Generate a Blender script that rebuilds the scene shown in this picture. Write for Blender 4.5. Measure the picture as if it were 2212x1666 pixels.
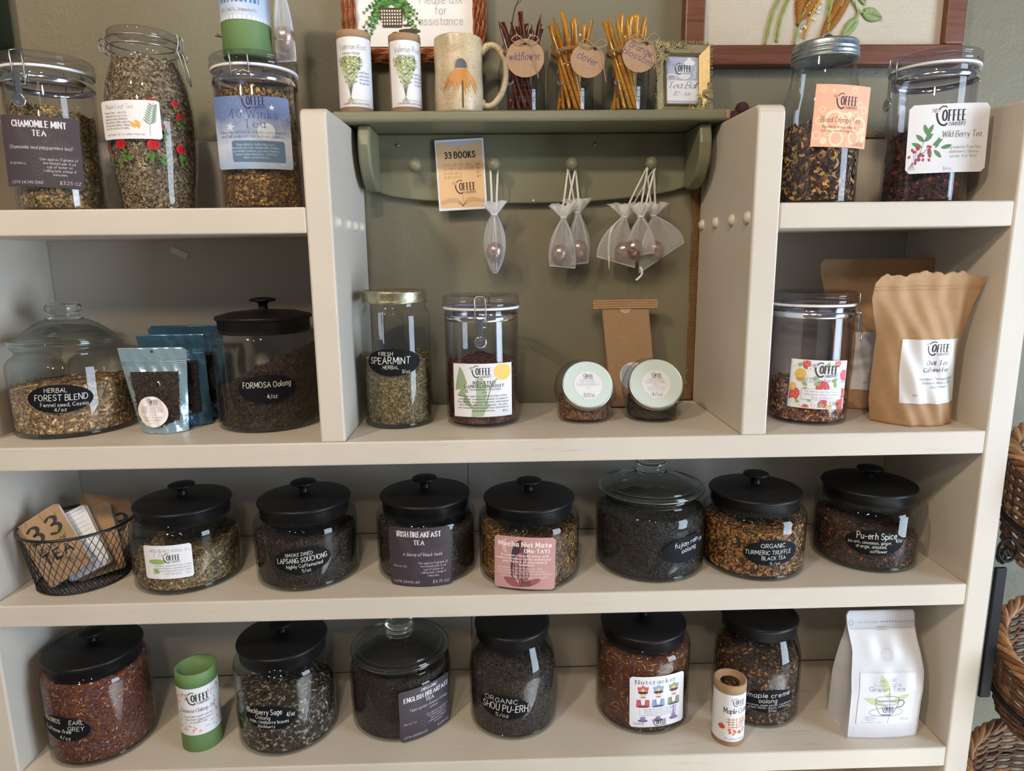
import bpy, bmesh, math, random
import numpy as np
from mathutils import Vector, Matrix
PI = math.pi
for _o in list(bpy.data.objects):
    bpy.data.objects.remove(_o)
SC = bpy.context.scene
COL = SC.collection
Z0 = 1.20                       # height of the main shelf top above the shop floor
S1, S2, S3, S4 = Z0 + .352, Z0, Z0 - .261, Z0 - .567   # shelf tops
PEG = Z0 + .513                 # top of the green peg shelf
WALL = .274                     # y of the plaster wall
BACK = .262                     # y of the painted back panels

# ---------------------------------------------------------------- camera
cam_d = bpy.data.cameras.new('camera')
cam_d.sensor_fit = 'HORIZONTAL'
cam_d.sensor_width = 36.0
cam_d.lens = 36.0 * 1450.0 / 2212.0
cam_d.clip_start = .02
cam = bpy.data.objects.new('camera', cam_d)
COL.objects.link(cam)
_yaw, _pit, _rol = .0247, .1885, -.0113
_f = Vector((math.sin(_yaw) * math.cos(_pit), math.cos(_yaw) * math.cos(_pit), -math.sin(_pit)))
_r = Vector((math.cos(_yaw), -math.sin(_yaw), 0))
_u = _r.cross(_f)
_r2 = math.cos(_rol) * _r + math.sin(_rol) * _u
_u2 = -math.sin(_rol) * _r + math.cos(_rol) * _u
cam.matrix_world = Matrix(((_r2.x, _u2.x, -_f.x, .8718), (_r2.y, _u2.y, -_f.y, -1.0069),
                           (_r2.z, _u2.z, -_f.z, .2771 + Z0), (0, 0, 0, 1)))
SC.camera = cam

# ---------------------------------------------------------------- light
world = bpy.data.worlds.new('world')
SC.world = world
world.use_nodes = True
world.node_tree.nodes['Background'].inputs[0].default_value = (.84, .91, 1.0, 1)
world.node_tree.nodes['Background'].inputs[1].default_value = .115


def lamp(name, kind, loc, power, color, size=.05, size_y=None, aim=None):
    d = bpy.data.lights.new(name, kind)
    d.energy = power
    d.color = color
    if kind == 'AREA':
        d.shape = 'RECTANGLE' if size_y else 'DISK'
        d.size = size
        if size_y:
            d.size_y = size_y
    else:
        d.shadow_soft_size = size
    o = bpy.data.objects.new(name, d)
    COL.objects.link(o)
    o.location = loc
    if aim is not None:
        o.rotation_euler = (Vector(aim) - Vector(loc)).to_track_quat('-Z', 'Y').to_euler()
    return o


WARM = (1.0, .82, .61)
lamp('ceiling_lamp', 'POINT', (-.30, -1.55, Z0 + 1.62), 72, WARM, .06)
lamp('ceiling_lamp', 'POINT', (.70, -1.75, Z0 + 1.70), 46, WARM, .06)
lamp('ceiling_lamp', 'POINT', (.10, -2.6, Z0 + 1.70), 34, WARM, .06)
lamp('ceiling_lamp', 'POINT', (1.10, -2.9, Z0 + 1.70), 26, WARM, .06)
lamp('shop_window', 'AREA', (3.7, -1.55, Z0 - .0), 92, (.68, .83, 1.0), 1.1, 2.3, aim=(.9, .0, Z0))
_sun = lamp('sun_through_door', 'SPOT', (3.9, -2.4, Z0 + 1.6), 7000, (.74, .87, 1.0), .08, aim=(1.95, -.72, 0))
_sun.data.spot_size = .30
_sun.data.spot_blend = .35

SC.view_settings.view_transform = 'Standard'
SC.view_settings.look = 'None'
SC.view_settings.exposure = 0.27
SC.view_settings.gamma = 1.0
SC.view_settings.use_curve_mapping = False
SC.cycles.use_denoising = True
SC.cycles.transparent_max_bounces = 32
SC.cycles.max_bounces = 10
SC.cycles.diffuse_bounces = 4
SC.cycles.glossy_bounces = 4
SC.cycles.transmission_bounces = 10
SC.cycles.caustics_reflective = False
SC.cycles.caustics_refractive = False
SC.cycles.sample_clamp_indirect = 6.0


# ---------------------------------------------------------------- materials
MATS = {}


def srgb(r, g, b):
    f = lambda c: (c / 255 / 12.92) if c <= 10 else ((c / 255 + .055) / 1.055) ** 2.4
    return (f(r), f(g), f(b))


class NT:
    """small helper around a node tree"""
    def __init__(self, name):
        self.m = bpy.data.materials.new(name)
        self.m.use_nodes = True
        self.t = self.m.node_tree
        self.p = self.t.nodes['Principled BSDF']
        self.out = self.t.nodes['Material Output']

    def n(self, kind, **kw):
        nd = self.t.nodes.new(kind)
        for k, v in kw.items():
            if k.startswith('i_'):
                nd.inputs[k[2:].replace('_', ' ')].default_value = v
            else:
                setattr(nd, k, v)
        return nd

    def l(self, a, b):
        self.t.links.new(a, b)

    def coord(self, scale=(1, 1, 1), kind='Object'):
        tc = self.n('ShaderNodeTexCoord')
        mp = self.n('ShaderNodeMapping')
        mp.inputs['Scale'].default_value = scale
        self.l(tc.outputs[kind], mp.inputs['Vector'])
        return mp.outputs['Vector']

    def noise(self, vec, scale, detail=3, rough=.55):
        nd = self.n('ShaderNodeTexNoise')
        nd.inputs['Scale'].default_value = scale
        nd.inputs['Detail'].default_value = detail
        nd.inputs['Roughness'].default_value = rough
        self.l(vec, nd.inputs['Vector'])
        return nd.outputs['Fac']

    def ramp(self, fac, stops, interp='LINEAR'):
        nd = self.n('ShaderNodeValToRGB')
        nd.color_ramp.interpolation = interp
        el = nd.color_ramp.elements
        while len(el) < len(stops):
            el.new(.5)
        for e, (p, c) in zip(el, stops):
            e.position = p
            e.color = (c[0], c[1], c[2], 1) if not isinstance(c, (int, float)) else (c, c, c, 1)
        self.l(fac, nd.inputs['Fac'])
        return nd.outputs['Color']

    def mix(self, fac, a, b):
        nd = self.n('ShaderNodeMix', data_type='RGBA')
        if isinstance(fac, (int, float)):
            nd.inputs[0].default_value = fac
        else:
            self.l(fac, nd.inputs[0])
        for i, x in ((6, a), (7, b)):
            if isinstance(x, (tuple, list)):
                nd.inputs[i].default_value = (x[0], x[1], x[2], 1)
            else:
                self.l(x, nd.inputs[i])
        return nd.outputs[2]

    def bump(self, h, strength=.3, dist=.002):
        nd = self.n('ShaderNodeBump')
        nd.inputs['Strength'].default_value = strength
        nd.inputs['Distance'].default_value = dist
        self.l(h, nd.inputs['Height'])
        self.l(nd.outputs['Normal'], self.p.inputs['Normal'])

    def base(self, c):
        if isinstance(c, (tuple, list)):
            self.p.inputs['Base Color'].default_value = (c[0], c[1], c[2], 1)
        else:
            self.l(c, self.p.inputs['Base Color'])


def mat(name, color, rough=.6, metal=0.0, var=.0, vscale=60, bump=0, bscale=300, coat=0, spec=None):
    """plain procedural material: colour with slight noise variation and fine relief"""
    if name in MATS:
        return MATS[name]
    t = NT(name)
    t.p.inputs['Roughness'].default_value = rough
    t.p.inputs['Metallic'].default_value = metal
    if coat:
        t.p.inputs['Coat Weight'].default_value = coat
    if spec is not None:
        t.p.inputs['Specular IOR Level'].default_value = spec
    if var or bump:
        v = t.coord()
    if var:
        n = t.noise(v, vscale)
        t.base(t.ramp(n, [(.3, [c * (1 - var) for c in color]), (.7, [min(1, c * (1 + var)) for c in color])]))
    else:
        t.base(color)
    if bump:
        t.bump(t.noise(v, bscale, 4), bump, .001)
    MATS[name] = t.m
    return t.m


def painted_wood(name, grain, col, worn=0.0):
    t = NT(name)
    sc = {'x': (1.2, 26, 26), 'z': (26, 26, 1.2), 'y': (26, 1.2, 26)}[grain]
    v = t.coord(sc)
    g = t.noise(v, 6, 6, .65)
    v2 = t.coord((1, 1, 1))
    blot = t.noise(v2, 5, 3)
    c = t.ramp(blot, [(.3, [x * .95 for x in col]), (.7, [min(1, x * 1.04) for x in col])])
    if worn:
        sc2 = {'x': (3, 60, 60), 'z': (60, 60, 3), 'y': (60, 3, 60)}[grain]
        w = t.noise(t.coord(sc2), 2.2, 8, .75)
        big = t.noise(v2, 7, 2)
        m = t.n('ShaderNodeMath', operation='MULTIPLY')
        t.l(t.ramp(w, [(.56, 0.0), (.66, 1.0)]), m.inputs[0])
        t.l(t.ramp(big, [(.45, 0.0), (.62, worn)]), m.inputs[1])
        c = t.mix(m.outputs[0], c, (col[0] * .62, col[1] * .56, col[2] * .48))
    t.base(c)
    t.p.inputs['Roughness'].default_value = .42
    t.bump(g, .2, .001)
    return t.m


def shell_glass(name, tint, edge, ior=1.5, rough=.0):
    """one thin glass wall: clear straight on, mirror-like and a little tinted towards grazing angles"""
    t = NT(name)
    t.t.nodes.remove(t.p)
    geo = t.n('ShaderNodeNewGeometry')
    m1 = t.n('ShaderNodeMix')
    t.l(geo.outputs['Backfacing'], m1.inputs[0])
    m1.inputs[2].default_value = ior
    m1.inputs[3].default_value = 1 / ior
    fr = t.n('ShaderNodeFresnel')
    t.l(m1.outputs[0], fr.inputs['IOR'])
    lw = t.n('ShaderNodeLayerWeight')
    lw.inputs['Blend'].default_value = .18
    tr = t.n('ShaderNodeBsdfTransparent')
    t.l(t.mix(lw.outputs['Facing'], tint, edge), tr.inputs['Color'])
    gl = t.n('ShaderNodeBsdfGlossy')
    gl.inputs['Roughness'].default_value = rough
    mx = t.n('ShaderNodeMixShader')
    t.l(fr.outputs[0], mx.inputs[0])
    t.l(tr.outputs[0], mx.inputs[1])
    t.l(gl.outputs[0], mx.inputs[2])
    t.l(mx.outputs[0], t.out.inputs['Surface'])
    MATS[name] = t.m
    return t.m


def solid_glass(name, color):
    t = NT(name)
    t.p.inputs['Base Color'].default_value = (*color, 1)
    t.p.inputs['Roughness'].default_value = .01
    t.p.inputs['Transmission Weight'].default_value = 1
    t.p.inputs['IOR'].default_value = 1.48
    MATS[name] = t.m
    return t.m


def sheer(name, color, cover=.35):
    t = NT(name)
    t.p.inputs['Base Color'].default_value = (*color, 1)
    t.p.inputs['Roughness'].default_value = .5
    w = t.n('ShaderNodeTexWave')
    w.inputs['Scale'].default_value = 420
    w.inputs['Distortion'].default_value = 1.5
    t.l(t.coord(), w.inputs['Vector'])
    lw = t.n('ShaderNodeLayerWeight')
    lw.inputs['Blend'].default_value = .35
    a = t.n('ShaderNodeMath', operation='MULTIPLY_ADD')
    t.l(lw.outputs['Facing'], a.inputs[0])
    a.inputs[1].default_value = .55
    a.inputs[2].default_value = cover
    t.l(a.outputs[0], t.p.inputs['Alpha'])
    MATS[name] = t.m
    return t.m


CREAM = srgb(209, 200, 187)
PAINT_X = painted_wood('cream_paint_long', 'x', CREAM)
PAINT_XW = painted_wood('cream_paint_worn', 'x', CREAM, .8)
PAINT_Z = painted_wood('cream_paint_upright', 'z', CREAM)
GREENP = painted_wood('sage_green_paint', 'x', srgb(119, 118, 95))
GREENZ = painted_wood('sage_green_paint_side', 'z', srgb(119, 118, 95))
BARE = mat('rubbed_wood', srgb(168, 128, 100), .6)
GLASS = shell_glass('clear_glass', (.975, .985, .98), (.62, .68, .66))
ACRYL = shell_glass('clear_acrylic', (.985, .983, .99), (.74, .72, .79))
KNOBGL = solid_glass('knob_glass', (.95, .98, .97))
LIDGL = shell_glass('thick_glass', (.92, .945, .94), (.34, .40, .385), 1.7)
LIDAC = shell_glass('acrylic_lid', (.95, .945, .965), (.66, .64, .72))
GASKET = mat('white_rubber', (.82, .82, .84), .5)
BLACKM = mat('black_satin_metal', (.007, .007, .008), .40, 0, .15, 200, spec=.3)
CHROME = mat('chrome', (.75, .75, .76), .12, 1)
STEELW = mat('steel_wire', (.42, .42, .42), .3, 1)
ZINC = mat('zinc', (.36, .40, .43), .42, .9, .25, 90, .3, 250)
BRASSY = mat('old_brass_lid', (.40, .36, .24), .38, .9, .35, 120, .2, 300)
KRAFT = mat('kraft_paper', srgb(178, 142, 106), .75, 0, .05, 90, .15, 900)
KRAFTD = mat('kraft_board', srgb(166, 134, 103), .8, 0, .07, 150, .1, 900)
WHITE = mat('white_paper', (.80, .80, .84), .5)
CHALK = mat('chalkboard_black', (.008, .009, .012), .6, spec=.12)
CHALKW = mat('chalk_white', (.86, .84, .76), .8)
INK = mat('ink_black', (.03, .028, .03), .7)
INKG = mat('ink_grey', (.16, .16, .18), .7)
INKB = mat('ink_blue', srgb(72, 104, 160), .7)
INKP = mat('ink_purple', srgb(74, 50, 110), .7)
NAVY = mat('aubergine_card', srgb(64, 54, 62), .55)
TWINE = mat('jute_twine', srgb(165, 135, 98), .9, 0, .15, 400)


def ink(name, r, g, b, rough=.65):
    return mat(name, srgb(r, g, b), rough)


# ---------------------------------------------------------------- mesh helpers
class MB:
    def __init__(self):
        self.v, self.f, self.m, self.s = [], [], [], []

    def add(self, vs, fs, mi=0, smooth=True):
        o = len(self.v)
        self.v.extend([tuple(p) for p in vs])
        for f in fs:
            self.f.append([i + o for i in f])
            self.m.append(mi)
            self.s.append(smooth)
        return self

    def build(self, name, mats, parent=None, loc=None):
        me = bpy.data.meshes.new(name)
        me.from_pydata(self.v, [], self.f)
        if not isinstance(mats, (list, tuple)):
            mats = [mats]
        for m in mats:
            me.materials.append(m)
        me.polygons.foreach_set('material_index', self.m)
        me.polygons.foreach_set('use_smooth', self.s)
        me.update()
        o = bpy.data.objects.new(name, me)
        COL.objects.link(o)
        o.parent = parent
        if loc is not None:
            o.location = loc
        return o


def thing(name, label, cat, loc=(0, 0, 0), rz=0.0, group=None):
    o = bpy.data.objects.new(name, None)
    o.empty_display_size = .02
    COL.objects.link(o)
    o.location = loc
    o.rotation_euler = (0, 0, rz)
    return tag(o, label, cat, group)


def tag(o, label, cat, group=None):
    o['label'] = label
    o['category'] = cat
    if group:
        o['group'] = group
    return o


def struct(o, label=None):
    o['kind'] = 'structure'
    if label:
        o['label'] = label
    return o


def copy_tree(o, parent=None):
    c = o.copy()
    COL.objects.link(c)
    c.parent = parent
    for ch in list(o.children):
        copy_tree(ch, c)
    return c


def lathe(mb, prof, seg=48, mi=0, smooth=True, sx=1.0, sy=1.0, c=(0, 0)):
    vs, fs, rows = [], [], []
    for r, z in prof:
        if r < 1e-6:
            rows.append([len(vs)])
            vs.append((c[0], c[1], z))
        else:
            rows.append(list(range(len(vs), len(vs) + seg)))
            for k in range(seg):
                a = 2 * PI * k / seg
                vs.append((c[0] + r * math.cos(a) * sx, c[1] + r * math.sin(a) * sy, z))
    for A, B in zip(rows, rows[1:]):
        for k in range(seg):
            k2 = (k + 1) % seg
            if len(A) == 1 and len(B) == 1:
                continue
            if len(A) == 1:
                fs.append((A[0], B[k2], B[k]))
            elif len(B) == 1:
                fs.append((A[k], A[k2], B[0]))
            else:
                fs.append((A[k], A[k2], B[k2], B[k]))
    return mb.add(vs, fs, mi, smooth)


def rprof(pts, n=4):
    """round the inner corners of a lathe profile; a point may carry a third value, its fillet radius"""
    out = []
    for i, p in enumerate(pts):
        if len(p) == 2 or i in (0, len(pts) - 1):
            out.append(p[:2])
            continue
        P = Vector(p[:2]); A = Vector(pts[i - 1][:2]); B = Vector(pts[i + 1][:2])
        d1, d2 = (A - P), (B - P)
        r = min(p[2], d1.length * .49, d2.length * .49)
        a, b = P + d1.normalized() * r, P + d2.normalized() * r
        for k in range(n + 1):
            t = k / n
            q = a * (1 - t) ** 2 + P * 2 * t * (1 - t) + b * t * t
            out.append((q.x, q.y))
    return out


def tube(mb, pts, r, seg=6, closed=False, mi=0, cap=True, flat=1.0):
    P = [Vector(p) for p in pts]
    n = len(P)
    rr = r if isinstance(r, (list, tuple)) else [r] * n
    T = []
    for i in range(n):
        a = P[(i - 1) % n] if closed or i else P[0]
        b = P[(i + 1) % n] if closed or i < n - 1 else P[-1]
        d = b - a
        T.append(d.normalized() if d.length > 1e-9 else Vector((0, 0, 1)))
    up = Vector((0, 0, 1)) if abs(T[0].z) < .9 else Vector((0, 1, 0))
    N = (up - T[0] * up.dot(T[0])).normalized()
    vs, fs = [], []
    for i in range(n):
        N = (N - T[i] * N.dot(T[i]))
        N = N.normalized() if N.length > 1e-9 else T[i].orthogonal().normalized()
        B = T[i].cross(N)
        for k in range(seg):
            a = 2 * PI * k / seg
            vs.append(P[i] + (N * math.cos(a) * flat + B * math.sin(a)) * rr[i])
    for i in range(n if closed else n - 1):
        j = (i + 1) % n
        for k in range(seg):
            k2 = (k + 1) % seg
            fs.append((i * seg + k, i * seg + k2, j * seg + k2, j * seg + k))
    if not closed and cap:
        fs.append(tuple(range(seg - 1, -1, -1)))
        fs.append(tuple((n - 1) * seg + k for k in range(seg)))
    return mb.add(vs, fs, mi)


def catmull(pts, n=5, closed=False):
    out = []
    m = len(pts)
    P = [np.array(p, float) for p in pts]
    for i in range(m if closed else m - 1):
        p0 = P[(i - 1) % m] if closed or i else P[0] * 2 - P[1]
        p1, p2 = P[i], P[(i + 1) % m]
        p3 = P[(i + 2) % m] if closed or i < m - 2 else P[-1] * 2 - P[-2]
        for k in range(n):
            t = k / n
            out.append(.5 * ((2 * p1) + (p2 - p0) * t + (2 * p0 - 5 * p1 + 4 * p2 - p3) * t * t + (3 * p1 - p0 - 3 * p2 + p3) * t ** 3))
    if not closed:
        out.append(P[-1])
    return [tuple(p) for p in out]


def bbox(mb, lo, hi, bev=.002, seg=2, mi=0, smooth=False, rot=None):
    bm = bmesh.new()
    bmesh.ops.create_cube(bm, size=1)
    for v in bm.verts:
        v.co = Vector([(a + b) / 2 + c * (b - a) for a, b, c in zip(lo, hi, v.co)])
    if bev:
        bmesh.ops.bevel(bm, geom=list(bm.edges), offset=bev, segments=seg, affect='EDGES', profile=.5)
    if rot is not None:
        bmesh.ops.transform(bm, matrix=rot, verts=bm.verts)
    bm.verts.index_update()
    mb.add([v.co.copy() for v in bm.verts], [[v.index for v in f.verts] for f in bm.faces], mi, smooth)
    bm.free()
    return mb


def prism(mb, outline, axis, a, b, bev=.0, seg=2, mi=0, smooth=False):
    """outline: 2D points; extruded along axis from a to b. axis 'x': (y,z), 'y': (x,z), 'z': (x,y)"""
    bm = bmesh.new()
    def P(p, t):
        return {'x': (t, p[0], p[1]), 'y': (p[0], t, p[1]), 'z': (p[0], p[1], t)}[axis]
    A = [bm.verts.new(P(p, a)) for p in outline]
    B = [bm.verts.new(P(p, b)) for p in outline]
    n = len(outline)
    bm.faces.new(A)
    bm.faces.new(B[::-1])
    for i in range(n):
        bm.faces.new((A[i], B[i], B[(i + 1) % n], A[(i + 1) % n]))
    bmesh.ops.recalc_face_normals(bm, faces=bm.faces)
    if bev:
        es = [e for e in bm.edges if len(e.link_faces) == 2 and e.calc_face_angle(0) > .6]
        bmesh.ops.bevel(bm, geom=es, offset=bev, segments=seg, affect='EDGES', profile=.5)
    bm.verts.index_update()
    mb.add([v.co.copy() for v in bm.verts], [[v.index for v in f.verts] for f in bm.faces], mi, smooth)
    bm.free()
    return mb


def sphere(mb, c, r, seg=16, rings=10, mi=0, sx=1, sy=1, sz=1):
    vs, fs = [], []
    for i in range(rings + 1):
        t = PI * i / rings
        for k in range(seg):
            a = 2 * PI * k / seg
            vs.append((c[0] + r * sx * math.sin(t) * math.cos(a), c[1] + r * sy * math.sin(t) * math.sin(a), c[2] + r * sz * math.cos(t)))
    for i in range(rings):
        for k in range(seg):
            k2 = (k + 1) % seg
            fs.append((i * seg + k, (i + 1) * seg + k, (i + 1) * seg + k2, i * seg + k2))
    return mb.add(vs, fs, mi)


# ---------------------------------------------------------------- lettering: a single-stroke alphabet
_G = """A=.64;0,0 .32,1 .64,0|.12,.36 .52,.36
B=.52;0,0 0,1|~0,1 .25,1 .46,.9 .46,.63 .28,.53 0,.53|~0,.53 .3,.53 .52,.4 .52,.12 .3,0 0,0
C=.62;~.62,.82 .5,.95 .34,1 .1,.84 0,.5 .1,.16 .34,0 .5,.05 .62,.18
D=.6;0,0 0,1|~0,1 .25,1 .52,.82 .6,.5 .52,.18 .25,0 0,0
E=.48;.48,1 0,1|0,1 0,0|0,0 .48,0|0,.52 .4,.52
F=.46;.46,1 0,1|0,1 0,0|0,.52 .38,.52
G=.64;~.62,.84 .5,.95 .34,1 .1,.84 0,.5 .1,.16 .34,0 .5,.04 .63,.16|.63,.16 .63,.45|.63,.45 .4,.45
H=.58;0,0 0,1|.58,0 .58,1|0,.52 .58,.52
I=0;0,0 0,1
J=.36;.36,1 .36,.28|~.36,.28 .3,.06 .14,0 0,.12
K=.55;0,0 0,1|.52,1 0,.42|.18,.6 .55,0
L=.46;0,1 0,0|0,0 .46,0
M=.74;0,0 .04,1|.04,1 .37,.25|.37,.25 .7,1|.7,1 .74,0
N=.6;0,0 0,1|0,1 .6,0|.6,0 .6,1
O=.7;~.35,1 .1,.85 0,.5 .1,.15 .35,0 .6,.15 .7,.5 .6,.85 .35,1
P=.5;0,0 0,1|~0,1 .28,1 .48,.88 .48,.6 .28,.48 0,.48
Q=.7;~.35,1 .1,.85 0,.5 .1,.15 .35,0 .6,.15 .7,.5 .6,.85 .35,1|.42,.25 .7,-.08
R=.55;0,0 0,1|~0,1 .28,1 .47,.88 .47,.62 .28,.5 0,.5|.25,.5 .55,0
S=.52;~.49,.84 .27,1 .05,.84 .1,.6 .4,.44 .52,.22 .27,0 0,.17
T=.6;0,1 .6,1|.3,1 .3,0
U=.56;0,1 0,.3|~0,.3 .08,.07 .28,0 .48,.07 .56,.3|.56,.3 .56,1
V=.62;0,1 .31,0|.31,0 .62,1
W=.9;0,1 .22,0|.22,0 .45,.85|.45,.85 .68,0|.68,0 .9,1
X=.58;0,1 .58,0|.58,1 0,0
Y=.6;0,1 .3,.5|.3,.5 .6,1|.3,.5 .3,0
Z=.56;0,1 .56,1|.56,1 0,0|0,0 .56,0
a=.46;~.44,.48 .24,.62 .03,.47 .03,.15 .2,0 .44,.16|.44,.62 .44,.06 .48,0
b=.46;0,1 0,0|~0,.46 .22,.62 .44,.47 .44,.15 .22,0 0,.14
c=.43;~.42,.5 .24,.62 .03,.47 .03,.15 .24,0 .43,.12
d=.46;.46,1 .46,0|~.46,.48 .24,.62 .02,.47 .02,.15 .22,0 .46,.14
e=.45;.03,.33 .44,.33|~.44,.33 .4,.53 .23,.62 .04,.47 .03,.15 .23,0 .43,.11
f=.3;~.36,.95 .23,1 .13,.84|.13,.84 .13,0|0,.6 .3,.6
g=.46;~.44,.48 .24,.62 .03,.47 .03,.15 .2,0 .44,.16|.44,.62 .44,-.1|~.44,-.1 .36,-.29 .16,-.3 .03,-.2
h=.42;0,1 0,0|~0,.42 .18,.62 .37,.55 .42,.38|.42,.38 .42,0
i=0;0,.62 0,0|0,.82 0,.89
j=.12;.12,.62 .12,-.13|~.12,-.13 .05,-.3 -.06,-.28|.12,.82 .12,.89
k=.38;0,1 0,0|.36,.6 0,.24|.12,.34 .38,0
l=0;0,1 0,0
m=.66;0,.62 0,0|~0,.42 .14,.62 .29,.56 .33,.38|.33,.38 .33,0|~.33,.42 .48,.62 .62,.56 .66,.38|.66,.38 .66,0
n=.42;0,.62 0,0|~0,.42 .18,.62 .37,.55 .42,.38|.42,.38 .42,0
o=.46;~.23,.62 .04,.49 .04,.13 .23,0 .43,.13 .43,.49 .23,.62
p=.46;0,.62 0,-.3|~0,.46 .22,.62 .44,.47 .44,.15 .22,0 0,.14
q=.46;.46,.62 .46,-.3|~.46,.48 .24,.62 .02,.47 .02,.15 .22,0 .46,.14
r=.28;0,.62 0,0|~0,.38 .1,.56 .28,.6
s=.38;~.36,.52 .2,.62 .03,.5 .1,.35 .3,.27 .37,.12 .2,0 0,.1
t=.3;.14,.86 .14,.14|~.14,.14 .2,.01 .33,.05|0,.6 .3,.6
u=.42;0,.62 0,.2|~0,.2 .06,.03 .22,0 .42,.18|.42,.62 .42,0
v=.42;0,.62 .21,0|.21,0 .42,.62
w=.64;0,.62 .16,0|.16,0 .32,.58|.32,.58 .48,0|.48,0 .64,.62
x=.4;0,.62 .4,0|.4,.62 0,0
y=.44;0,.62 .23,.03|.44,.62 .12,-.3
z=.38;0,.62 .38,.62|.38,.62 0,0|0,0 .38,0
0=.5;~.25,1 .06,.83 .01,.5 .06,.17 .25,0 .44,.17 .49,.5 .44,.83 .25,1
1=.2;0,.8 .18,1|.18,1 .18,0
2=.5;~.02,.78 .1,.95 .27,1 .46,.88 .45,.66 .25,.35 0,0|0,0 .5,0
3=.5;~.03,.88 .24,1 .45,.86 .41,.64 .2,.53|~.2,.53 .43,.46 .5,.24 .28,0 0,.12
4=.52;.38,0 .38,1|.38,1 0,.3|0,.3 .52,.3
5=.48;.45,1 .08,1|.08,1 .05,.55|~.05,.55 .25,.62 .47,.47 .46,.15 .25,0 .02,.1
6=.48;~.42,.95 .2,.8 .04,.45 .06,.13 .26,0 .46,.14 .46,.4 .28,.54 .06,.36
7=.5;0,1 .5,1|.5,1 .18,0
8=.5;~.25,1 .06,.86 .1,.64 .4,.45 .49,.22 .25,0 .01,.22 .1,.45 .4,.64 .44,.86 .25,1
9=.48;~.44,.64 .25,.46 .05,.6 .05,.87 .25,1 .45,.86 .46,.55 .35,.2 .12,0
.=.04;0,0 .03,.05
,=.06;.05,.06 0,-.14
:=.04;0,.06 .02,.1|0,.45 .02,.49
-=.3;0,.38 .3,.38
/=.36;0,-.1 .36,1.05
$=.52;~.49,.84 .27,1 .05,.84 .1,.6 .4,.44 .52,.22 .27,0 0,.17|.26,1.13 .26,-.13
(=.2;~.2,1.1 .02,.75 .02,.2 .2,-.15
)=.2;~0,1.1 .18,.75 .18,.2 0,-.15
&=.6;~.58,.02 .12,.7 .2,.97 .38,.95 .38,.72 .05,.35 .06,.1 .25,0 .58,.42
'=.03;0,1 0,.82
#=.6;.12,.05 .2,.95|.38,.05 .46,.95|0,.66 .6,.66|0,.33 .56,.33
!=.03;0,1 0,.3|0,0 .02,.05
@=.7;~.48,.6 .3,.66 .2,.4 .32,.26 .5,.4 .52,.6 .52,.36 .66,.34 .68,.6 .4,.95 .03,.6 .08,.15 .4,-.02 .6,.06
*=.2;~.1,1 .0,.9 .1,.8 .2,.9 .1,1
%=.7;~.14,1 .0,.84 .14,.68 .28,.84 .14,1|.6,1 .1,0|~.56,.32 .42,.16 .56,0 .7,.16 .56,.32
"""
GLY = {}
for _ln in _G.strip('\n').split('\n'):
    _k, _rest = _ln[0], _ln[2:]
    _w, _st = _rest.split(';')
    GLY[_k] = (float(_w), [(s[0] == '~', [tuple(float(c) for c in p.split(',')) for p in s.lstrip('~').split()]) for s in _st.split('|')])

ST = {   # style: weight, thinnest part, nib angle, serif, slant, jitter, tracking
    'sans': (.085, 1, 0, 0, 0, 0, .2), 'light': (.05, 1, 0, 0, 0, 0, .22), 'bold': (.17, 1, 0, 0, 0, 0, .27), 'black': (.24, .8, 0, 0, 0, 0, .33),
    'serif': (.12, .35, 0, 1, 0, 0, .3), 'serifb': (.2, .4, 0, 1, 0, 0, .36), 'hand': (.085, 1, 0, 0, .08, .05, .22),
    'chalk': (.088, 1, 0, 0, .05, .04, .24), 'ital': (.09, .35, .3, 0, .28, 0, .16), 'script': (.10, .25, .35, 0, .38, .02, .13),
    'deco': (.2, .45, .2, 0, 0, .03, .28), 'fancy': (.13, .3, .5, 0, .08, .03, .2), 'caps': (.085, .5, 0, 1, 0, 0, .32),
}
RNG = random.Random(7)


def strips(pts, ax, step):
    lo, hi = min(p[ax] for p in pts), max(p[ax] for p in pts)
    n = int((hi - lo) / step) + 1
    if n <= 1:
        return [pts]
    out = []
    for k in range(n):
        q = list(pts)
        for lim, sgn in ((lo + (hi - lo) * k / n, 1), (lo + (hi - lo) * (k + 1) / n, -1)):
            r = []
            for i in range(len(q)):
                A, B = q[i - 1], q[i]
                da, db = sgn * (A[ax] - lim), sgn * (B[ax] - lim)
                if (da >= 0) != (db >= 0):
                    t = da / (da - db)
                    r.append((A[0] + (B[0] - A[0]) * t, A[1] + (B[1] - A[1]) * t))
                if db >= 0:
                    r.append(B)
            q = r
            if len(q) < 3:
                break
        if len(q) >= 3:
            out.append(q)
    return out


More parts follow.
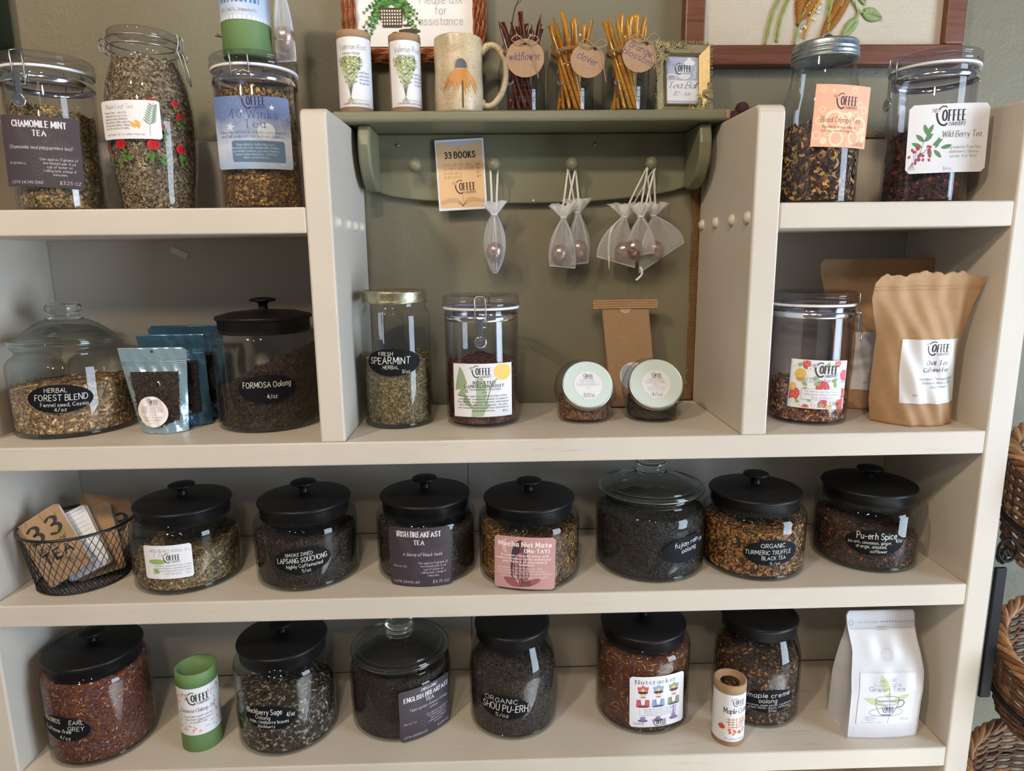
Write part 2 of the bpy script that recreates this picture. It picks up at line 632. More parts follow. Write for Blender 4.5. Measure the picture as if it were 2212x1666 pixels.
class Print:
    """collects flat print on a label: 2D shapes mapped onto the label's surface"""
    def __init__(self, surf):
        self.surf, self.mb, self.mats, self.lay = surf, MB(), [], 0
        self.flat = getattr(surf, 'flat', False)

    def mi(self, m):
        if m not in self.mats:
            self.mats.append(m)
        return self.mats.index(m)

    def put(self, vs, fs, m):
        off = .0002 + self.lay * .000004
        self.mb.add([self.surf(x, y, off) for x, y in vs], fs, self.mi(m), False)

    def poly(self, pts, m):
        self.lay += 1
        if self.flat:
            self.put(pts, [list(range(len(pts)))], m)
            return
        for a in strips(pts, 0, .007):            # cut into small pieces so that it follows the curve
            for c in strips(a, 1, .012):
                self.put(c, [list(range(len(c)))], m)

    def disc(self, x, y, rx, ry, m, n=20, rot=0.0, a0=0.0, a1=2 * PI):
        c, s = math.cos(rot), math.sin(rot)
        P = []
        for k in range(n + (0 if a1 - a0 > 6.2 else 1)):
            a = a0 + (a1 - a0) * k / n
            px, py = rx * math.cos(a), ry * math.sin(a)
            P.append((x + px * c - py * s, y + px * s + py * c))
        self.poly(P, m)

    def ring(self, x, y, r, w, m, n=24):
        self.lay += 1
        P = []
        for k in range(n):
            a = 2 * PI * k / n
            P += [(x + r * math.cos(a), y + r * math.sin(a)), (x + (r - w) * math.cos(a), y + (r - w) * math.sin(a))]
        self.put(P, [(2 * k, (2 * k + 2) % (2 * n), (2 * k + 3) % (2 * n), 2 * k + 1) for k in range(n)], m)

    def leaf(self, x, y, ln, w, ang, m, n=6, bend=0.0):
        L, R = [], []
        for k in range(n + 1):
            t = k / n
            a = ang + bend * t
            cx, cy = x + ln * t * math.cos(ang + bend * t / 2), y + ln * t * math.sin(ang + bend * t / 2)
            h = w / 2 * math.sin(PI * min(1, t * .97 + .03)) ** .8
            L.append((cx - h * math.sin(a), cy + h * math.cos(a)))
            R.append((cx + h * math.sin(a), cy - h * math.cos(a)))
        self.poly(L + R[::-1][1:-1], m)

    def ribbon(self, pts, w, m, cap=True, wf=None, newlay=False):
        if newlay:
            self.lay += 1
        P = [np.array(p, float) for p in pts]
        P = [p for i, p in enumerate(P) if i == 0 or np.hypot(*(p - P[i - 1])) > 1e-9]
        if not self.flat:
            Q = P[:1]
            for a, c in zip(P, P[1:]):
                k = int(np.hypot(*(c - a)) / .006) + 1
                Q += [a + (c - a) * i / k for i in range(1, k + 1)]
            P = Q
        n = len(P)
        if n < 2:
            return
        D = [P[i + 1] - P[i] for i in range(n - 1)]
        D = [d / np.hypot(*d) for d in D]
        if cap:
            h = (wf(D[0]) if wf else 1) * w * .35
            P[0] = P[0] - D[0] * h
            P[-1] = P[-1] + D[-1] * h
        V = []
        for i in range(n):
            d = D[min(i, n - 2)] + D[max(i - 1, 0)]
            q = np.hypot(*d)
            d = d / q if q > 1e-6 else D[min(i, n - 2)]
            nn = np.array([-d[1], d[0]])
            hw = w / 2 * (wf(d) if wf else 1)
            V += [tuple(P[i] + nn * hw), tuple(P[i] - nn * hw)]
        self.put(V, [(2 * i, 2 * i + 1, 2 * i + 3, 2 * i + 2) for i in range(n - 1)], m)

    def text(self, s, x, y, h, style='sans', m=None, width=None, al='c', rot=0.0, wt=1.0):
        """x,y: anchor on the baseline; h: cap height; width: forces the line's width"""
        W, thin, nib, serif, slant, jit, track = ST[style]
        W *= wt
        m = m or INK
        tot, adv = 0.0, []
        for ch in s:
            adv.append(tot)
            tot += (.34 if ch == ' ' else GLY.get(ch, (.4, 0))[0] + track)
        tot = max(tot - track, .05)
        sx = h if not width else width / tot
        x0 = {'c': -tot / 2, 'l': 0, 'r': -tot}[al] - slant * .4
        cr, sr = math.cos(rot), math.sin(rot)
        wf = (lambda d: thin + (1 - thin) * abs(math.sin(math.atan2(d[1], d[0]) - nib))) if thin < 1 else None
        self.lay += 1
        for ch, a in zip(s, adv):
            if ch == ' ' or ch not in GLY:
                continue
            jy, jr, js = RNG.uniform(-jit, jit), RNG.uniform(-jit, jit) * 1.6, 1 + RNG.uniform(-jit, jit) * 1.5
            for smooth, pts in GLY[ch][1]:
                pp = catmull(pts, 4 if h < .006 else 5) if smooth else pts
                q = []
                for px, py in pp:
                    py2 = py * js + jy
                    px2 = px + slant * py + jr * py
                    X, Y = (x0 + a + px2) * sx, py2 * h
                    q.append((x + X * cr - Y * sr, y + X * sr + Y * cr))
                self.ribbon(q, W * h, m, True, wf)
                if serif and not smooth:
                    for e, o in ((0, 1), (-1, -2)):
                        d = np.array(pts[e]) - np.array(pts[o])
                        if abs(d[1]) > abs(d[0]) * 1.2 and (pts[e][1] < .05 or abs(pts[e][1] - 1) < .05 or abs(pts[e][1] - .62) < .05):
                            X, Y = (x0 + a + pts[e][0]) * sx, pts[e][1] * h
                            k = .16 * sx
                            self.ribbon([(x + (X - k) * cr - Y * sr, y + (X - k) * sr + Y * cr), (x + (X + k) * cr - Y * sr, y + (X + k) * sr + Y * cr)], W * h * .45, m, False)

    def logo(self, cx, cy, w, m=None, faint=None):
        """the roaster's mark: a big swooping C around OFFEE, with roasters below and a small script name before it"""
        m = m or INK
        k = w / 1.0
        self.lay += 1
        C = lambda pts: [(cx + px * k, cy + py * k) for px, py in pts]
        self.ribbon(C(catmull([(-.10, .31), (-.17, .34), (-.26, .32), (-.33, .25)], 5)), .035 * k, m)
        self.ribbon(C(catmull([(-.39, .13), (-.38, .02), (-.33, -.11), (-.25, -.20), (-.14, -.23), (-.08, -.18)], 5)), .055 * k, m, True, None)
        self.text('OFFEE', cx + .14 * k, cy - .09 * k, .31 * k, 'serifb', m, width=.70 * k, wt=.85)
        self.text('roasters', cx + .26 * k, cy - .24 * k, .16 * k, 'script', faint or m, width=.50 * k, wt=1.1)
        self.text("Milt's", cx - .42 * k, cy + .16 * k, .13 * k, 'script', faint or INKG, width=.22 * k, wt=.7)

    def build(self, name, parent):
        if self.mb.f:
            return self.mb.build(name, self.mats, parent)


def cyl_surf(R, th, z0, tilt=0.0, bend=None, cx=0.0, cy=0.0, lift=.0006):
    """surface of a round jar: th is the facing angle (0 = straight out of the shelf, + = turned right)"""
    B = bend or R
    ct, s_ = math.cos(tilt), math.sin(tilt)
    c, s = math.cos(th), math.sin(th)

    def f(u, v, off=0.0):
        u, v = u * ct - v * s_, u * s_ + v * ct
        a = u / B
        x = (B + off) * math.sin(a)
        y = -(R + lift) + B - (B + off) * math.cos(a)
        return (cx + x * c - y * s, cy + x * s + y * c, z0 + v)
    return f


def flat_surf(o, ax, ay):
    O, X, Y = Vector(o), Vector(ax).normalized(), Vector(ay).normalized()
    N = X.cross(Y)

    def f(u, v, off=0.0):
        return tuple(O + X * u + Y * v + N * off)
    f.flat = True
    return f


def sheet(surf, w, h, shape='rect', r=.006, nx=16, ny=14, mats=None, name='label', parent=None, thick=.0):
    """a thin paper label following a surface"""
    mb = MB()
    ys = [-.5 + k / ny for k in range(ny + 1)]
    if shape in ('oval', 'round'):
        ys = [-.5 * math.cos(PI * k / ny) for k in range(ny + 1)]
    elif shape != 'rect':
        e = r / h
        ys = sorted(set([-.5 + e * q for q in (0, .25, .6, 1)] + [.5 - e * q for q in (0, .25, .6, 1)] + [-.5 + e + (1 - 2 * e) * k / 8 for k in range(9)]))
    vs, fs = [], []
    for y in ys:
        if shape in ('oval', 'round'):
            hw = w / 2 * math.sqrt(max(0, 1 - 4 * y * y)) + 1e-5
        else:
            hw = w / 2
            d = (.5 - abs(y)) * h
            if shape == 'clip' and d < r:
                hw -= (r - d)
            if shape == 'soft' and d < r:
                hw -= r - math.sqrt(max(0, r * r - (r - d) ** 2))
        for i in range(nx + 1):
            vs.append(surf(-hw + 2 * hw * i / nx, y * h, .00012))
    n = nx + 1
    for j in range(len(ys) - 1):
        for i in range(nx):
            fs.append((j * n + i, j * n + i + 1, (j + 1) * n + i + 1, (j + 1) * n + i))
    mb.add(vs, fs)
    return mb.build(name, mats or WHITE, parent)


# ---------------------------------------------------------------- the room
def plaster():
    t = NT('sage_plaster')
    v = t.coord()
    a = t.noise(v, 160, 5, .6)
    b = t.noise(v, 9, 5, .6)
    blot = t.noise(v, 2.2, 4)
    g = srgb(122, 117, 97)
    t.base(t.ramp(blot, [(.3, [c * .92 for c in g]), (.7, [c * 1.06 for c in g])]))
    m = t.n('ShaderNodeMath', operation='MULTIPLY_ADD')
    t.l(t.ramp(b, [(.48, 0.0), (.56, 1.0)]), m.inputs[0])
    m.inputs[1].default_value = .55
    t.l(a, m.inputs[2])
    t.bump(m.outputs[0], .45, .0022)
    t.p.inputs['Roughness'].default_value = .55
    return t.m


o = MB()
bbox(o, (-2.2, WALL, 0), (4.2, WALL + .12, 3.1), 0)
struct(o.build('wall_back', plaster()), 'sage green plaster wall behind the shelves')
o = MB()
bbox(o, (-2.2, -5.0, -.1), (4.2, WALL + .12, 0), 0)
struct(o.build('floor', mat('floor_boards', srgb(150, 140, 128), .5, 0, .15, 8)), 'brown shop floor')

# ---------------------------------------------------------------- the built-in shelving unit
XL, XA, XB, XC = .062, .601, 1.254, 1.6455
T = .038
unit = thing('shelving_unit', 'cream painted wooden shelving unit full of tea jars', 'shelves', (0, 0, 0))


def board(name, lo, hi, m, bev=.0025):
    b = MB()
    bbox(b, lo, hi, bev, 2)
    return b.build(name, m, unit)


board('shelf_board', (XL, .0, S1 - .037), (XA, BACK, S1), PAINT_X)
board('shelf_board', (XB + .040, .0, S1 - .037), (XC - .001, BACK, S1), PAINT_X)
for z in (S2, S3, S4):
    board('shelf_board', (XL, .0, z - .0375), (XC - .001, BACK, z), PAINT_XW)
board('shelf_board', (XL, .0, Z0 - .94), (XC - .001, BACK, Z0 - .90), PAINT_XW)


def upright(x0, x1, z0, z1, slope, name='upright'):
    b = MB()
    prism(b, [(.0, z0), (.0, z1 - .012), (.004, z1 - .004), (.012, z1), (BACK, z1 + slope), (BACK, z0)], 'x', x0, x1, .003, 2)
    return b.build(name, PAINT_Z, unit)


upright(XL - .04, XL, 0.0, Z0 + .50, .012)
upright(XC, XC + .0405, 0.0, Z0 + .494, .012)
dl = upright(XA, XA + T, S2, Z0 + .488, .007, 'divider')
dr = upright(XB, XB + .040, S2, Z0 + .490, .006, 'divider')
for d, x, s, ys in ((dl, XA + T, 1, (.032, .103, .158, .215)), (dr, XB, -1, (.019, .086, .166, .242))):
    for y in ys:
        b = MB()
        prof = [(.0095, -.001), (.0092, .002), (.0072, .0052), (.004, .0068), (0, .0074)]
        lathe(b, prof, 16)
        b.v = [(x + s * p[2], y + p[0], Z0 + .332 + p[1]) for p in b.v]
        if s < 0:
            b.f = [f[::-1] for f in b.f]
        b.build('screw_cap', PAINT_Z, d)


def back(x0, x1, z0, z1):
    board('back_panel', (x0, BACK, z0), (x1, BACK + .009, z1), PAINT_XB, .001)


PAINT_XB = painted_wood('cream_paint_panel', 'x', srgb(203, 196, 185))
back(XL - .02, XA + .01, S2, Z0 + .486)
back(XB + .01, XC + .02, S2, Z0 + .482)
for z0, z1 in ((S3, S2 - .0375), (S4, S3 - .0375), (Z0 - .90, S4 - .0375)):
    back(XL - .02, .8135, z0, z1)
    back(.8145, XC + .02, z0, z1)

# ---------------------------------------------------------------- the green peg shelf on the wall
peg = thing('peg_shelf', 'sage green wall shelf with a curved peg rail and four round pegs', 'shelf', (0, 0, 0))
b = MB()
bbox(b, (.613, .148, PEG - .0175), (1.264, WALL - .001, PEG), .005, 3)
b.build('top_board', GREENP, peg)
b = MB()
bbox(b, (1.256, .1475, PEG - .016), (1.2645, .20, PEG - .0005), .003, 2)
b.build('worn_end', BARE, peg)
bot = catmull([(.646, -.085), (.652, -.108), (.693, -.126), (.80, -.136), (.944, -.139), (1.08, -.135), (1.19, -.122), (1.236, -.105), (1.246, -.08)], 5)
ol = [(x, PEG + z) for x, z in bot] + [(1.246, PEG - .018), (.646, PEG - .018)]
b = MB()
prism(b, ol, 'y', .256, WALL - .001, .003, 2)
b.build('peg_rail', GREENP, peg)
for x0, x1 in ((.650, .671), (1.219, 1.240)):
    pr = [(.256, -.018), (.168, -.018), (.163, -.035)] + [(p[0], p[1]) for p in catmull([(.160, -.05), (.166, -.078), (.186, -.103), (.214, -.117), (.238, -.119), (.256, -.112)], 4)]
    b = MB()
    prism(b, [(y, PEG + z) for y, z in pr], 'x', x0, x1, .004, 2)
    b.build('bracket', GREENZ, peg)
PEGS = (.737, .875, 1.012, 1.152)
for x in PEGS:
    b = MB()
    prof = [(0, .0)] + [(.0115 * math.sin(PI * k / 12), .0115 * (1 - math.cos(PI * k / 12))) for k in range(1, 10)] + [(.0052, .0215), (.005, .047)]
    lathe(b, prof, 18)
    b.v = [(x + p[0], .209 + p[2], Z0 + .437 + p[1]) for p in b.v]
    b.f = [f[::-1] for f in b.f]
    b.build('peg', GREENP, peg)
for x, z, r in ((.946, -.1345, .0022), (1.057, -.038, .0028), (.704, -.037, .0028)):
    b = MB()
    sphere(b, (x, .2555, PEG + z), r, 8, 6)
    b.build('nail_head', WHITE if r < .0025 else STEELW, peg)

# burlap hanging between the wall and the unit
t = NT('burlap')
v = t.coord((1, 1, 1))
w1 = t.n('ShaderNodeTexWave', bands_direction='X'); w1.inputs['Scale'].default_value = 95; w1.inputs['Distortion'].default_value = 2.5
w2 = t.n('ShaderNodeTexWave', bands_direction='Z'); w2.inputs['Scale'].default_value = 95; w2.inputs['Distortion'].default_value = 2.5
t.l(v, w1.inputs['Vector']); t.l(v, w2.inputs['Vector'])
mm = t.n('ShaderNodeMath', operation='MULTIPLY')
t.l(w1.outputs['Fac'], mm.inputs[0]); t.l(w2.outputs['Fac'], mm.inputs[1])
t.base(t.ramp(mm.outputs[0], [(.02, srgb(74, 50, 28)), (.35, srgb(176, 136, 86))]))
t.bump(mm.outputs[0], .8, .002)
t.p.inputs['Roughness'].default_value = .95
BURLAP = t.m
r_ = random.Random(3)
vs, fs = [], []
NZ = 60
for k in range(NZ + 1):
    z = S2 + .002 + (.485 - .0) * k / NZ
    e = 1.2425 + .0012 * math.sin(k * .35) + r_.uniform(-.0012, .0012) - (.002 if 42 < k < 50 else 0)
    for x in (e, 1.262, 1.45, 1.64):
        vs.append((x, .2713 - (.0005 if x < 1.3 else 0), z))
for k in range(NZ):
    for i in range(3):
        fs.append((k * 4 + i, k * 4 + i + 1, k * 4 + i + 5, k * 4 + i + 4))
b = MB(); b.add(vs, fs)
bur = thing('burlap_cloth', 'ragged brown burlap cloth hanging on the wall behind the divider', 'cloth', (0, 0, 0))
b.build('weave', BURLAP, bur)
b = MB()
bbox(b, (1.205, .262, S2 + .001), (1.252, .270, S2 + .030), .002)
b.build('folded_hem', BURLAP, bur)
b = MB()
for k in range(26):
    x = 1.53 + .05 * r_.random(); z = Z0 + .484 + .004 * r_.random()
    pts = catmull([(x, .268, z), (x + r_.uniform(-.01, .01), .266, z + r_.uniform(.001, .007)), (x + r_.uniform(-.02, .02), .267, z + r_.uniform(.0, .008))], 3)
    tube(b, pts, .0007, 4)
for k in range(3):
    pts = [(1.567 + (.014 + .002 * k) * math.cos(a * .3), .265, Z0 + .492 + .006 * math.sin(a * .3)) for a in range(0, 18)]
    tube(b, pts, .0008, 4)
b.build('frayed_threads', TWINE, bur)
# paper tab on the back panel
b = MB()
bbox(b, (-.016, -.0006, -.006), (.016, .0006, .006), .0003, rot=Matrix.Rotation(.45, 4, 'Y'))
tab = b.build('paper_tab', WHITE, None, (.297, BACK - .0012, Z0 + .292))
tag(tab, 'small torn white paper tab stuck on the cream back panel', 'paper')


# ---------------------------------------------------------------- loose tea
FLAKE = NT('loose_tea')
_at = FLAKE.n('ShaderNodeVertexColor', layer_name='Col')
FLAKE.l(_at.outputs['Color'], FLAKE.p.inputs['Base Color'])
FLAKE.p.inputs['Roughness'].default_value = .62
FLAKE = FLAKE.m
TEA = {   # (share, sRGB, length mm, width mm)
    'chamomile': [(4, (150, 128, 88), 6, 3), (3, (112, 104, 76), 6, 2), (2, (196, 156, 84), 6, 5), (3, (84, 72, 50), 6, 2)],
    'mullein': [(5, (146, 126, 100), 6, 3), (4, (112, 95, 74), 6, 3), (3, (176, 154, 126), 6, 2.4), (2, (84, 72, 54), 6, 2.4)],
    'winks': [(4, (128, 98, 58), 6, 2), (4, (90, 66, 40), 6, 2), (2, (170, 132, 76), 6, 3), (1, (205, 165, 92), 7, 5)],
    'orange': [(6, (50, 32, 30), 9, 6), (3, (82, 48, 36), 9, 6), (2, (190, 146, 86), 13, 8), (1, (120, 70, 40), 10, 6)],
    'berry': [(6, (48, 32, 33), 8, 6), (3, (84, 46, 40), 8, 6), (1, (132, 76, 56), 8, 5)],
    'forest': [(5, (184, 152, 112), 9, 2), (4, (156, 122, 88), 8, 2), (3, (118, 90, 64), 7, 2), (1.2, (210, 184, 144), 8, 5)],
    'formosa': [(5, (52, 38, 29), 10, 2), (4, (76, 54, 38), 10, 2), (4, (36, 27, 22), 9, 2)],
    'spearmint': [(5, (124, 109, 74), 6, 2), (4, (96, 84, 54), 6, 2), (3, (156, 138, 98), 6, 2)],
    'dandelion': [(5, (96, 60, 44), 7, 2.4), (4, (124, 76, 53), 7, 2.4), (4, (66, 42, 32), 7, 2.2)],
    'sarsaparilla': [(4, (130, 84, 56), 8, 2.4), (4, (98, 62, 42), 8, 2.2), (3, (164, 110, 72), 8, 2.2)],
    'darjeeling': [(4, (58, 49, 42), 7, 1.6), (3, (84, 70, 56), 7, 1.4), (4, (42, 36, 32), 7, 1.6)],
    'strawberry': [(5, (58, 31, 27), 7, 5), (3, (206, 156, 92), 8, 5), (3, (136, 60, 42), 8, 6)],
    'breathe': [(4, (122, 108, 80), 8, 3), (3, (150, 134, 102), 8, 3), (4, (90, 78, 56), 7, 3), (1.4, (176, 150, 104), 7, 5), (1, (142, 90, 52), 7, 4)],
    'black': [(4, (36, 29, 26), 11, 2), (3, (54, 42, 35), 11, 1.8), (2, (70, 52, 43), 10, 1.6)],
    'wiry': [(4, (38, 33, 30), 11, 1.4), (3, (58, 49, 43), 11, 1.4), (1, (112, 84, 52), 9, 1)],
    'mocha': [(5, (84, 58, 38), 6, 2), (4, (116, 82, 52), 6, 2), (2, (200, 154, 72), 16, 1.2)],
    'dark': [(4, (32, 30, 30), 12, 2), (3, (50, 45, 42), 12, 1.8)],
    'turmeric': [(4, (158, 110, 58), 7, 4), (3, (190, 136, 76), 7, 4), (4, (64, 46, 34), 8, 3), (2, (42, 32, 27), 8, 3)],
    'spice': [(5, (56, 42, 36), 10, 1.8), (3, (92, 64, 46), 9, 2), (.4, (184, 80, 48), 9, 3), (3, (42, 32, 28), 10, 1.8)],
    'rooibos': [(5, (122, 60, 36), 5, 1), (4, (142, 76, 46), 5, 1), (4, (84, 42, 28), 5, 1), (.7, (78, 76, 124), 6, 2.2), (.6, (200, 164, 124), 6, 1.2)],
    'sage': [(5, (48, 37, 33), 8, 3), (4, (68, 52, 44), 8, 3), (1.1, (140, 130, 108), 12, 4), (.9, (170, 162, 138), 11, 4)],
    'english': [(4, (40, 30, 27), 5, 1.8), (4, (54, 41, 36), 5, 1.8)],
    'shou': [(4, (56, 45, 40), 8, 2.2), (4, (72, 59, 52), 8, 2), (3, (44, 35, 32), 8, 2.2)],
    'nut': [(5, (122, 68, 42), 4, 1), (4, (94, 50, 33), 4, 1), (.5, (196, 148, 70), 14, 1.4), (.3, (80, 66, 108), 7, 2)],
    'maple': [(5, (52, 39, 32), 9, 2), (4, (78, 57, 44), 9, 2), (1, (160, 110, 64), 8, 5)],
}
GAIN = .98


def flakes(name, parent, P, Nn, pal, seed, limit=None):
    """thousands of little curled leaf strips lying on the given points"""
    rg = np.random.default_rng(seed + 5000)
    n = len(P)
    w = np.array([p[0] for p in pal], float)
    kind = rg.choice(len(pal), n, p=w / w.sum())
    ln = np.array([p[2] for p in pal])[kind] * .001 * rg.uniform(.5, 1.25, n)
    wd = np.array([p[3] for p in pal])[kind] * .001 * rg.uniform(.6, 1.2, n)
    rgb = np.array([srgb(*p[1]) for p in pal])[kind] * GAIN * rg.uniform(.6, 1.4, (n, 1))
    A = rg.normal(size=(n, 3))
    Nn = Nn + rg.normal(scale=.22, size=(n, 3))
    Nn /= np.linalg.norm(Nn, axis=1, keepdims=True)
    A -= Nn * (A * Nn).sum(1, keepdims=True)
    A /= np.linalg.norm(A, axis=1, keepdims=True)
    B = np.cross(Nn, A)
    curl = rg.normal(scale=.35, size=n)
    sway = rg.normal(scale=.25, size=n)
    V = np.zeros((n, 8, 3))
    for i, tt in enumerate((-.5, -.17, .17, .5)):
        c = P + A * (ln * tt)[:, None] + B * (sway * ln * (tt * tt * 4 - .3))[:, None] + Nn * (-np.abs(curl) * ln * tt * tt * .8)[:, None]
        hw = wd * (.5 if abs(tt) < .3 else .28)
        V[:, 2 * i] = c - B * hw[:, None]
        V[:, 2 * i + 1] = c + B * hw[:, None]
    if limit is not None:                              # nothing pokes through the glass
        V[:, :, 2] = np.maximum(V[:, :, 2], limit[0] + .0012)
        rad = np.hypot(V[:, :, 0], V[:, :, 1])
        k = np.minimum(1, np.interp(V[:, :, 2], limit[1], limit[2]) / np.maximum(rad, 1e-6))
        V[:, :, 0] *= k
        V[:, :, 1] *= k
    base = np.arange(n)[:, None] * 8
    F = np.concatenate([base + np.array([[0, 1, 3, 2]]), base + np.array([[2, 3, 5, 4]]), base + np.array([[4, 5, 7, 6]])], 1).reshape(-1, 4)
    me = bpy.data.meshes.new(name)
    me.vertices.add(n * 8)
    me.vertices.foreach_set('co', V.reshape(-1))
    nf = len(F)
    me.loops.add(nf * 4)
    me.loops.foreach_set('vertex_index', F.reshape(-1).astype(np.int32))
    me.polygons.add(nf)
    me.polygons.foreach_set('loop_start', np.arange(nf, dtype=np.int32) * 4)
    me.update(calc_edges=True)
    ca = me.color_attributes.new('Col', 'FLOAT_COLOR', 'POINT')
    cc = np.ones((n, 8, 4))
    cc[:, :, :3] = np.clip(rgb, 0, 1)[:, None, :]
    ca.data.foreach_set('color', cc.reshape(-1))
    me.materials.append(FLAKE)
    o = bpy.data.objects.new(name, me)
    COL.objects.link(o)
    o.parent = parent
    o['kind'] = 'stuff'
    return o


def tea_mat(key):
    if 'tea_' + key in MATS:
        return MATS['tea_' + key]
    pal = TEA[key]
    t = NT('tea_' + key)
    vo = t.n('ShaderNodeTexVoronoi')
    vo.inputs['Scale'].default_value = 260
    t.l(t.coord(), vo.inputs['Vector'])
    sep = t.n('ShaderNodeSeparateColor')
    t.l(vo.outputs['Color'], sep.inputs[0])
    tot = sum(p[0] for p in pal)
    acc, stops = 0, []
    for p in pal:
        stops.append((acc / tot, [c * .8 for c in srgb(*p[1])]))
        acc += p[0]
    t.base(t.ramp(sep.outputs[0], stops, 'CONSTANT'))
    t.bump(vo.outputs['Distance'], .8, .003)
    t.p.inputs['Roughness'].default_value = .8
    MATS['tea_' + key] = t.m
    return t.m


def contents(parent, R, zb, h0, key, n=2600, sx=0.0, sy=0.0, dome=.0, seed=1, prof=None, label=None):
    """a heap of tea filling a round jar: R inner radius (or prof(z) -> radius), height h0, slopes sx, sy, dome"""
    rf = prof or (lambda z: R)

    def top(x, y):
        q = (x * x + y * y) / (R * R)
        return max(zb + .004, h0 + sx * x + sy * y + dome * (1 - q) + .0035 * math.sin(x * 130 + seed) * math.cos(y * 110 + seed * 2))
    mb = MB()
    NS = 36
    vs, fs = [], []
    rows = 6
    for i in range(rows + 1):
        for k in range(NS):
            a = 2 * PI * k / NS
            ca, sa = math.cos(a), math.sin(a)
            zt = top(R * ca, R * sa)
            z = zb + (zt - zb) * i / rows
            r = rf(z) - .0022
            vs.append((r * ca, r * sa, z))
    for j in range(1, 5):
        q = 1 - j / 5
        for k in range(NS):
            a = 2 * PI * k / NS
            zz = top(R * math.cos(a), R * math.sin(a))
            r = (rf(zz) - .0022) * q
            vs.append((r * math.cos(a), r * math.sin(a), top(r * math.cos(a), r * math.sin(a)) - .001))
    nr = rows + 1 + 4
    for i in range(nr - 1):
        for k in range(NS):
            k2 = (k + 1) % NS
            fs.append((i * NS + k, i * NS + k2, (i + 1) * NS + k2, (i + 1) * NS + k))
    fs.append(tuple((nr - 1) * NS + k for k in range(NS)))
    fs.append(tuple(reversed(range(NS))))
    mb.add(vs, fs)
    core = mb.build('tea', tea_mat(key), parent)
    core['kind'] = 'stuff'
    rg = np.random.default_rng(seed)
    P, N = [], []
    ns = int(n * .8)
    A = rg.uniform(-PI * 1.18, PI * .18, ns)          # the side that faces the shop
    U = rg.uniform(0, 1, ns)
    for a, u in zip(A, U):
        ca, sa = math.cos(a), math.sin(a)
        zt = top(R * ca, R * sa)
        z = zb + .001 + (zt - zb) * u
        r = rf(z) - .0012
        P.append((r * ca, r * sa, z)); N.append((ca, sa, 0))
    for _ in range(n - ns):
        a = rg.uniform(0, 2 * PI); q = math.sqrt(rg.uniform(0, 1)) * .97
        zz = top(R * math.cos(a), R * math.sin(a))
        r = (rf(zz) - .002) * q
        x, y = r * math.cos(a), r * math.sin(a)
        P.append((x, y, top(x, y) + .0005)); N.append((-sx, -sy, 1))
    _zs = [zb + .3 * i / 60 for i in range(61)]
    fo = flakes('tea_leaves', parent, np.array(P), np.array(N, float), TEA[key], seed, (zb, _zs, [rf(q) + .0004 for q in _zs]))
    return core, fo


# ---------------------------------------------------------------- jars
def D(a):
    return math.radians(a)


def oval(parent, R, th, z, lines, tilt=0.0, w=.094, h=.045):
    sf = cyl_surf(R, D(th), z, tilt)
    lb = sheet(sf, w, h, 'oval', mats=CHALK, name='chalk_label', parent=parent, nx=18, ny=14)
    p = Print(sf)
    for s, x, y, ch, wd in lines:
        p.text(s, x * w, y * h, ch * h, 'chalk', CHALKW, width=wd * w)
    p.build('handwriting', lb)
    return lb


def black_lid(parent, rim, rb, H, knob=True, band=.024):
    """H: height of the flange"""
    b = MB()
    lathe(b, rprof([(rb - .002, H - band), (rb, H - band + .001), (rb, H - .0035), (rim - .001, H - .001, .001), (rim, H + .002, .0015), (rim - .002, H + .0045, .001), (rim - .006, H + .005), (rim * .72, H + .0095), (rim * .35, H + .0125), (0, H + .0135)]), 64)
    ld = b.build('lid', BLACKM, parent)
    if knob:
        b = MB()
        lathe(b, rprof([(.0085, H + .012), (.0075, H + .018), (.0075, H + .024), (.012, H + .0265), (.0205, H + .0275), (.0222, H + .029, .001), (.021, H + .0312, .001), (.012, H + .0335), (0, H + .0345)]), 32)
        b.build('knob', BLACKM, ld)
    return ld


def glass_body(parent, prof, m=None, seg=64):
    b = MB()
    lathe(b, rprof(prof), seg)
    return b.build('glass_body', m or GLASS, parent)


def base_glass(parent, R, t=.005, m=None):
    """the thick foot of the jar"""
    b = MB()
    lathe(b, rprof([(0, .0035), (R * .6, .0028), (R - .010, .0012), (R - .0045, .0024), (R - .0018, t + .004)]), 56)
    ft = b.build('glass_foot', m or GLASS, parent)
    b = MB()
    tube(b, [((R - .0085) * math.cos(a), (R - .0085) * math.sin(a), .0036) for a in [2 * PI * k / 56 for k in range(56)]], .0029, 8, True)
    b.build('foot_ring', KNOBGL, ft)
    return ft


def montana(label, x, y, z, H, tea, h0, R=.0868, rim=.079, n=3000, sx=0, sy=0, dome=0, seed=1, neck=None, knob=True, group=None):
    j = thing('tea_jar', label, 'jar', (x, y, z), 0, group)
    rb = rim - .0045
    hs = H - .026
    glass_body(j, [(0, .0015), (R - .012, .0005), (R, .0, .010), (R, hs - .002, .018), (rb - .002, hs + .010, .006), (rb - .003, H - .004)])
    base_glass(j, R)
    black_lid(j, rim, rb, H, knob)
    c, f = contents(j, R - .003, .0078, h0, tea, n, sx, sy, dome, seed)
    f.parent = c
    return j


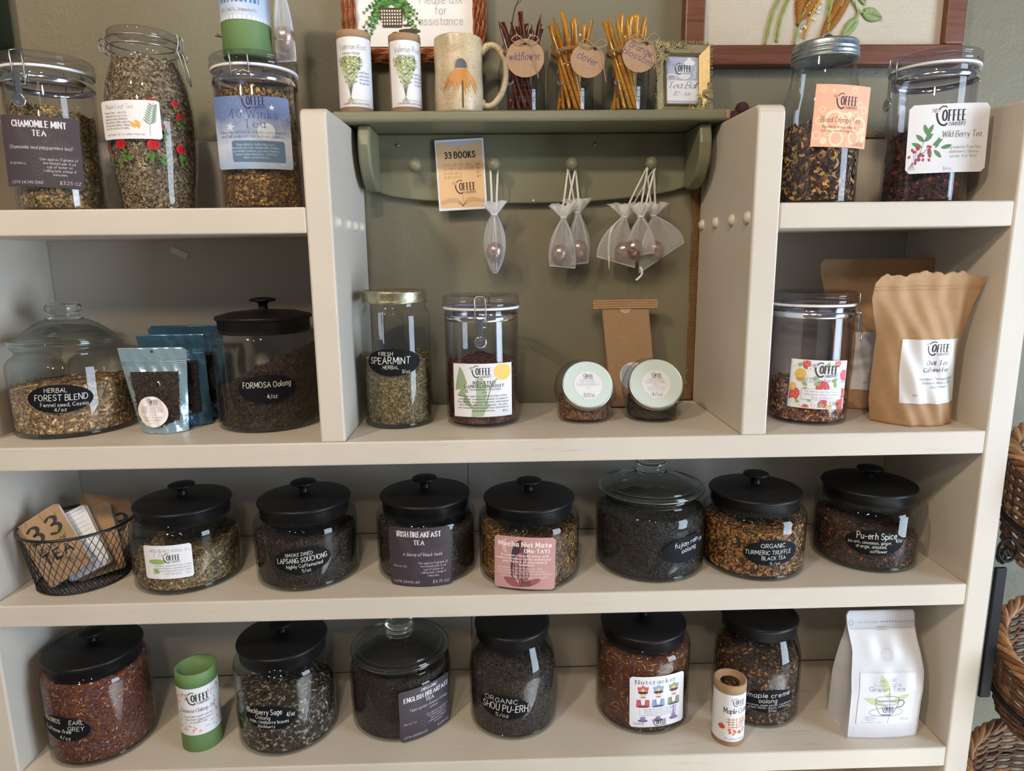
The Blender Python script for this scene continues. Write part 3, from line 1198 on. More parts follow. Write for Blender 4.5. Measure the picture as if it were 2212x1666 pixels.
def tall_jar(label, x, y, z, H, tea, h0, R, rl, n, seed, **kw):
    j = thing('tea_jar', label, 'jar', (x, y, z))
    glass_body(j, [(0, .0015), (R - .012, .0005), (R, .0, .010), (R, H - .064, .028), (rl - .001, H - .022, .012), (rl - .004, H - .004)])
    base_glass(j, R)
    b = MB()
    lathe(b, rprof([(rl - .004, H - .020), (rl, H - .0195), (rl, H - .003), (rl + .003, H - .001), (rl + .003, H + .003), (rl, H + .005), (rl - .006, H + .0055), (rl * .5, H + .006), (0, H + .006)]), 56)
    b.build('lid', BLACKM, j)
    R2 = R - .003

    def pr(zz):
        if zz < H - .075:
            return R2
        t_ = min(1, (zz - (H - .075)) / .05)
        return R2 + (rl - .008 - R2) * t_ * t_ * (3 - 2 * t_)
    c, f = contents(j, R2, .0078, h0, tea, n, seed=seed, prof=pr, **kw)
    f.parent = c
    return j


def glass_lid_jar(label, x, y, z, H, tea, h0, R, n, seed, rim=None, steep=.028, knob=(.027, .024), **kw):
    """cookie jar with a heavy glass lid and knob; H: height of the lid's rim"""
    rim = rim or R - .003
    j = thing('tea_jar', label, 'jar', (x, y, z))
    glass_body(j, [(0, .0015), (R - .012, .0005), (R, .0, .010), (R, H - .030, .014), (rim - .012, H - .018, .006), (rim - .011, H - .012, .003), (rim - .005, H - .007, .003), (rim - .008, H - .002)])
    base_glass(j, R)
    b = MB()
    kr, kh = knob
    hd = H + steep
    outer = [(rim - .006, H - .002), (rim, H, .002), (rim, H + .004, .002), (rim - .014, H + .007, .004), (rim * .55, hd - .008, .02), (kr * 1.15, hd, .004)]
    b2 = MB()
    inner = [(kr * .8, hd - .004), (rim * .52, hd - .012), (rim - .017, H + .002), (rim - .006, H - .002)]
    lathe(b2, rprof([(0, hd + .001), (kr * 1.15, hd + .0)] + outer[::-1][1:] + [(rim - .017, H + .002, .003), (rim * .5, hd - .012, .02), (0, hd - .007)]), 64)
    ld = b2.build('glass_lid', LIDGL, j)
    b = MB()
    tube(b, [((rim - .0025) * math.cos(a), (rim - .0025) * math.sin(a), H + .002) for a in [2 * PI * k / 64 for k in range(64)]], .0034, 10, True)
    b.build('lid_rim', KNOBGL, ld)
    b = MB()
    tube(b, [((rim - .014) * math.cos(a), (rim - .014) * math.sin(a), H + .0066) for a in [2 * PI * k / 64 for k in range(64)]], .0016, 8, True)
    b.build('lid_ridge', KNOBGL, ld)
    b = MB()
    lathe(b, rprof([(0, hd + .0012), (kr * 1.1, hd + .0012, .002), (kr * .82, hd + .004, .003), (kr * .74, hd + .009, .003), (kr, hd + kh * .55, .006), (kr, hd + kh * .8, .005), (kr * .8, hd + kh, .004), (0, hd + kh + .001)]), 40)
    b.build('glass_knob', KNOBGL, ld)
    c, f = contents(j, R - .003, .0078, h0, tea, n, seed=seed, **kw)
    f.parent = c
    return j


def bend_onto(b, R, th):
    """turn a piece modelled facing -y with its origin on the jar wall"""
    c, s = math.cos(th), math.sin(th)
    b.v = [(x * c - (y - R) * s, x * s + (y - R) * c, z) for x, y, z in b.v]


def canister(label, x, y, tea, h0, n, seed, th=0.0, R=.0615, k=1.0, z=None, front='clasp', **kw):
    """acrylic storage canister with a steel band, white gasket and a wire clasp; th: where the clasp faces"""
    j = thing('acrylic_canister', label, 'canister', (x, y, z))
    zb = .180 * k
    glass_body(j, [(0, .0015), (R - .010, .0005), (R, .0, .007), (R, zb + .012), (R - .001, zb + .014)], ACRYL)
    b = MB()
    lathe(b, rprof([(0, .006), (R - .010, .005), (R - .003, .007, .004), (R - .0025, zb + .012)]), 56)
    b.build('inner_wall', ACRYL, j)
    b = MB()
    lathe(b, [(R + .0004, zb - .0045), (R + .0012, zb - .004), (R + .0012, zb + .004), (R + .0004, zb + .0045)], 64)
    bd = b.build('steel_band', CHROME, j)
    zg = zb + .0135
    b = MB()
    lathe(b, rprof([(R - .002, zg), (R + .0022, zg + .0005, .001), (R + .0025, zg + .004, .001), (R - .002, zg + .0045)]), 64)
    b.build('gasket', GASKET, j)
    b = MB()
    L = zg + .005
    lathe(b, rprof([(R - .004, L), (R + .0035, L, .002), (R + .004, L + .006, .003), (R + .0005, L + .009, .002), (R + .0036, L + .012, .002), (R + .001, L + .0175, .004), (R - .008, L + .0195, .003), (R - .014, L + .0165, .003), (R * .5, L + .0150), (0, L + .0145)]), 64)
    ld = b.build('lid', LIDAC, j)
    b = MB()
    lathe(b, rprof([(R - .005, L - .016), (R - .005, L + .002), (R - .012, L + .003), (R - .012, L - .014), (0, L - .012)]), 48)
    b.build('lid_plug', LIDAC, ld)
    # clasp
    zt = L + .015
    b = MB()
    tube(b, [(-.0085, -.004, zb - .012), (-.0085, -.0045, zt), (-.006, .002, zt + .003), (.006, .002, zt + .003), (.0085, -.0045, zt), (.0085, -.004, zb - .012)], .0011, 8)
    tube(b, [(-.0085, -.004, zb - .012), (.0085, -.004, zb - .012)], .0011, 8)
    bend_onto(b, R + .001, th)
    cl = b.build('wire_bail', STEELW, j)
    b = MB()
    bbox(b, (-.0042, -.0085, zb - .026), (.0042, -.0045, zb + .003), .001)
    bbox(b, (-.007, -.005, zb - .004), (.007, -.0005, zb + .004), .001)
    bend_onto(b, R + .001, th)
    lv = b.build('lever', CHROME, cl)
    b = MB()
    lathe(b, rprof([(0, .0006), (.004, .0), (.0075, .0022), (.0098, .0012), (.0098, .0), (.007, .001), (0, -.001)]), 24)
    b.v = [(px, -.0095 - pz, zb - .035 + py) for px, py, pz in b.v]
    bend_onto(b, R + .001, th)
    b.build('finger_tab', CHROME, cl)
    # hinge on the other side
    b = MB()
    tube(b, [(-.013, -.003, zb + .003), (-.013, -.0045, zt - .002), (-.011, .002, zt + .001)], .0011, 8)
    tube(b, [(.013, -.003, zb + .003), (.013, -.0045, zt - .002), (.011, .002, zt + .001)], .0011, 8)
    tube(b, [(-.016, -.003, zb - .003), (-.013, -.0035, zb + .003), (-.005, -.0035, zb + .006), (0, -.0035, zb + .003), (.005, -.0035, zb + .006), (.013, -.0035, zb + .003), (.016, -.003, zb - .003)], .0011, 8)
    bend_onto(b, R + .001, th + PI)
    b.build('hinge_wire', STEELW, j)
    c, f = contents(j, R - .004, .006, h0, tea, n, seed=seed, **kw)
    f.parent = c
    return j


def rect_label(parent, R, th, z, w, h, shape='clip', m=None, tilt=0.0, bend=None, r=.004, lift=.0006):
    sf = cyl_surf(R, D(th), z, tilt, bend, lift=lift)
    lb = sheet(sf, w, h, shape, r, mats=m or WHITE, name='paper_label', parent=parent, nx=20)
    return lb, Print(sf)


def rows(p, w, h, lines, style, m):
    for s, x, y, ch, wd in lines:
        p.text(s, x * w, y * h, ch * h, style, m, width=wd * w)


FERN = ink('fern_on_card', 84, 74, 86)
CARDW = ink('card_white', 222, 220, 226)


def fern_card(parent, R, th, z, title, sub, kind, lot, price, tilt=0.0, bend=None, w=.105, h=.103, shape='soft', lift=.0006):
    lb, p = rect_label(parent, R, th, z, w, h, shape, NAVY, tilt, bend, .005, lift)
    for ax, ay, ang, ln in ((-.05, -.40, 1.75, .72), (.02, .05, .55, .42), (-.10, .08, 2.55, .42), (.10, -.22, .9, .4)):
        q = [(ax * w + math.cos(ang - t * .5) * ln * w * t, ay * h + math.sin(ang - t * .5) * ln * h * t) for t in [i / 12 for i in range(13)]]
        p.ribbon(q, .0006, FERN, newlay=True)
        for i in range(1, 12):
            for s in (-1, 1):
                a = ang - i / 12 * .5 + s * 1.0
                l2 = .013 * (1 - i / 14)
                p.ribbon([q[i], (q[i][0] + math.cos(a) * l2, q[i][1] + math.sin(a) * l2)], .0009, FERN)
    for s, x, y, ch, wd in title:
        p.text(s, x * w, y * h, ch * h, 'deco', CARDW, width=wd * w)
    for s, x, y, ch, wd in sub:
        p.text(s, x * w, y * h, ch * h, 'hand', CARDW, width=wd * w)
    p.text(kind, -.30 * w, -.18 * h, .028 * h, 'sans', CARDW, width=.20 * w)
    p.ribbon([(-.43 * w, -.165 * h), (-.425 * w, -.18 * h), (-.41 * w, -.145 * h)], .0005, CARDW)
    for i, s in enumerate(('Use approx 3 grams of', 'tea leaves per 6 oz', 'cup of water at', 'rolling boil, steep 4', 'minutes')):
        p.text(s, .215 * w, (-.115 - .054 * i) * h, .036 * h, 'hand', CARDW, width=(.46, .40, .31, .39, .17)[i] * w)
    p.text('LOT# ' + lot, -.22 * w, -.45 * h, .040 * h, 'hand', CARDW, width=.42 * w)
    p.text(price, .33 * w, -.45 * h, .044 * h, 'hand', CARDW, width=.26 * w)
    p.build('lettering', lb)
    return lb


# -- third shelf -----------------------------------------------------------
HR = .132
j = montana('round glass jar of green herbs, white label reading Breathe Well Herbal Tea', .330, .107, S3, HR, 'breathe', .060, sx=.12, sy=.10, seed=2, n=2600)
w, h = .077, .0575
lb, p = rect_label(j, .0868, 4, .060, w, h, 'clip', r=.003)
SG = ink('sage_print', 150, 178, 110)
SGY = ink('steam_print', 196, 200, 208)
p.disc(-.2 * w, .02 * h, .19 * w, .08 * h, SG)
p.ring(-.14 * w, -.30 * h, .012, .0007, SGY)
p.poly([(-.3 * w, -.18 * h), (-.2 * w, -.2 * h), (-.17 * w, -.31 * h), (-.22 * w, -.35 * h), (-.31 * w, -.33 * h)], SG)
for dx in (-.24, -.13):
    p.ribbon(catmull([(dx * w, .14 * h), ((dx - .03) * w, .22 * h), ((dx + .02) * w, .3 * h), ((dx) * w, .4 * h)], 4), .0016, SGY)
rows(p, w, h, [('BREATHE WELL HERBAL TEA', .06, .30, .075, .80)], 'caps', INKG)
p.logo(.08 * w, .10 * h, .36 * w)
rows(p, w, h, [('Ingredients: peppermint leaves, orange,', .1, -.12, .05, .74), ('ginger, eucalyptus, cinnamon, licorice,', .1, -.20, .05, .72), ('fennel seed, schisandra berry, mullein', .1, -.28, .05, .72), ('leaf, lemon grass', .1, -.36, .05, .34), ('$3/oz', .40, -.37, .04, .08)], 'sans', INKG)
p.build('lettering', lb)

j = montana('round glass jar of black tea, chalk label reading Smoke Dried Lapsang Souchong', .537, .109, S3, HR, 'black', .082, sy=-.04, seed=3)
oval(j, .0868, 9.7, .0556, [('SMOKE DRIED', -.04, .21, .12, .47), ('LAPSANG SOUCHONG', .0, -.04, .19, .86), ('highly Caffeinated', .03, -.24, .13, .62), ('5/oz', .05, -.43, .12, .15)], .07)

j = montana('round glass jar of black tea, dark card label reading Irish Breakfast Tea', .745, .119, S3, HR, 'wiry', .088, seed=4)
fern_card(j, .0868, -2.5, .0535, [('IRISH BREAKFAST', .0, .345, .085, .70), ('TEA', .0, .215, .075, .16)], [('A blend of black teas', .05, .02, .055, .62)], 'BLACK TEA', '25H130-461', '$3.75 OZ', bend=.12)

j = montana('round glass jar of brown tea and marigold threads, pink label reading Mocha Nut Mate', .926, .094, S3, HR, 'mocha', .082, seed=5, sx=.05, n=3200)
w, h = .100, .090
PINK = ink('pink_card', 196, 150, 148)
PK1, PK2, PK3 = ink('pink_dark', 150, 88, 92), ink('plum', 70, 46, 56), ink('pink_pale', 218, 182, 178)
lb, p = rect_label(j, .0868, -8, .0505, w, h, 'clip', PINK, -.02, .22, .004)
p.disc(-.31 * w, .32 * h, .06 * w, .14 * h, PK3); p.disc(-.27 * w, .33 * h, .05 * w, .13 * h, PINK)
p.poly(catmull([(-.22 * w, .05 * h), (-.19 * w, .3 * h), (-.08 * w, .44 * h), (.0, .36 * h), (.05 * w, .05 * h), (.06 * w, -.3 * h), (-.2 * w, -.3 * h)], 4, True), PK2)
p.disc(-.01 * w, .28 * h, .06 * w, .11 * h, PK1)
p.poly(catmull([(-.16 * w, .1 * h), (-.05 * w, .2 * h), (.04 * w, .05 * h), (.07 * w, -.2 * h), (.0, -.34 * h), (-.15 * w, -.3 * h), (-.19 * w, -.1 * h)], 4, True), ink('rose_print', 172, 116, 116))
p.poly(catmull([(-.34 * w, -.30 * h), (-.2 * w, -.28 * h), (.0, -.36 * h), (.2 * w, -.28 * h), (.26 * w, -.33 * h), (.1 * w, -.44 * h), (-.2 * w, -.46 * h)], 4, True), PK1)
p.poly([(-.2 * w, -.22 * h), (-.17 * w, -.24 * h), (-.06 * w, -.4 * h), (-.09 * w, -.4 * h)], PK3)
CW = ink('cream_print', 244, 234, 230)
rows(p, w, h, [('Mocha Nut Mate', -.0, .32, .085, .86), ('(Ma-TAY)', .2, .21, .065, .40)], 'black', CW)
rows(p, w, h, [('Brazilian toasted mate with', .0, .125, .042, .78), ('mellow chickory notes enhanced', -.02, .065, .042, .88), ('with flavors of chocolate &', .0, .005, .042, .72), ('hazelnut.', .04, -.05, .042, .26)], 'bold', CW)
rows(p, w, h, [('Ingredients: toasted mate tea, dark', -.08, -.115, .036, .74), ('choclate chips, natural hazelnut flavor,', -.03, -.165, .036, .82), ('natural chocolate flavor, marigold flowers.', .0, -.215, .036, .88), ('1 tbsp per 6 oz cup, 3-5 minutes @ 150*F', .0, -.285, .036, .78)], 'sans', CW)
p.logo(.0, -.38 * h, .22 * w)
p.build('lettering', lb)

j = glass_lid_jar('wide glass cookie jar of dark tea under heavy glass lid, chalk label Fujian Rain Oolong', 1.142, .118, S3, .139, 'dark', .105, .095, 3600, 6)
oval(j, .095, 27.7, .058, [('fujian rain', .02, .14, .19, .54), ('oolong', .05, -.11, .18, .34), ('5%', .39, .03, .13, .11)], .12)

j = montana('round glass jar of golden flecked tea, chalk label Organic Turmeric Truffle Black Tea', 1.325, .107, S3, HR, 'turmeric', .088, seed=7, sx=.03, sy=.05)
oval(j, .0868, -.3, .053, [('ORGANIC', .02, .20, .16, .43), ('TURMERIC TRUFFLE', -.05, -.06, .15, .82), ('BLACK TEA', .04, -.27, .14, .43), ('5./oz', .06, -.46, .10, .18)], .02)

j = montana('round glass jar half full of spiced tea, chalk label reading Pu-erh Spice', 1.538, .126, S3, HR, 'spice', .066, seed=8, sx=-.22, sy=.0, dome=.004)
oval(j, .0868, -18.4, .056, [('Pu-erh Spice', .03, .14, .25, .66), ('pu-erh, cinnamon, ginger,', -.08, -.06, .12, .72), ('4/oz', .41, .0, .15, .12), ('orange, aniseed,', -.06, -.22, .13, .5), ('safflower', .06, -.40, .12, .28)], .05)

# -- bottom shelf ----------------------------------------------------------
HB = .176
j = montana('big glass jar of red rooibos with blue petals, chalk label Rooibos Earl Grey', .153, .093, S4, HB, 'rooibos', .150, R=.0850, seed=11, n=7000)
oval(j, .0850, -11.5, .077, [('ROOIBOS', -.20, .20, .19, .36), ('EARL', .27, .22, .17, .24), ('GREY', .26, -.04, .17, .27), ('Caffeine-free', -.10, -.17, .16, .56), ('4/oz', .06, -.43, .14, .20)], -.08)

j = montana('big glass jar of tea with pale sage leaves, chalk label Blackberry Sage Oolong', .480, .108, S4, HB, 'sage', .086, seed=12, sx=.04, sy=-.06, dome=.018, n=3400)
oval(j, .0868, -2, .078, [('Blackberry Sage', -.11, .14, .22, .68), ('4/oz', .38, .0, .18, .14), ('Oolong', -.12, -.07, .16, .28), ('sage, raspberry leaves', -.03, -.24, .14, .74), ('blackberry', -.06, -.42, .12, .32)], -.02)

j = glass_lid_jar('wide glass cookie jar of fine black tea under domed glass lid, dark English Breakfast card', .685, .142, S4, .134, 'english', .112, .0936, 5200, 13)
fern_card(j, .0936, 36, .054, [('ORGANIC', .06, .40, .055, .32), ('ENGLISH BREAKFAST', .03, .27, .085, .88), ('TEA', .06, .17, .065, .16)], [('Tippy golden flowery orange', .06, .07, .045, .76), ('pekoe', .14, .0, .042, .16)], 'BLACK TEA', '25G183-633', '$3.55 OZ', bend=.16, w=.104, h=.098)

j = tall_jar('tall shouldered glass jar of dark tea, chalk label Organic Shou Pu-erh', .895, .125, S4, .186, 'shou', .118, .0804, .066, 4400, 14, dome=.02, sy=.09)
oval(j, .0804, -13.4, .0666, [('ORGANIC', -.06, .20, .19, .64), ('SHOU PU-ERH', .02, -.16, .28, .90), ('5/oz', -.02, -.41, .15, .25)], -.06)

j = montana('big glass jar of red-brown tea with yellow petals, white Nutcracker label', 1.140, .135, S4, HB, 'nut', .142, seed=15, n=7600)
w, h = .102, .099
lb, p = rect_label(j, .0868, 7, .069, w, h, 'clip', None, .015, .14, .004)
p.text('Nutcracker', -.04 * w, .36 * h, .075 * h, 'serifb', ink('slate_print', 70, 78, 92), width=.72 * w, wt=.8)
SK = ink('skin_print', 236, 214, 200)
for k, (cx, c1) in enumerate(((-.27, (206, 92, 108)), (.0, (134, 170, 214)), (.29, (142, 156, 132)))):
    q = ink('coat_%d' % k, *c1)
    cx *= w
    p.poly([(cx - .10 * w, .30 * h), (cx + .10 * w, .30 * h), (cx + .08 * w, .19 * h), (cx - .08 * w, .19 * h)], q)
    p.disc(cx, .305 * h, .03 * w, .025 * h, q)
    p.poly([(cx - .07 * w, .21 * h), (cx, .28 * h), (cx + .07 * w, .21 * h)], ink('gold_print', 226, 196, 130))
    p.disc(cx, .19 * h, .085 * w, .03 * h, PK2)
    p.poly([(cx - .06 * w, .17 * h), (cx + .06 * w, .17 * h), (cx + .055 * w, .06 * h), (cx - .055 * w, .06 * h)], SK)
    p.disc(cx, .10 * h, .045 * w, .012 * h, INKG)
    for e in (-.025, .025):
        p.disc(cx + e * w, .145 * h, .008 * w, .008 * h, INKG, 8)
    p.poly([(cx - .11 * w, .05 * h), (cx + .11 * w, .05 * h), (cx + .12 * w, -.10 * h), (cx - .12 * w, -.10 * h)], q)
    p.poly([(cx - .04 * w, .05 * h), (cx + .04 * w, .05 * h), (cx + .025 * w, -.05 * h), (cx - .025 * w, -.05 * h)], WHITE)
    for e in (-1, 1):
        for g in range(4):
            p.disc(cx + e * (.055 - .004 * g) * w, (.03 - .03 * g) * h, .012 * w, .007 * h, PK2, 8)
    p.ribbon([(cx - .08 * w, -.09 * h), (cx + .08 * w, -.09 * h)], .0028, PK2)
    p.poly([(cx - .05 * w, -.12 * h), (cx + .05 * w, -.12 * h), (cx + .04 * w, -.37 * h), (cx - .04 * w, -.37 * h)], ink('boot_%d' % k, 150, 130, 172))
    p.disc(cx, -.37 * h, .085 * w, .03 * h, ink('stand_print', 122, 100, 146))
p.poly([(-.32 * w, -.12 * h), (.32 * w, -.11 * h), (.32 * w, -.29 * h), (-.32 * w, -.29 * h)], WHITE)
rows(p, w, h, [('Ingredients: Rooibos tea, apple', .02, -.155, .036, .56), ('pieces, cocoa nibs, natural', .0, -.195, .036, .48), ('caramel, natural, hazelnut,', .0, -.235, .036, .48), ('natural chestnut, marigold flower', .0, -.275, .036, .60)], 'sans', INKG)
p.text('herbal', -.34 * w, -.45 * h, .05 * h, 'sans', INKG, width=.17 * w)
p.text('$3/oz', .32 * w, -.41 * h, .04 * h, 'ital', INKG, width=.15 * w)
p.logo(.02 * w, -.42 * h, .26 * w)
p.build('lettering', lb)

j = tall_jar('tall shouldered glass jar of dark flecked tea, chalk label Maple Creme Oolong', 1.358, .134, S4, .184, 'maple', .122, .0779, .066, 4400, 16, dome=.02, sy=.09)
oval(j, .0779, -2.5, .057, [('maple creme', .0, .17, .20, .82), ('oolong', -.04, -.06, .18, .34), ('cinnamon, apple pieces, cardamom,', .0, -.20, .08, .92), ('maple flavor, cloves, safflower', .0, -.31, .08, .8), ('3/oz', .04, -.46, .12, .16)], .05)

# -- main shelf ------------------------------------------------------------
j = glass_lid_jar('low wide glass cookie jar of pale chopped herbs, chalk label Herbal Forest Blend', .154, .134, S2, .148, 'forest', .080, .0915, 3400, 21, rim=.0875, steep=.036, knob=(.027, .028), sx=.05)
oval(j, .0915, 18.9, .066, [('HERBAL', -.04, .235, .15, .33), ('FOREST BLEND', .02, -.06, .21, .78), ('Fennel seed, Cassia', .06, -.27, .13, .70), ('4/oz', .0, -.44, .13, .18)], -.02)

j = montana('big glass jar of dark oolong heaped to one side, chalk label Formosa Oolong', .480, .146, S2, .182, 'formosa', .098, R=.0854, seed=22, sx=.48, sy=-.05, n=3800)
oval(j, .0854, 16.3, .074, [('FORMOSA Oolong', .0, .05, .20, .80), ('4/oz', .07, -.36, .15, .16)], .02)

# screw-top jar of spearmint
j = thing('tea_jar', 'tall clear jar of green spearmint with an old brass screw lid', 'jar', (.705, .128, S2))
R = .0575
glass_body(j, [(0, .0015), (R - .012, .0005), (R, .0, .012), (R, .188, .016), (.0505, .200, .004), (.0505, .206)])
base_glass(j, R)
b = MB()
lathe(b, rprof([(.050, .2055), (.0535, .2055), (.0535, .209), (.0528, .2105), (.0535, .213), (.0528, .2155), (.0535, .218), (.0535, .224, .001), (.051, .2265, .001), (.048, .2258), (.047, .2248), (0, .2245)]), 64)
ld = b.build('screw_lid', BRASSY, j)
c, f = contents(j, R - .003, .0078, .117, 'spearmint', 3800, seed=23)
f.parent = c
oval(j, R, 1, .1126, [('FRESH', -.12, .24, .13, .25), ('SPEARMINT', -.06, -.06, .24, .72), ('HERBAL', -.04, -.24, .12, .28), ('3/oz', .22, -.40, .12, .14)])

j = canister('clear clip-top canister of dark red roots, white Roasted Dandelion Root label', .849, .129, 'dandelion', .108, 3000, 24, 0.0, z=S2, sy=.05)
w, h = .100, .0885
lb, p = rect_label(j, .0615, 2, .0645, w, h, 'rect', None, 0, .09)
LF, LF2, DY = ink('leaf_print', 152, 170, 140), ink('leaf_print_mid', 170, 186, 158), ink('dandelion_print', 238, 204, 112)
p.poly([(-.46 * w, .12 * h), (-.39 * w, .45 * h), (-.33 * w, .36 * h), (-.26 * w, .13 * h), (-.31 * w, .1 * h), (-.24 * w, -.04 * h), (-.3 * w, -.05 * h), (-.2 * w, -.25 * h), (-.14 * w, -.4 * h), (-.24 * w, -.3 * h), (-.34 * w, -.22 * h), (-.32 * w, -.12 * h), (-.44 * w, -.1 * h), (-.37 * w, .02 * h), (-.47 * w, .0)], LF)
p.poly([(-.2 * w, -.5 * h), (-.18 * w, -.3 * h), (-.11 * w, -.2 * h), (-.12 * w, .2 * h), (-.02 * w, .26 * h), (.06 * w, .1 * h), (.05 * w, -.2 * h), (.12 * w, -.3 * h), (.04 * w, -.36 * h), (.0, -.49 * h)], LF2)
p.ribbon(catmull([(.24 * w, .22 * h), (.15 * w, .12 * h), (.1 * w, -.05 * h), (.04 * w, -.3 * h)], 4), .0022, LF)
p.poly([(.33 * w + .16 * w * math.cos(a * PI / 18) * (1 if a % 2 else .86), .34 * h + .17 * h * min(.9, math.sin(a * PI / 18)) * (1 if a % 2 else .86)) for a in range(36)], DY)
p.logo(-.04 * w, .33 * h, .34 * w)
rows(p, w, h, [('ROASTED', .02, .12, .05, .36), ('DANDELION ROOT', .02, .055, .05, .66)], 'black', INK)
rows(p, w, h, [('(Taraxacum officinale)', .02, .005, .034, .55), ('c/s', .02, -.05, .034, .08), ('Primarily used as a caffeine-free coffee', .0, -.12, .030, .80), ('substitute, traditional remedy to support', .0, -.175, .030, .82), ('liver health, stimulate digestion, and reduce', .0, -.23, .030, .86), ('mild water retention. As always - do your', .0, -.285, .030, .80), ('own research and consult your physician if', .0, -.34, .030, .84), ('using medications.', .0, -.395, .030, .38), ('$2/oz', .37, -.41, .028, .09)], 'bold', INK)
p.build('lettering', lb)

j = canister('clear clip-top canister a third full of red fruit tea, strawberry print label', 1.406, .109, 'strawberry', .060, 2200, 25, D(62), R=.0635, z=S2, sx=-.1, sy=.12)
w, h = .0915, .080
lb, p = rect_label(j, .0635, -9.8, .069, w, h, 'rect', None, -.03, .075)
SR, SPK, SYL, SGN = ink('strawberry_red', 206, 84, 80), ink('strawberry_pink', 226, 92, 120), ink('strawberry_yellow', 222, 182, 92), ink('strawberry_leaf', 152, 176, 120)
for x, y, r, q in ((-.24, .42, .07, SR), (.3, .46, .06, SPK), (-.33, .2, .10, SYL), (.44, .22, .08, SPK), (.06, -.06, .12, SR), (-.42, -.2, .11, SR), (-.44, -.05, .06, SYL), (.1, -.42, .1, SR), (.42, -.38, .09, SR), (.2, -.46, .06, SYL), (-.2, -.48, .06, SR), (.44, -.16, .08, SR)):
    p.poly([((x + r * math.cos(a)) * w, (y + r * 1.15 * math.sin(a) - (.03 if math.sin(a) < -.7 else 0)) * h) for a in [2 * PI * i / 14 for i in range(14)] if abs(x + r * math.cos(a)) < .5 and abs(y + r * 1.18 * math.sin(a)) < .5], q)
    for i in range(7):
        sx_, sy_ = x + r * .6 * math.cos(i * 2.4), y + r * .6 * math.sin(i * 1.7)
        if abs(sx_) < .49 and abs(sy_) < .48:
            p.disc(sx_ * w, sy_ * h, .0006, .0007, CW, 6)
for x, y, a in ((-.12, .12, .3), (-.2, -.03, 2.5), (.1, .34, 1.2), (.22, .06, .6), (.3, -.06, 1.9), (-.28, -.16, .9), (-.3, -.38, 2.8), (.3, .42, 3.6), (-.08, -.02, .8), (-.4, .36, .5), (.0, -.44, .2), (-.12, -.36, 2.2)):
    p.leaf(x * w, y * h, .011, .006, a, SGN)
for x, y in ((-.42, .36), (-.2, .14), (-.42, -.36), (-.3, -.44), (-.05, -.42), (.2, -.36), (-.18, .32)):
    for i in range(5):
        p.disc(x * w + .0026 * math.cos(i * 1.257), y * h + .0026 * math.sin(i * 1.257), .002, .002, WHITE, 8)
    p.disc(x * w, y * h, .0013, .0013, SYL, 8)
p.poly([(-.28 * w, -.1 * h), (.42 * w, -.08 * h), (.42 * w, -.30 * h), (-.28 * w, -.31 * h)], WHITE)
for a, c_ in (((-.28, -.1), (.42, -.08)), ((.42, -.08), (.42, -.30)), ((.42, -.30), (-.28, -.31)), ((-.28, -.31), (-.28, -.1))):
    p.ribbon([(a[0] * w, a[1] * h), (c_[0] * w, c_[1] * h)], .0004, INKG)
p.logo(.08 * w, .28 * h, .44 * w)
p.text('Wild Strawberry Tea', .06 * w, .05 * h, .09 * h, 'sans', INKG, width=.86 * w, wt=.8)
rows(p, w, h, [('Ingredients: rose hips, hibiscus,', .07, -.155, .036, .60), ('apple pieces, natural strawberry', .07, -.215, .036, .62), ('flavor, strawberries', .07, -.275, .036, .38)], 'sans', INKG)
p.text('3.50/oz', .3 * w, -.42 * h, .08 * h, 'hand', ink('brown_pen', 120, 70, 30), width=.2 * w)
p.build('lettering', lb)


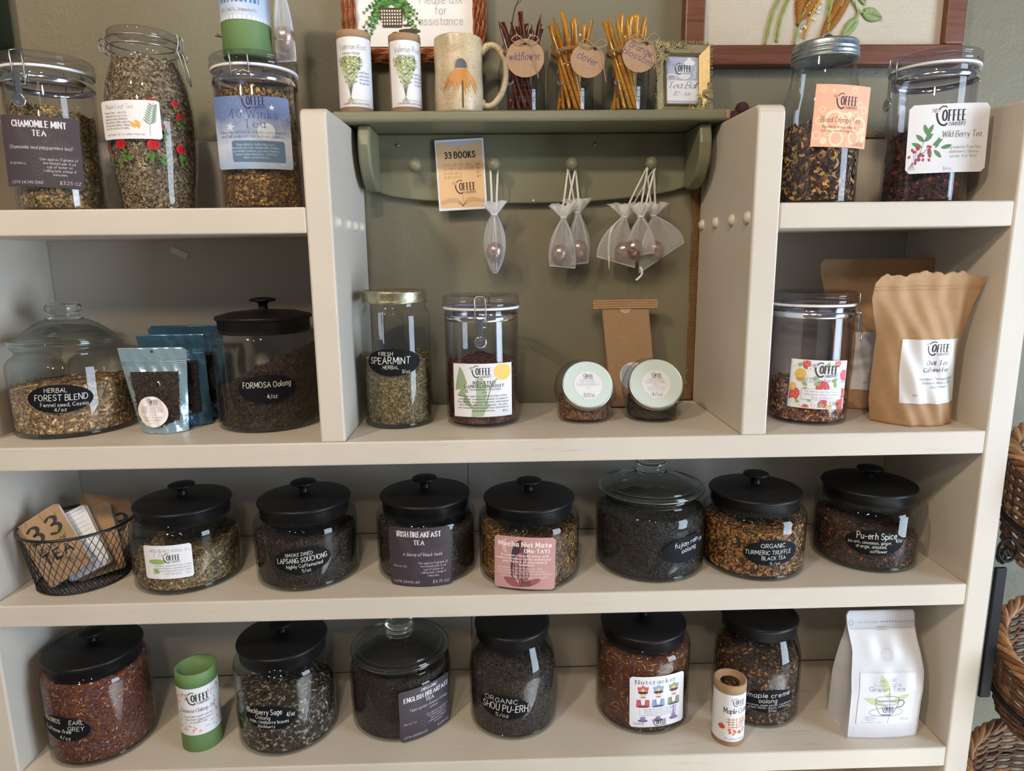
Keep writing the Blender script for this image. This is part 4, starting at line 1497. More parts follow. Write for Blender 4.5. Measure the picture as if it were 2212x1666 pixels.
# slanted candy jars with round screw lids
def slant_jar(label, x, y, tea, seed, lines, price, turn, rl=.0445, h0=.040):
    j = thing('slanted_jar', label, 'jar', (x, y, S2 + .0004), turn)
    R = .0465
    ti = D(33)                                      # lid normal: up from horizontal
    nrm = Vector((0, -math.cos(ti), math.sin(ti)))
    cl = Vector((0, -.033, .0665))
    ups = Vector((0, math.sin(ti), math.cos(ti)))
    vs, fs = [], []
    NS, rowsn = 48, 16
    ring = []
    prof = [(.75, 0.0), (.93, .002), (1.0, .012), (1.0, .030)]
    for q, z in [(0.01, .001)] + prof:
        ring.append([Vector((R * q * math.sin(2 * PI * k / NS), -R * q * math.cos(2 * PI * k / NS), z)) for k in range(NS)])
    last = ring[-1]
    lid_ring = [cl - nrm * .010 + Vector((1, 0, 0)) * (rl - .004) * math.sin(2 * PI * k / NS) - ups * (rl - .004) * math.cos(2 * PI * k / NS) for k in range(NS)]
    for i in range(1, 10):
        t_ = i / 9
        rr = []
        for k in range(NS):
            A, B = last[k], lid_ring[k]
            bulge = Vector((A.x, A.y, 0)).normalized() * .010 * math.sin(PI * t_)
            up_ = Vector((0, 0, .052)) * (max(0, A.y / R + .3) / 1.3) * math.sin(PI * min(1, t_ * 1.1)) * .7
            rr.append(A.lerp(B, t_) + bulge + up_)
        ring.append(rr)
    for rr in ring:
        vs += rr
    for i in range(len(ring) - 1):
        for k in range(NS):
            k2 = (k + 1) % NS
            fs.append((i * NS + k, i * NS + k2, (i + 1) * NS + k2, (i + 1) * NS + k))
    b = MB(); b.add(vs, fs); b.build('glass_body', GLASS, j)
    b = MB()
    lathe(b, rprof([(rl - .003, -.012), (rl, -.0118), (rl, -.008), (rl - .0012, -.007), (rl, -.006), (rl, -.001, .001), (rl - .002, .0005), (rl - .0022, .0), (0, .0)]), 64)
    Mx = Matrix((Vector((1, 0, 0)), ups, nrm)).transposed()
    b.v = [tuple(cl + Mx @ Vector(v_)) for v_ in b.v]
    lid = b.build('screw_lid', mat('silver_ring', (.62, .62, .60), .3, .9), j)
    sf0 = flat_surf(cl + nrm * .0002, (1, 0, 0), ups)
    sheet(sf0, (rl - .0022) * 2, (rl - .0022) * 2, 'round', mats=mat('mint_enamel', srgb(206, 222, 220), .45), name='mint_disc', parent=lid, nx=24, ny=24)
    sf = flat_surf(cl + nrm * .0006 - ups * .001, (1, 0, 0), ups)
    w = .048
    lb = sheet(sf, w, w, 'round', mats=WHITE, name='paper_label', parent=j, nx=20, ny=20)
    p = Print(sf)
    p.poly([(-.22 * w, -.28 * w), (.22 * w, -.26 * w), (.23 * w, -.54 * w), (-.21 * w, -.56 * w)], ink('tape_white', 226, 226, 230))
    p.logo(.02 * w, .30 * w, .36 * w)
    for s, yy, ch, wd, st in lines:
        p.text(s, 0, yy * w, ch * w, st, INKB if st == 'caps' else INKG, width=wd * w, wt=.8)
    p.text(price, .0, -.46 * w, .13 * w, 'hand', ink('pen_navy', 40, 44, 80), width=.36 * w)
    p.build('lettering', lb)
    c, f = contents(j, R - .0035, .006, h0, tea, 1700, seed=seed, sy=-.05)
    f.parent = c
    return j


slant_jar('slanted glass jar of reddish bark with mint green lid, label Organic Sarsaparilla', 1.024, .128, 'sarsaparilla', 31, [('ORGANIC', .10, .10, .56, 'caps'), ('SARSAPARILLA', -.03, .10, .80, 'caps'), ('C/S', -.13, .06, .14, 'caps')], '5.25/oz', D(4), .0435)
slant_jar('slanted glass jar of black tea with mint green lid, label Organic Darjeeling Tea', 1.143, .128, 'darjeeling', 32, [('ORGANIC', .12, .09, .52, 'caps'), ('DARJEELING', .01, .09, .66, 'caps'), ('TEA', -.10, .09, .20, 'caps'), ('The finest tips of golden', -.17, .05, .62, 'ital'), ('flowery orange pekoe', -.24, .05, .56, 'ital')], '4/oz', D(-3), .0455)

# -- top shelf -------------------------------------------------------------
j = canister('clear clip-top canister of chamomile with dark card label, lever clasp in front', .193, .110, 'chamomile', .152, 4200, 41, 0.0, k=1.06, z=S1, sx=-.12, sy=-.05)
fern_card(j, .0615, 12, .086, [('CHAMOMILE MINT', .0, .345, .085, .68), ('TEA', .0, .225, .075, .17)], [('Chamomile and peppermint leaf', -.01, .04, .048, .80)], 'HERBAL', '24L340-2060', '$3.25 OZ', -.03, .13, .104, .101, 'rect')

j = canister('clear clip-top canister of brown herbs under blue starry label, wire hinge in front', .508, .110, 'winks', .176, 4600, 42, PI, k=1.06, z=S1)
w, h = .112, .103
lb, p = rect_label(j, .0615, 9, .111, w, h, 'soft', None, .01, .10)


def gradient_label(ob, name, c0, c1, c2, z0, z1):
    t = NT(name)
    tc = t.coord((1, 1, 1))
    sp = t.n('ShaderNodeSeparateXYZ')
    t.l(tc, sp.inputs[0])
    mr = t.n('ShaderNodeMapRange')
    mr.inputs[1].default_value = z0
    mr.inputs[2].default_value = z1
    t.l(sp.outputs['Z'], mr.inputs[0])
    n = t.noise(tc, 38, 5, .6)
    ad = t.n('ShaderNodeMath', operation='MULTIPLY_ADD')
    ad.inputs[1].default_value = .55
    t.l(n, ad.inputs[0])
    t.l(mr.outputs[0], ad.inputs[2])
    t.base(t.ramp(ad.outputs[0], [(.25, c0), (.65, c1), (1.0, c2), (1.25, c2)] if False else [(.2, c0), (.62, c1), (1.0, c2)]))
    t.p.inputs['Roughness'].default_value = .45
    ob.data.materials.clear()
    ob.data.materials.append(t.m)


gradient_label(lb, 'night_sky_print', srgb(150, 172, 204), srgb(196, 208, 226), srgb(104, 124, 172), .06, .165)


def star(p, x, y, r, m, rot=0):
    p.poly([(x + (r if i % 2 == 0 else r * .42) * math.sin(rot + i * PI / 5), y + (r if i % 2 == 0 else r * .42) * math.cos(rot + i * PI / 5)) for i in range(10)], m)


star(p, .27 * w, .35 * h, .0045, CW, .1); star(p, -.12 * w, .29 * h, .003, CW, .3); star(p, -.28 * w, .08 * h, .007, ink('star_pale', 206, 216, 232), .2)
for i in range(30):
    p.disc(RNG.uniform(-.46, .46) * w, RNG.uniform(.05, .46) * h, .0004, .0004, CW, 6)
p.disc(.18 * w, .02 * h, .11 * w, .12 * h, ink('moon_print', 208, 218, 234))
BOXB = ink('slate_box', 92, 120, 150)
p.poly([(-.28 * w, -.13 * h), (-.26 * w, -.105 * h), (.38 * w, -.11 * h), (.40 * w, -.13 * h), (.40 * w, -.39 * h), (.38 * w, -.41 * h), (-.26 * w, -.40 * h), (-.28 * w, -.38 * h)], BOXB)
p.logo(.03 * w, .41 * h, .32 * w, ink('logo_navy', 44, 44, 72))
PB = ink('winks_blue', 62, 92, 152)
p.text('40 Winks', .03 * w, .20 * h, .115 * h, 'serif', PB, width=.62 * w, wt=.8)
p.text('Tea', .04 * w, .07 * h, .105 * h, 'serif', PB, width=.26 * w, wt=.8)
rows(p, w, h, [('One cup before bed helps you unwind', -.0, -.01, .036, .84), ('and lull yourself for a deep slumber.', -.0, -.065, .036, .84)], 'serif', PB)
rows(p, w, h, [('Ingredients: valerian root,', .03, -.175, .03, .48), ('honeybush tea, chamomile flower,', .03, -.22, .03, .60), ('spearmint leaves, passion flowers,', .03, -.265, .03, .60), ('lemon balm, lavender, cherries,', .03, -.31, .03, .54), ('blue cornflowers.', .03, -.355, .03, .32)], 'serif', ink('pale_blue_print', 200, 218, 240))
p.text('$4/oz', .40 * w, -.455 * h, .035 * h, 'serif', ink('pale_blue_print', 200, 218, 240), width=.12 * w)
p.build('lettering', lb)

# bail-top jar with painted roses
j = thing('bail_jar', 'rounded glass bail-top jar of grey herbs painted with red roses', 'jar', (.343, .110, S1))
mp = [(0, .002), (.049, .001), (.053, .004), (.0555, .035), (.061, .075), (.0632, .12), (.0625, .150), (.0575, .187), (.049, .214), (.0455, .225), (.0455, .244)]
b = MB()
cp = [(p_[0], p_[1]) for p_ in catmull(mp, 4)]
lathe(b, [(max(0, r_), z_) for r_, z_ in cp], 56)
b.build('glass_body', GLASS, j)


def barrel(z_):
    zs = [q[1] for q in mp[1:]]; rs = [q[0] for q in mp[1:]]
    return float(np.interp(z_, zs, rs)) - .002


c, f = contents(j, .046, .004, .222, 'mullein', 5200, seed=43, prof=barrel)
f.parent = c
b = MB()
lathe(b, rprof([(.0455, .2445), (.0485, .2455, .001), (.0485, .2500, .001), (.046, .2515), (.0485, .2530, .001), (.0488, .2615, .002), (.046, .2650, .002), (.040, .2640), (.036, .2595), (0, .2590)]), 48)
ld = b.build('glass_lid', LIDAC, j)
b = MB()
tube(b, [(.0505 * math.cos(a), .0505 * math.sin(a), .2400) for a in [2 * PI * k / 36 for k in range(36)]], .0011, 6, True)
tube(b, [(.0500 * math.cos(a), .0500 * math.sin(a), .2510) for a in [2 * PI * k / 36 for k in range(36)]], .0011, 6, True)
b.build('wire_ring', STEELW, j)
b = MB()
th = D(-8)
for s in (-1, 1):
    y_ = s * .007
    tube(b, catmull([(.049, y_, .2510), (.058, y_, .2595), (.061, y_ * .9, .2515), (.058, y_, .2375), (.055, y_, .2315), (.059, y_ * .6, .2295)], 4), .0012, 6)
tube(b, catmull([(.056, -.007, .2325), (.060, 0, .2295), (.056, .007, .2325)], 4), .0012, 6)
for s in (-1, 1):
    tube(b, catmull([(.058, s * .006, .2375), (.0625, s * .0055, .2215), (.068, s * .004, .1995), (.071, 0, .1875)], 4), .0012, 6)
tube(b, [(.060 + .005 * math.cos(a), .008, .2285 + .005 * math.sin(a)) for a in [2 * PI * k / 12 for k in range(12)]], .0011, 6, True)
c_, s_ = math.cos(th), math.sin(th)
b.v = [(x_ * c_ - y_ * s_, x_ * s_ + y_ * c_, z_) for x_, y_, z_ in b.v]
b.build('bail_lever', STEELW, j)
b = MB()
for s in (-1, 1):
    tube(b, catmull([(-.049, s * .007, .2510), (-.058, s * .007, .2575), (-.064, s * .006, .2495), (-.061, s * .006, .2385), (-.053, s * .006, .2365)], 4), .0012, 6)
tube(b, [(-.064, -.006, .2495), (-.0645, .006, .2495)], .0012, 6)
b.build('bail_hinge', STEELW, j)
w, h = .092, .054
lb, p = rect_label(j, .063, -3.8, .130, w, h, 'soft', None, .0, .085, .004, lift=.0012)
p.text('Mulein Leaf Tea', -.14 * w, .28 * h, .12 * h, 'hand', INKG, width=.48 * w, wt=.7)
rows(p, w, h, [('The leaves, flowers, + roots of the', -.22, .16, .06, .42), ('Mullein plant are used for the', -.2, .075, .06, .40), ('treatment of various inflammatory', -.21, -.005, .06, .44), ('disease, diarrhea, asthma, coughs, and', -.19, -.085, .06, .46), ('other lung related ailments - making it', -.19, -.165, .06, .48), ('one of the top herbs for healing.', -.2, -.245, .06, .44), ('made of health - 45g   1 oz   includes 4 steeper bags', -.08, -.40, .05, .66)], 'hand', INKG)
LG, OB = ink('sage_leaf_print', 136, 158, 140), ink('mullein_yellow', 228, 176, 92)
p.ribbon(catmull([(.33 * w, -.42 * h), (.33 * w, -.1 * h), (.36 * w, .2 * h), (.42 * w, .44 * h)], 5), .0007, LG)
for i in range(8):
    for s in (-1, 1):
        p.leaf((.33 + .01 * i) * w, (-.12 + .065 * i) * h, .0105 * (1.1 - i * .05), .0026, .55 if s > 0 else 2.4, LG)
for i in range(9):
    p.leaf((.12 + .012 * (i % 4)) * w, (-.16 + .03 * (i // 3)) * h, .008, .004, i * .7, OB)
p.build('lettering', lb)
# painted roses: raised enamel on the glass
ROSE, ROSE2, RLEAF = mat('rose_enamel', srgb(196, 28, 40), .35), mat('rose_enamel_dark', srgb(150, 14, 28), .35), mat('leaf_enamel', srgb(70, 120, 40), .4)
ra = random.Random(9)
for a, z_, sz in ((-50, .094, 1), (-18, .097, 1.3), (27, .155, 1), (32, .136, .9), (37, .122, .8), (25, .096, 1.3), (58, .157, .9), (60, .092, 1.1), (63, .140, .8), (-60, .150, .8), (-55, .12, .8)):
    rr = barrel(z_) + .0022
    sf = cyl_surf(rr, D(a), z_, 0, lift=.0008)
    q = Print(sf)
    for i in range(6):
        q.leaf(ra.uniform(-.006, .010) * sz, ra.uniform(-.020, -.004) * sz, .007 * sz, .004 * sz, ra.uniform(-2.5, .4), RLEAF)
    q.ribbon(catmull([(0, 0), (.003 * sz, -.008 * sz), (.006 * sz, -.018 * sz)], 4), .0007, RLEAF)
    q.disc(0, 0, .0066 * sz, .006 * sz, ROSE, 14)
    q.disc(.0008, .0004, .0046 * sz, .004 * sz, ROSE2, 12)
    q.disc(-.0004, .0012, .0034 * sz, .003 * sz, ROSE, 12)
    q.disc(0, .0012, .0015 * sz, .0013 * sz, ROSE2, 10)
    q.build('painted_rose', j)

# mason jar of blood orange tea with a zinc lid
j = thing('mason_jar', 'tall mason jar of dark fruit tea with zinc ring lid and orange label', 'jar', (1.396, .110, S1))
R = .0587
glass_body(j, [(0, .0015), (R - .012, .0005), (R, .0, .012), (R, .158, .030), (R - .010, .192, .02), (.0465, .210, .006), (.0455, .2215)])
base_glass(j, R)
b = MB()
lathe(b, rprof([(0, .2230), (.043, .2230), (.0445, .2205), (.0498, .2210), (.0500, .2230), (.0480, .2247), (.0480, .2255), (.0498, .2272), (.0498, .2292), (.0480, .2310), (.0478, .2323), (.0490, .2335), (.0490, .2355), (.0478, .2370), (.0478, .2435, .001), (.0455, .2465, .001), (.043, .2457), (.041, .2447), (0, .2443)]), 64)
ld = b.build('zinc_lid', ZINC, j)
b = MB()
vs, fs = [], []
for k in range(13):
    a = PI * k / 12
    for s in (-.006, .006):
        vs.append((.013 * math.cos(a) * (1 + .1 * math.sin(a)), s, .2443 + .017 * math.sin(a)))
        vs.append((.0116 * math.cos(a) * (1 + .1 * math.sin(a)), s, .2443 + .0156 * math.sin(a)))
for k in range(12):
    q = k * 4
    fs += [(q, q + 2, q + 6, q + 4), (q + 1, q + 5, q + 7, q + 3), (q, q + 4, q + 5, q + 1), (q + 2, q + 3, q + 7, q + 6)]
b.add(vs, fs)
b.build('lid_loop', ZINC, ld)
c, f = contents(j, R - .003, .0078, .122, 'orange', 1900, seed=44)
f.parent = c
w, h = .090, .0895
ORG = ink('coral_card', 246, 176, 146)
ORP = ink('coral_pale', 250, 214, 176)
lb, p = rect_label(j, R, 6, .129, w, h, 'rect', ORG, -.035, .17)
rg = random.Random(5)
for x_, y_, r_, k_ in ((-.38, .42, .045, 1), (-.2, .40, .025, 0), (-.06, .39, .03, 1), (.18, .42, .05, 1), (-.45, .25, .0, 0), (-.36, .1, .05, 1), (.3, .2, .05, 1), (.4, .12, .06, 1), (.5, .14, .0, 0), (.12, .03, .05, 0), (.25, .03, .06, 1), (.36, .0, .035, 1), (-.14, -.08, .18, 1), (.02, -.06, .12, 1), (-.4, -.08, .06, 1), (-.42, -.32, .075, 1), (-.25, -.28, .045, 1), (-.08, -.36, .13, 1), (.04, -.28, .045, 1), (.24, -.33, .11, 1), (.32, -.13, .14, 1), (.14, -.44, .035, 1), (.42, -.34, .05, 0), (-.3, -.4, .06, 0), (.40, -.22, .06, 1)):
    if r_:
        r_ = min(r_, .49 - max(abs(x_), abs(y_))) if max(abs(x_), abs(y_)) + r_ > .49 else r_
        if r_ < .015:
            continue
        if k_:
            p.ring(x_ * w, y_ * h, r_ * w, r_ * w * .28, ORP)
        else:
            p.disc(x_ * w, y_ * h, r_ * w, r_ * w, ORP)
p.logo(.03 * w, .22 * h, .42 * w, ink('logo_plum', 66, 44, 52))
OB2 = ink('brown_print', 96, 62, 48)
p.text('Blood Orange Tea', -.02 * w, -.10 * h, .085 * h, 'sans', OB2, width=.70 * w, wt=.9)
rows(p, w, h, [('Ingredients: orange, hibiscus,', -.03, -.19, .042, .60), ('rose hips, natural orange flavor', -.03, -.255, .042, .64)], 'sans', OB2)
p.text('3.50/oz.', .34 * w, -.46 * h, .06 * h, 'hand', INK, width=.22 * w)
p.build('lettering', lb)

j = canister('clear clip-top canister of dark berries, white square Wild Berry Tea label', 1.572, .110, 'berry', .112, 1900, 45, D(-88), k=1.06, z=S1, sx=.1, dome=.008)
w, h = .120, .100
lb, p = rect_label(j, .0615, -4, .096, w, h, 'clip', None, .02, .30, .006)
BL, BR2 = ink('berry_leaf', 96, 138, 92), ink('berry_red', 176, 60, 84)
stm = catmull([(-.46 * w, -.42 * h), (-.36 * w, -.26 * h), (-.3 * w, -.02 * h), (-.24 * w, .12 * h)], 5)
p.ribbon(stm, .0007, BL)
for x_, y_, a in ((-.27, .06, 1.9), (-.27, .06, 1.1), (-.3, -.04, 2.4), (-.3, -.04, .8), (-.26, .0, 1.5), (-.32, -.12, 2.7), (-.2, -.1, .6), (-.16, -.14, 1.3), (-.18, -.16, -.8), (-.24, -.12, -1.4), (-.10, -.14, .25)):
    p.leaf(x_ * w, y_ * h, .017, .0062, a, BL)
rg = random.Random(2)
for i in range(24):
    x_, y_ = rg.uniform(-.46, -.22), rg.uniform(-.36, -.08)
    p.leaf(x_ * w, y_ * h, .0055, .0036, rg.uniform(3.5, 5.5), BR2)
    if i % 3 == 0:
        p.ribbon([(x_ * w, y_ * h), (-.4 * w, -.34 * h)], .0004, INKG)
for i in range(4):
    p.ribbon([(-.42 * w, -.33 * h), ((-.47 + .025 * i) * w, -.45 * h)], .0005, INKG)
p.logo(-.02 * w, .30 * h, .40 * w)
p.text('Wild Berry Tea', .16 * w, .02 * h, .085 * h, 'fancy', INKG, width=.50 * w)
rows(p, w, h, [('Ingredients: Rose hips,', .2, -.15, .042, .44), ('elderberry, hibiscus', .2, -.215, .042, .38), ('petals, fruit flavor', .2, -.28, .042, .35), ('$4/oz', .0, -.46, .04, .10)], 'sans', INKG)
p.build('lettering', lb)


# ---------------------------------------------------------------- paper tubes
def paper_tube(label, loc, R, H, m, lab=(.014, .9), cap=.018, lmat=None, th=0.0, lw=1.9, window=None, recess=.004):
    """cardboard tube; lab: label from/to height share; lw: label half-angle in radians"""
    tb = thing('paper_tube', label, 'tube', (loc[0], loc[1], loc[2] + .0004))
    b = MB()
    lathe(b, rprof([(0, .0004), (R - .001, .0), (R, .001), (R, H - cap), (R - .0004, H - cap + .0004)]), 56)
    b.build('tube_body', m, tb)
    b = MB()
    pr = [(R - .0003, H - cap + .0002), (R + .0004, H - cap + .0006), (R + .0004, H - .0012), (R - .0006, H), (R - .0035, H), (R - .0042, H - .001), (R - .0046, H - recess)]
    lathe(b, pr + ([(0, H - recess)] if not window else [(window + .001, H - recess), (window, H - recess - .0015)]), 56)
    cp = b.build('cap', m, tb)
    if window:
        b = MB()
        lathe(b, [(window, H - recess - .001), (0, H - recess - .001)], 32)
        b.build('clear_window', ACRYL, cp)
    z0, z1 = lab
    sf = cyl_surf(R, th, (z0 + z1) / 2, lift=.0004)
    lb = sheet(sf, R * lw * 2, z1 - z0, 'rect', mats=lmat or WHITE, name='paper_label', parent=tb, nx=36)
    return tb, lb, Print(sf), z1 - z0


GREENB = mat('green_card', srgb(106, 138, 86), .6, 0, .04, 200)
# big tube on the lid of the blue-labelled canister
ZL = S1 + .180 * 1.06 + .0135 + .005 + .0148
tb, lb, p, h = paper_tube('green card tube with blue label standing on the clip-top canister lid', (.503, .103, ZL), .0355, .165, GREENB, (.048, .150))
gradient_label(lb, 'dusk_print', srgb(214, 222, 236), srgb(176, 196, 226), srgb(96, 136, 190), .045, .15)
p.poly([(-.056, -.0455), (.056, -.0455), (.056, -.0508), (-.056, -.0508)], WHITE)
BB = ink('box_blue', 84, 128, 180)
p.poly([(-.032, -.028), (.033, -.028), (.033, .006), (-.032, .006)], BB)
for i, (s, wd) in enumerate((('Ingredients: valerian root, honeybush tea,', .060), ('chamomile flower, spearmint leaves,', .054), ('passion flowers, lemon balm, lavender,', .056), ('cherries, blue cornflowers.', .042))):
    p.text(s, -.001, -.004 - .0065 * i, .0034, 'sans', CW, width=wd)
p.text('107 S. 2nd St., Jeannette PA', 0, -.040, .0045, 'serif', INKG, width=.056)
p.build('lettering', lb)

# valerian tubes on the peg shelf
VG, VD, VT = ink('herb_green', 158, 172, 112), ink('herb_dark', 104, 112, 84), ink('herb_pale', 206, 212, 170)
for x, R, H, lab_, th in ((.645, .0277, .130, 'left-hand kraft tube with white Valerian Root label, beside the other', .24), (.729, .0262, .125, 'kraft tube with white Valerian Root label standing next to speckled mug', .52)):
    lab_ = 'kraft tube with white Valerian Root label standing over the divider' if x < .7 else lab_
    tb, lb, p, h = paper_tube(lab_, (x, .200, PEG), R, H, KRAFTD, (.011, H - .012), .011, None, D(6) if x < .7 else D(14), 1.25 if x > .7 else 1.5)
    dx = -.006 if x < .7 else -.004
    p.text('Valerian Root', dx + .006, h * .32, .0085, 'hand', INK, width=.046, wt=.7)
    p.text('(valeriana officinalis)', dx + .003, h * .25, .0045, 'ital', INKG, width=.030)
    rr = random.Random(4)
    cx, by = dx, -h * .36
    for k in range(9):
        a = (k - 4) * .11
        q = catmull([(cx, by), (cx + a * .008, by + .016), (cx + a * .030, by + .040 + .010 * (1 - abs(a) * 2)), (cx + a * .040, by + .050 + .010 * (1 - abs(a)))], 4)
        p.ribbon(q, .0005, VD, newlay=True)
        for m_ in range(5, len(q)):
            for s in (-1, 1):
                p.leaf(q[m_][0], q[m_][1], rr.uniform(.004, .008), rr.uniform(.002, .0034), 1.5 + s * rr.uniform(.5, 1.2), rr.choice((VG, VG, VT, VD)))
        for m_ in range(5):
            p.disc(q[-1][0] + rr.uniform(-.003, .003), q[-1][1] + rr.uniform(-.002, .004), .0009, .0009, VD, 6)
    for k in range(7):
        p.ribbon([(cx, by), (cx + (k - 3) * .002, by - .010)], .0005, VG)
    for i, s in enumerate(('Add 1 tsp to', 'your favorite', 'tonic before', 'for great rest')):
        p.text(s, dx + .024, -.002 - .0055 * i, .0036, 'hand', INKB, width=.018)
    p.text('NOT A REMEDY.COM 412 250 1234', dx + .012, -h * .42, .0026, 'caps', VG, width=.036)
    p.text('CAUTION: NOT TO BE USED WITH OTHER DRUGS', dx + .008, -h * .47, .0028, 'caps', PK1, width=.046)
    p.build('lettering', lb)

# green tube and maple tube on the bottom shelf
tb, lb, p, h = paper_tube('green card tube with white floral Formosa Oolong label, empty recessed top', (.337, .073, S4), .0336, .148, GREENB, (.034, .123), .0245, None, D(20), 1.9, None, .012)
FL1, FL2 = ink('blossom_pink', 226, 150, 160), ink('leaf_amber', 222, 168, 80)
rr = random.Random(8)
for k in range(46):
    s = 1 if k % 2 else -1
    x, y = rr.uniform(-.042, .042), s * rr.uniform(.026, .037) * (1 if rr.random() < .85 else .6)
    p.leaf(x, y, rr.uniform(.003, .006), rr.uniform(.0018, .003), rr.uniform(0, 6.3), rr.choice((FL1, FL1, FL2, PK1, PK3)))
for s in (-1, 1):
    for k in range(12):
        p.leaf(s * rr.uniform(.030, .038), rr.uniform(-.03, .034), rr.uniform(.003, .006), .0025, rr.uniform(0, 6.3), FL2)
p.logo(.0, .024, .040)
p.text('Formosa Oolong Tea', .0, .000, .0075, 'ital', INKG, width=.060, wt=1.1)
for i, (s, wd) in enumerate((('Smooth with a gentle raisin fruit', .048), ('aroma. Darker Oolong prepared', .046), ('in Taiwanese style.', .028))):
    p.text(s, .0, -.0095 - .0058 * i, .0036, 'ital', INKG, width=wd)
p.build('lettering', lb)

tb, lb, p, h = paper_tube('kraft tube with clear window lid and pumpkin printed maple label', (1.275, .043, S4), .0275, .116, KRAFTD, (.010, .1), .014, None, D(-6), 2.0, .0165, .006)
b = MB()
lathe(b, [(0, .100), (.020, .099)], 24)
c_ = b.build('tea', tea_mat('maple'), tb)
c_['kind'] = 'stuff'
rgn = np.random.default_rng(6)
aa, qq = rgn.uniform(0, 6.28, 160), np.sqrt(rgn.uniform(0, 1, 160)) * .017
f_ = flakes('tea_leaves', c_, np.stack([qq * np.cos(aa), qq * np.sin(aa), np.full(160, .1012)], 1), np.tile([0., 0, 1], (160, 1)), TEA['maple'], 5)
p.logo(.010, .030, .026)
p.text('Maple Creme', .010, .010, .010, 'fancy', INK, width=.050)
MO, MR, MP = ink('maple_orange', 222, 120, 60), ink('maple_red', 196, 70, 50), ink('maple_peach', 240, 186, 150)
p.poly([(-.012, .001), (.026, .003), (.028, -.022), (-.011, -.022)], MP)
for i, (s, wd) in enumerate((('Ingredients: oolong,', .032), ('apple pieces, cardamom,', .034), ('natural creme flavor', .030), ('1 teaspoon per cup', .026))):
    p.text(s, .008, -.003 - .0048 * i, .0032, 'serif', OB2, width=wd)
p.disc(-.018, -.018, .006, .005, MR); p.disc(-.018, -.018, .003, .005, MO); p.ribbon([(-.018, -.0135), (-.0165, -.010)], .001, VD)
for k in range(16):
    p.leaf(-.006 + .0018 * k, -.026 + .002 * math.sin(k), .006, .0035, k * 1.3, (MO, MR)[k % 2])
p.text('107 S. 2nd Street, Jeannette', .006, -.041, .0032, 'sans', INKG, width=.036)
p.build('lettering', lb)

# ---------------------------------------------------------------- speckled mug
t = NT('speckled_stoneware')
v = t.coord()
vo = t.n('ShaderNodeTexVoronoi')
vo.inputs['Scale'].default_value = 420
t.l(v, vo.inputs['Vector'])
sp = t.n('ShaderNodeSeparateColor')
t.l(vo.outputs['Color'], sp.inputs[0])
m1 = t.n('ShaderNodeMath', operation='LESS_THAN'); t.l(vo.outputs['Distance'], m1.inputs[0]); m1.inputs[1].default_value = .28
m2 = t.n('ShaderNodeMath', operation='LESS_THAN'); t.l(sp.outputs[0], m2.inputs[0]); m2.inputs[1].default_value = .30
m3 = t.n('ShaderNodeMath', operation='MULTIPLY'); t.l(m1.outputs[0], m3.inputs[0]); t.l(m2.outputs[0], m3.inputs[1])
t.base(t.mix(m3.outputs[0], t.ramp(t.noise(v, 25), [(.35, srgb(190, 170, 136)), (.65, srgb(212, 194, 164))]), srgb(96, 74, 50)))
t.p.inputs['Roughness'].default_value = .28
t.bump(t.noise(v, 70, 3), .25, .002)
STONE = t.m
mug = thing('stoneware_mug', 'speckled cream stoneware mug with an orange coneflower in relief', 'mug', (.818, .200, PEG))
b = MB()
R, H = .0402, .121
lathe(b, rprof([(0, .001), (R - .003, .0), (R, .003, .002), (R + .0006, .03), (R - .0006, .07), (R + .0004, .10), (R - .0006, H - .001, .001), (R - .0018, H), (R - .0038, H - .001), (R - .0042, .01), (0, .006)]), 64)
b.build('cup', STONE, mug)
b = MB()
hp = catmull([(.0375, 0, .100), (.050, 0, .111), (.066, 0, .108), (.078, 0, .088), (.0795, 0, .062), (.071, 0, .035), (.056, 0, .018), (.042, 0, .017), (.0375, 0, .024)], 5)
tube(b, hp, [.0075 if 4 < i < len(hp) - 5 else .0085 for i in range(len(hp))], 12, flat=.75)
b.build('handle', STONE, mug)
sf = cyl_surf(R + .0003, D(4), .0)
q = Print(sf)
MUO, MUB, MUG = mat('orange_glaze', srgb(196, 136, 70), .3), mat('slate_glaze', srgb(92, 94, 102), .3), mat('olive_glaze', srgb(78, 74, 36), .35)
for k in range(11):
    a = (k - 5) / 5
    q.leaf(.003 + a * .007, .067, .041 - 6e-3 * (k % 3) + abs(a) * .004, .0046, -PI / 2 + a * .80, MUO, 8, bend=-a * .35)
q.disc(.003, .068, .010, .0135, MUB, 18, 0, 0, PI)
q.ribbon([(.005, .047), (.005, .007)], .0024, MUG)
for g in range(4):
    q.ring(-.010, .105 - .0, .004 + .003 * g, .0005, mat('stone_relief', srgb(186, 166, 132), .4))
    q.ring(-.016, .032, .004 + .003 * g, .0005, MATS['stone_relief'])
fl = q.build('coneflower', mug)

# ---------------------------------------------------------------- honey sticks in mason jars
PLAST = []
for nm, c in (('honey_dark', (92, 34, 14)), ('honey_gold', (206, 138, 36)), ('honey_amber', (214, 152, 48))):
    t = NT(nm)
    t.base(srgb(*c))
    t.p.inputs['Roughness'].default_value = .12
    t.p.inputs['Transmission Weight'].default_value = .25
    t.p.inputs['Subsurface Weight'].default_value = .0
    PLAST.append(t.m)
ENDC = shell_glass('clear_plastic_end', (.9, .88, .82), (.6, .55, .45))


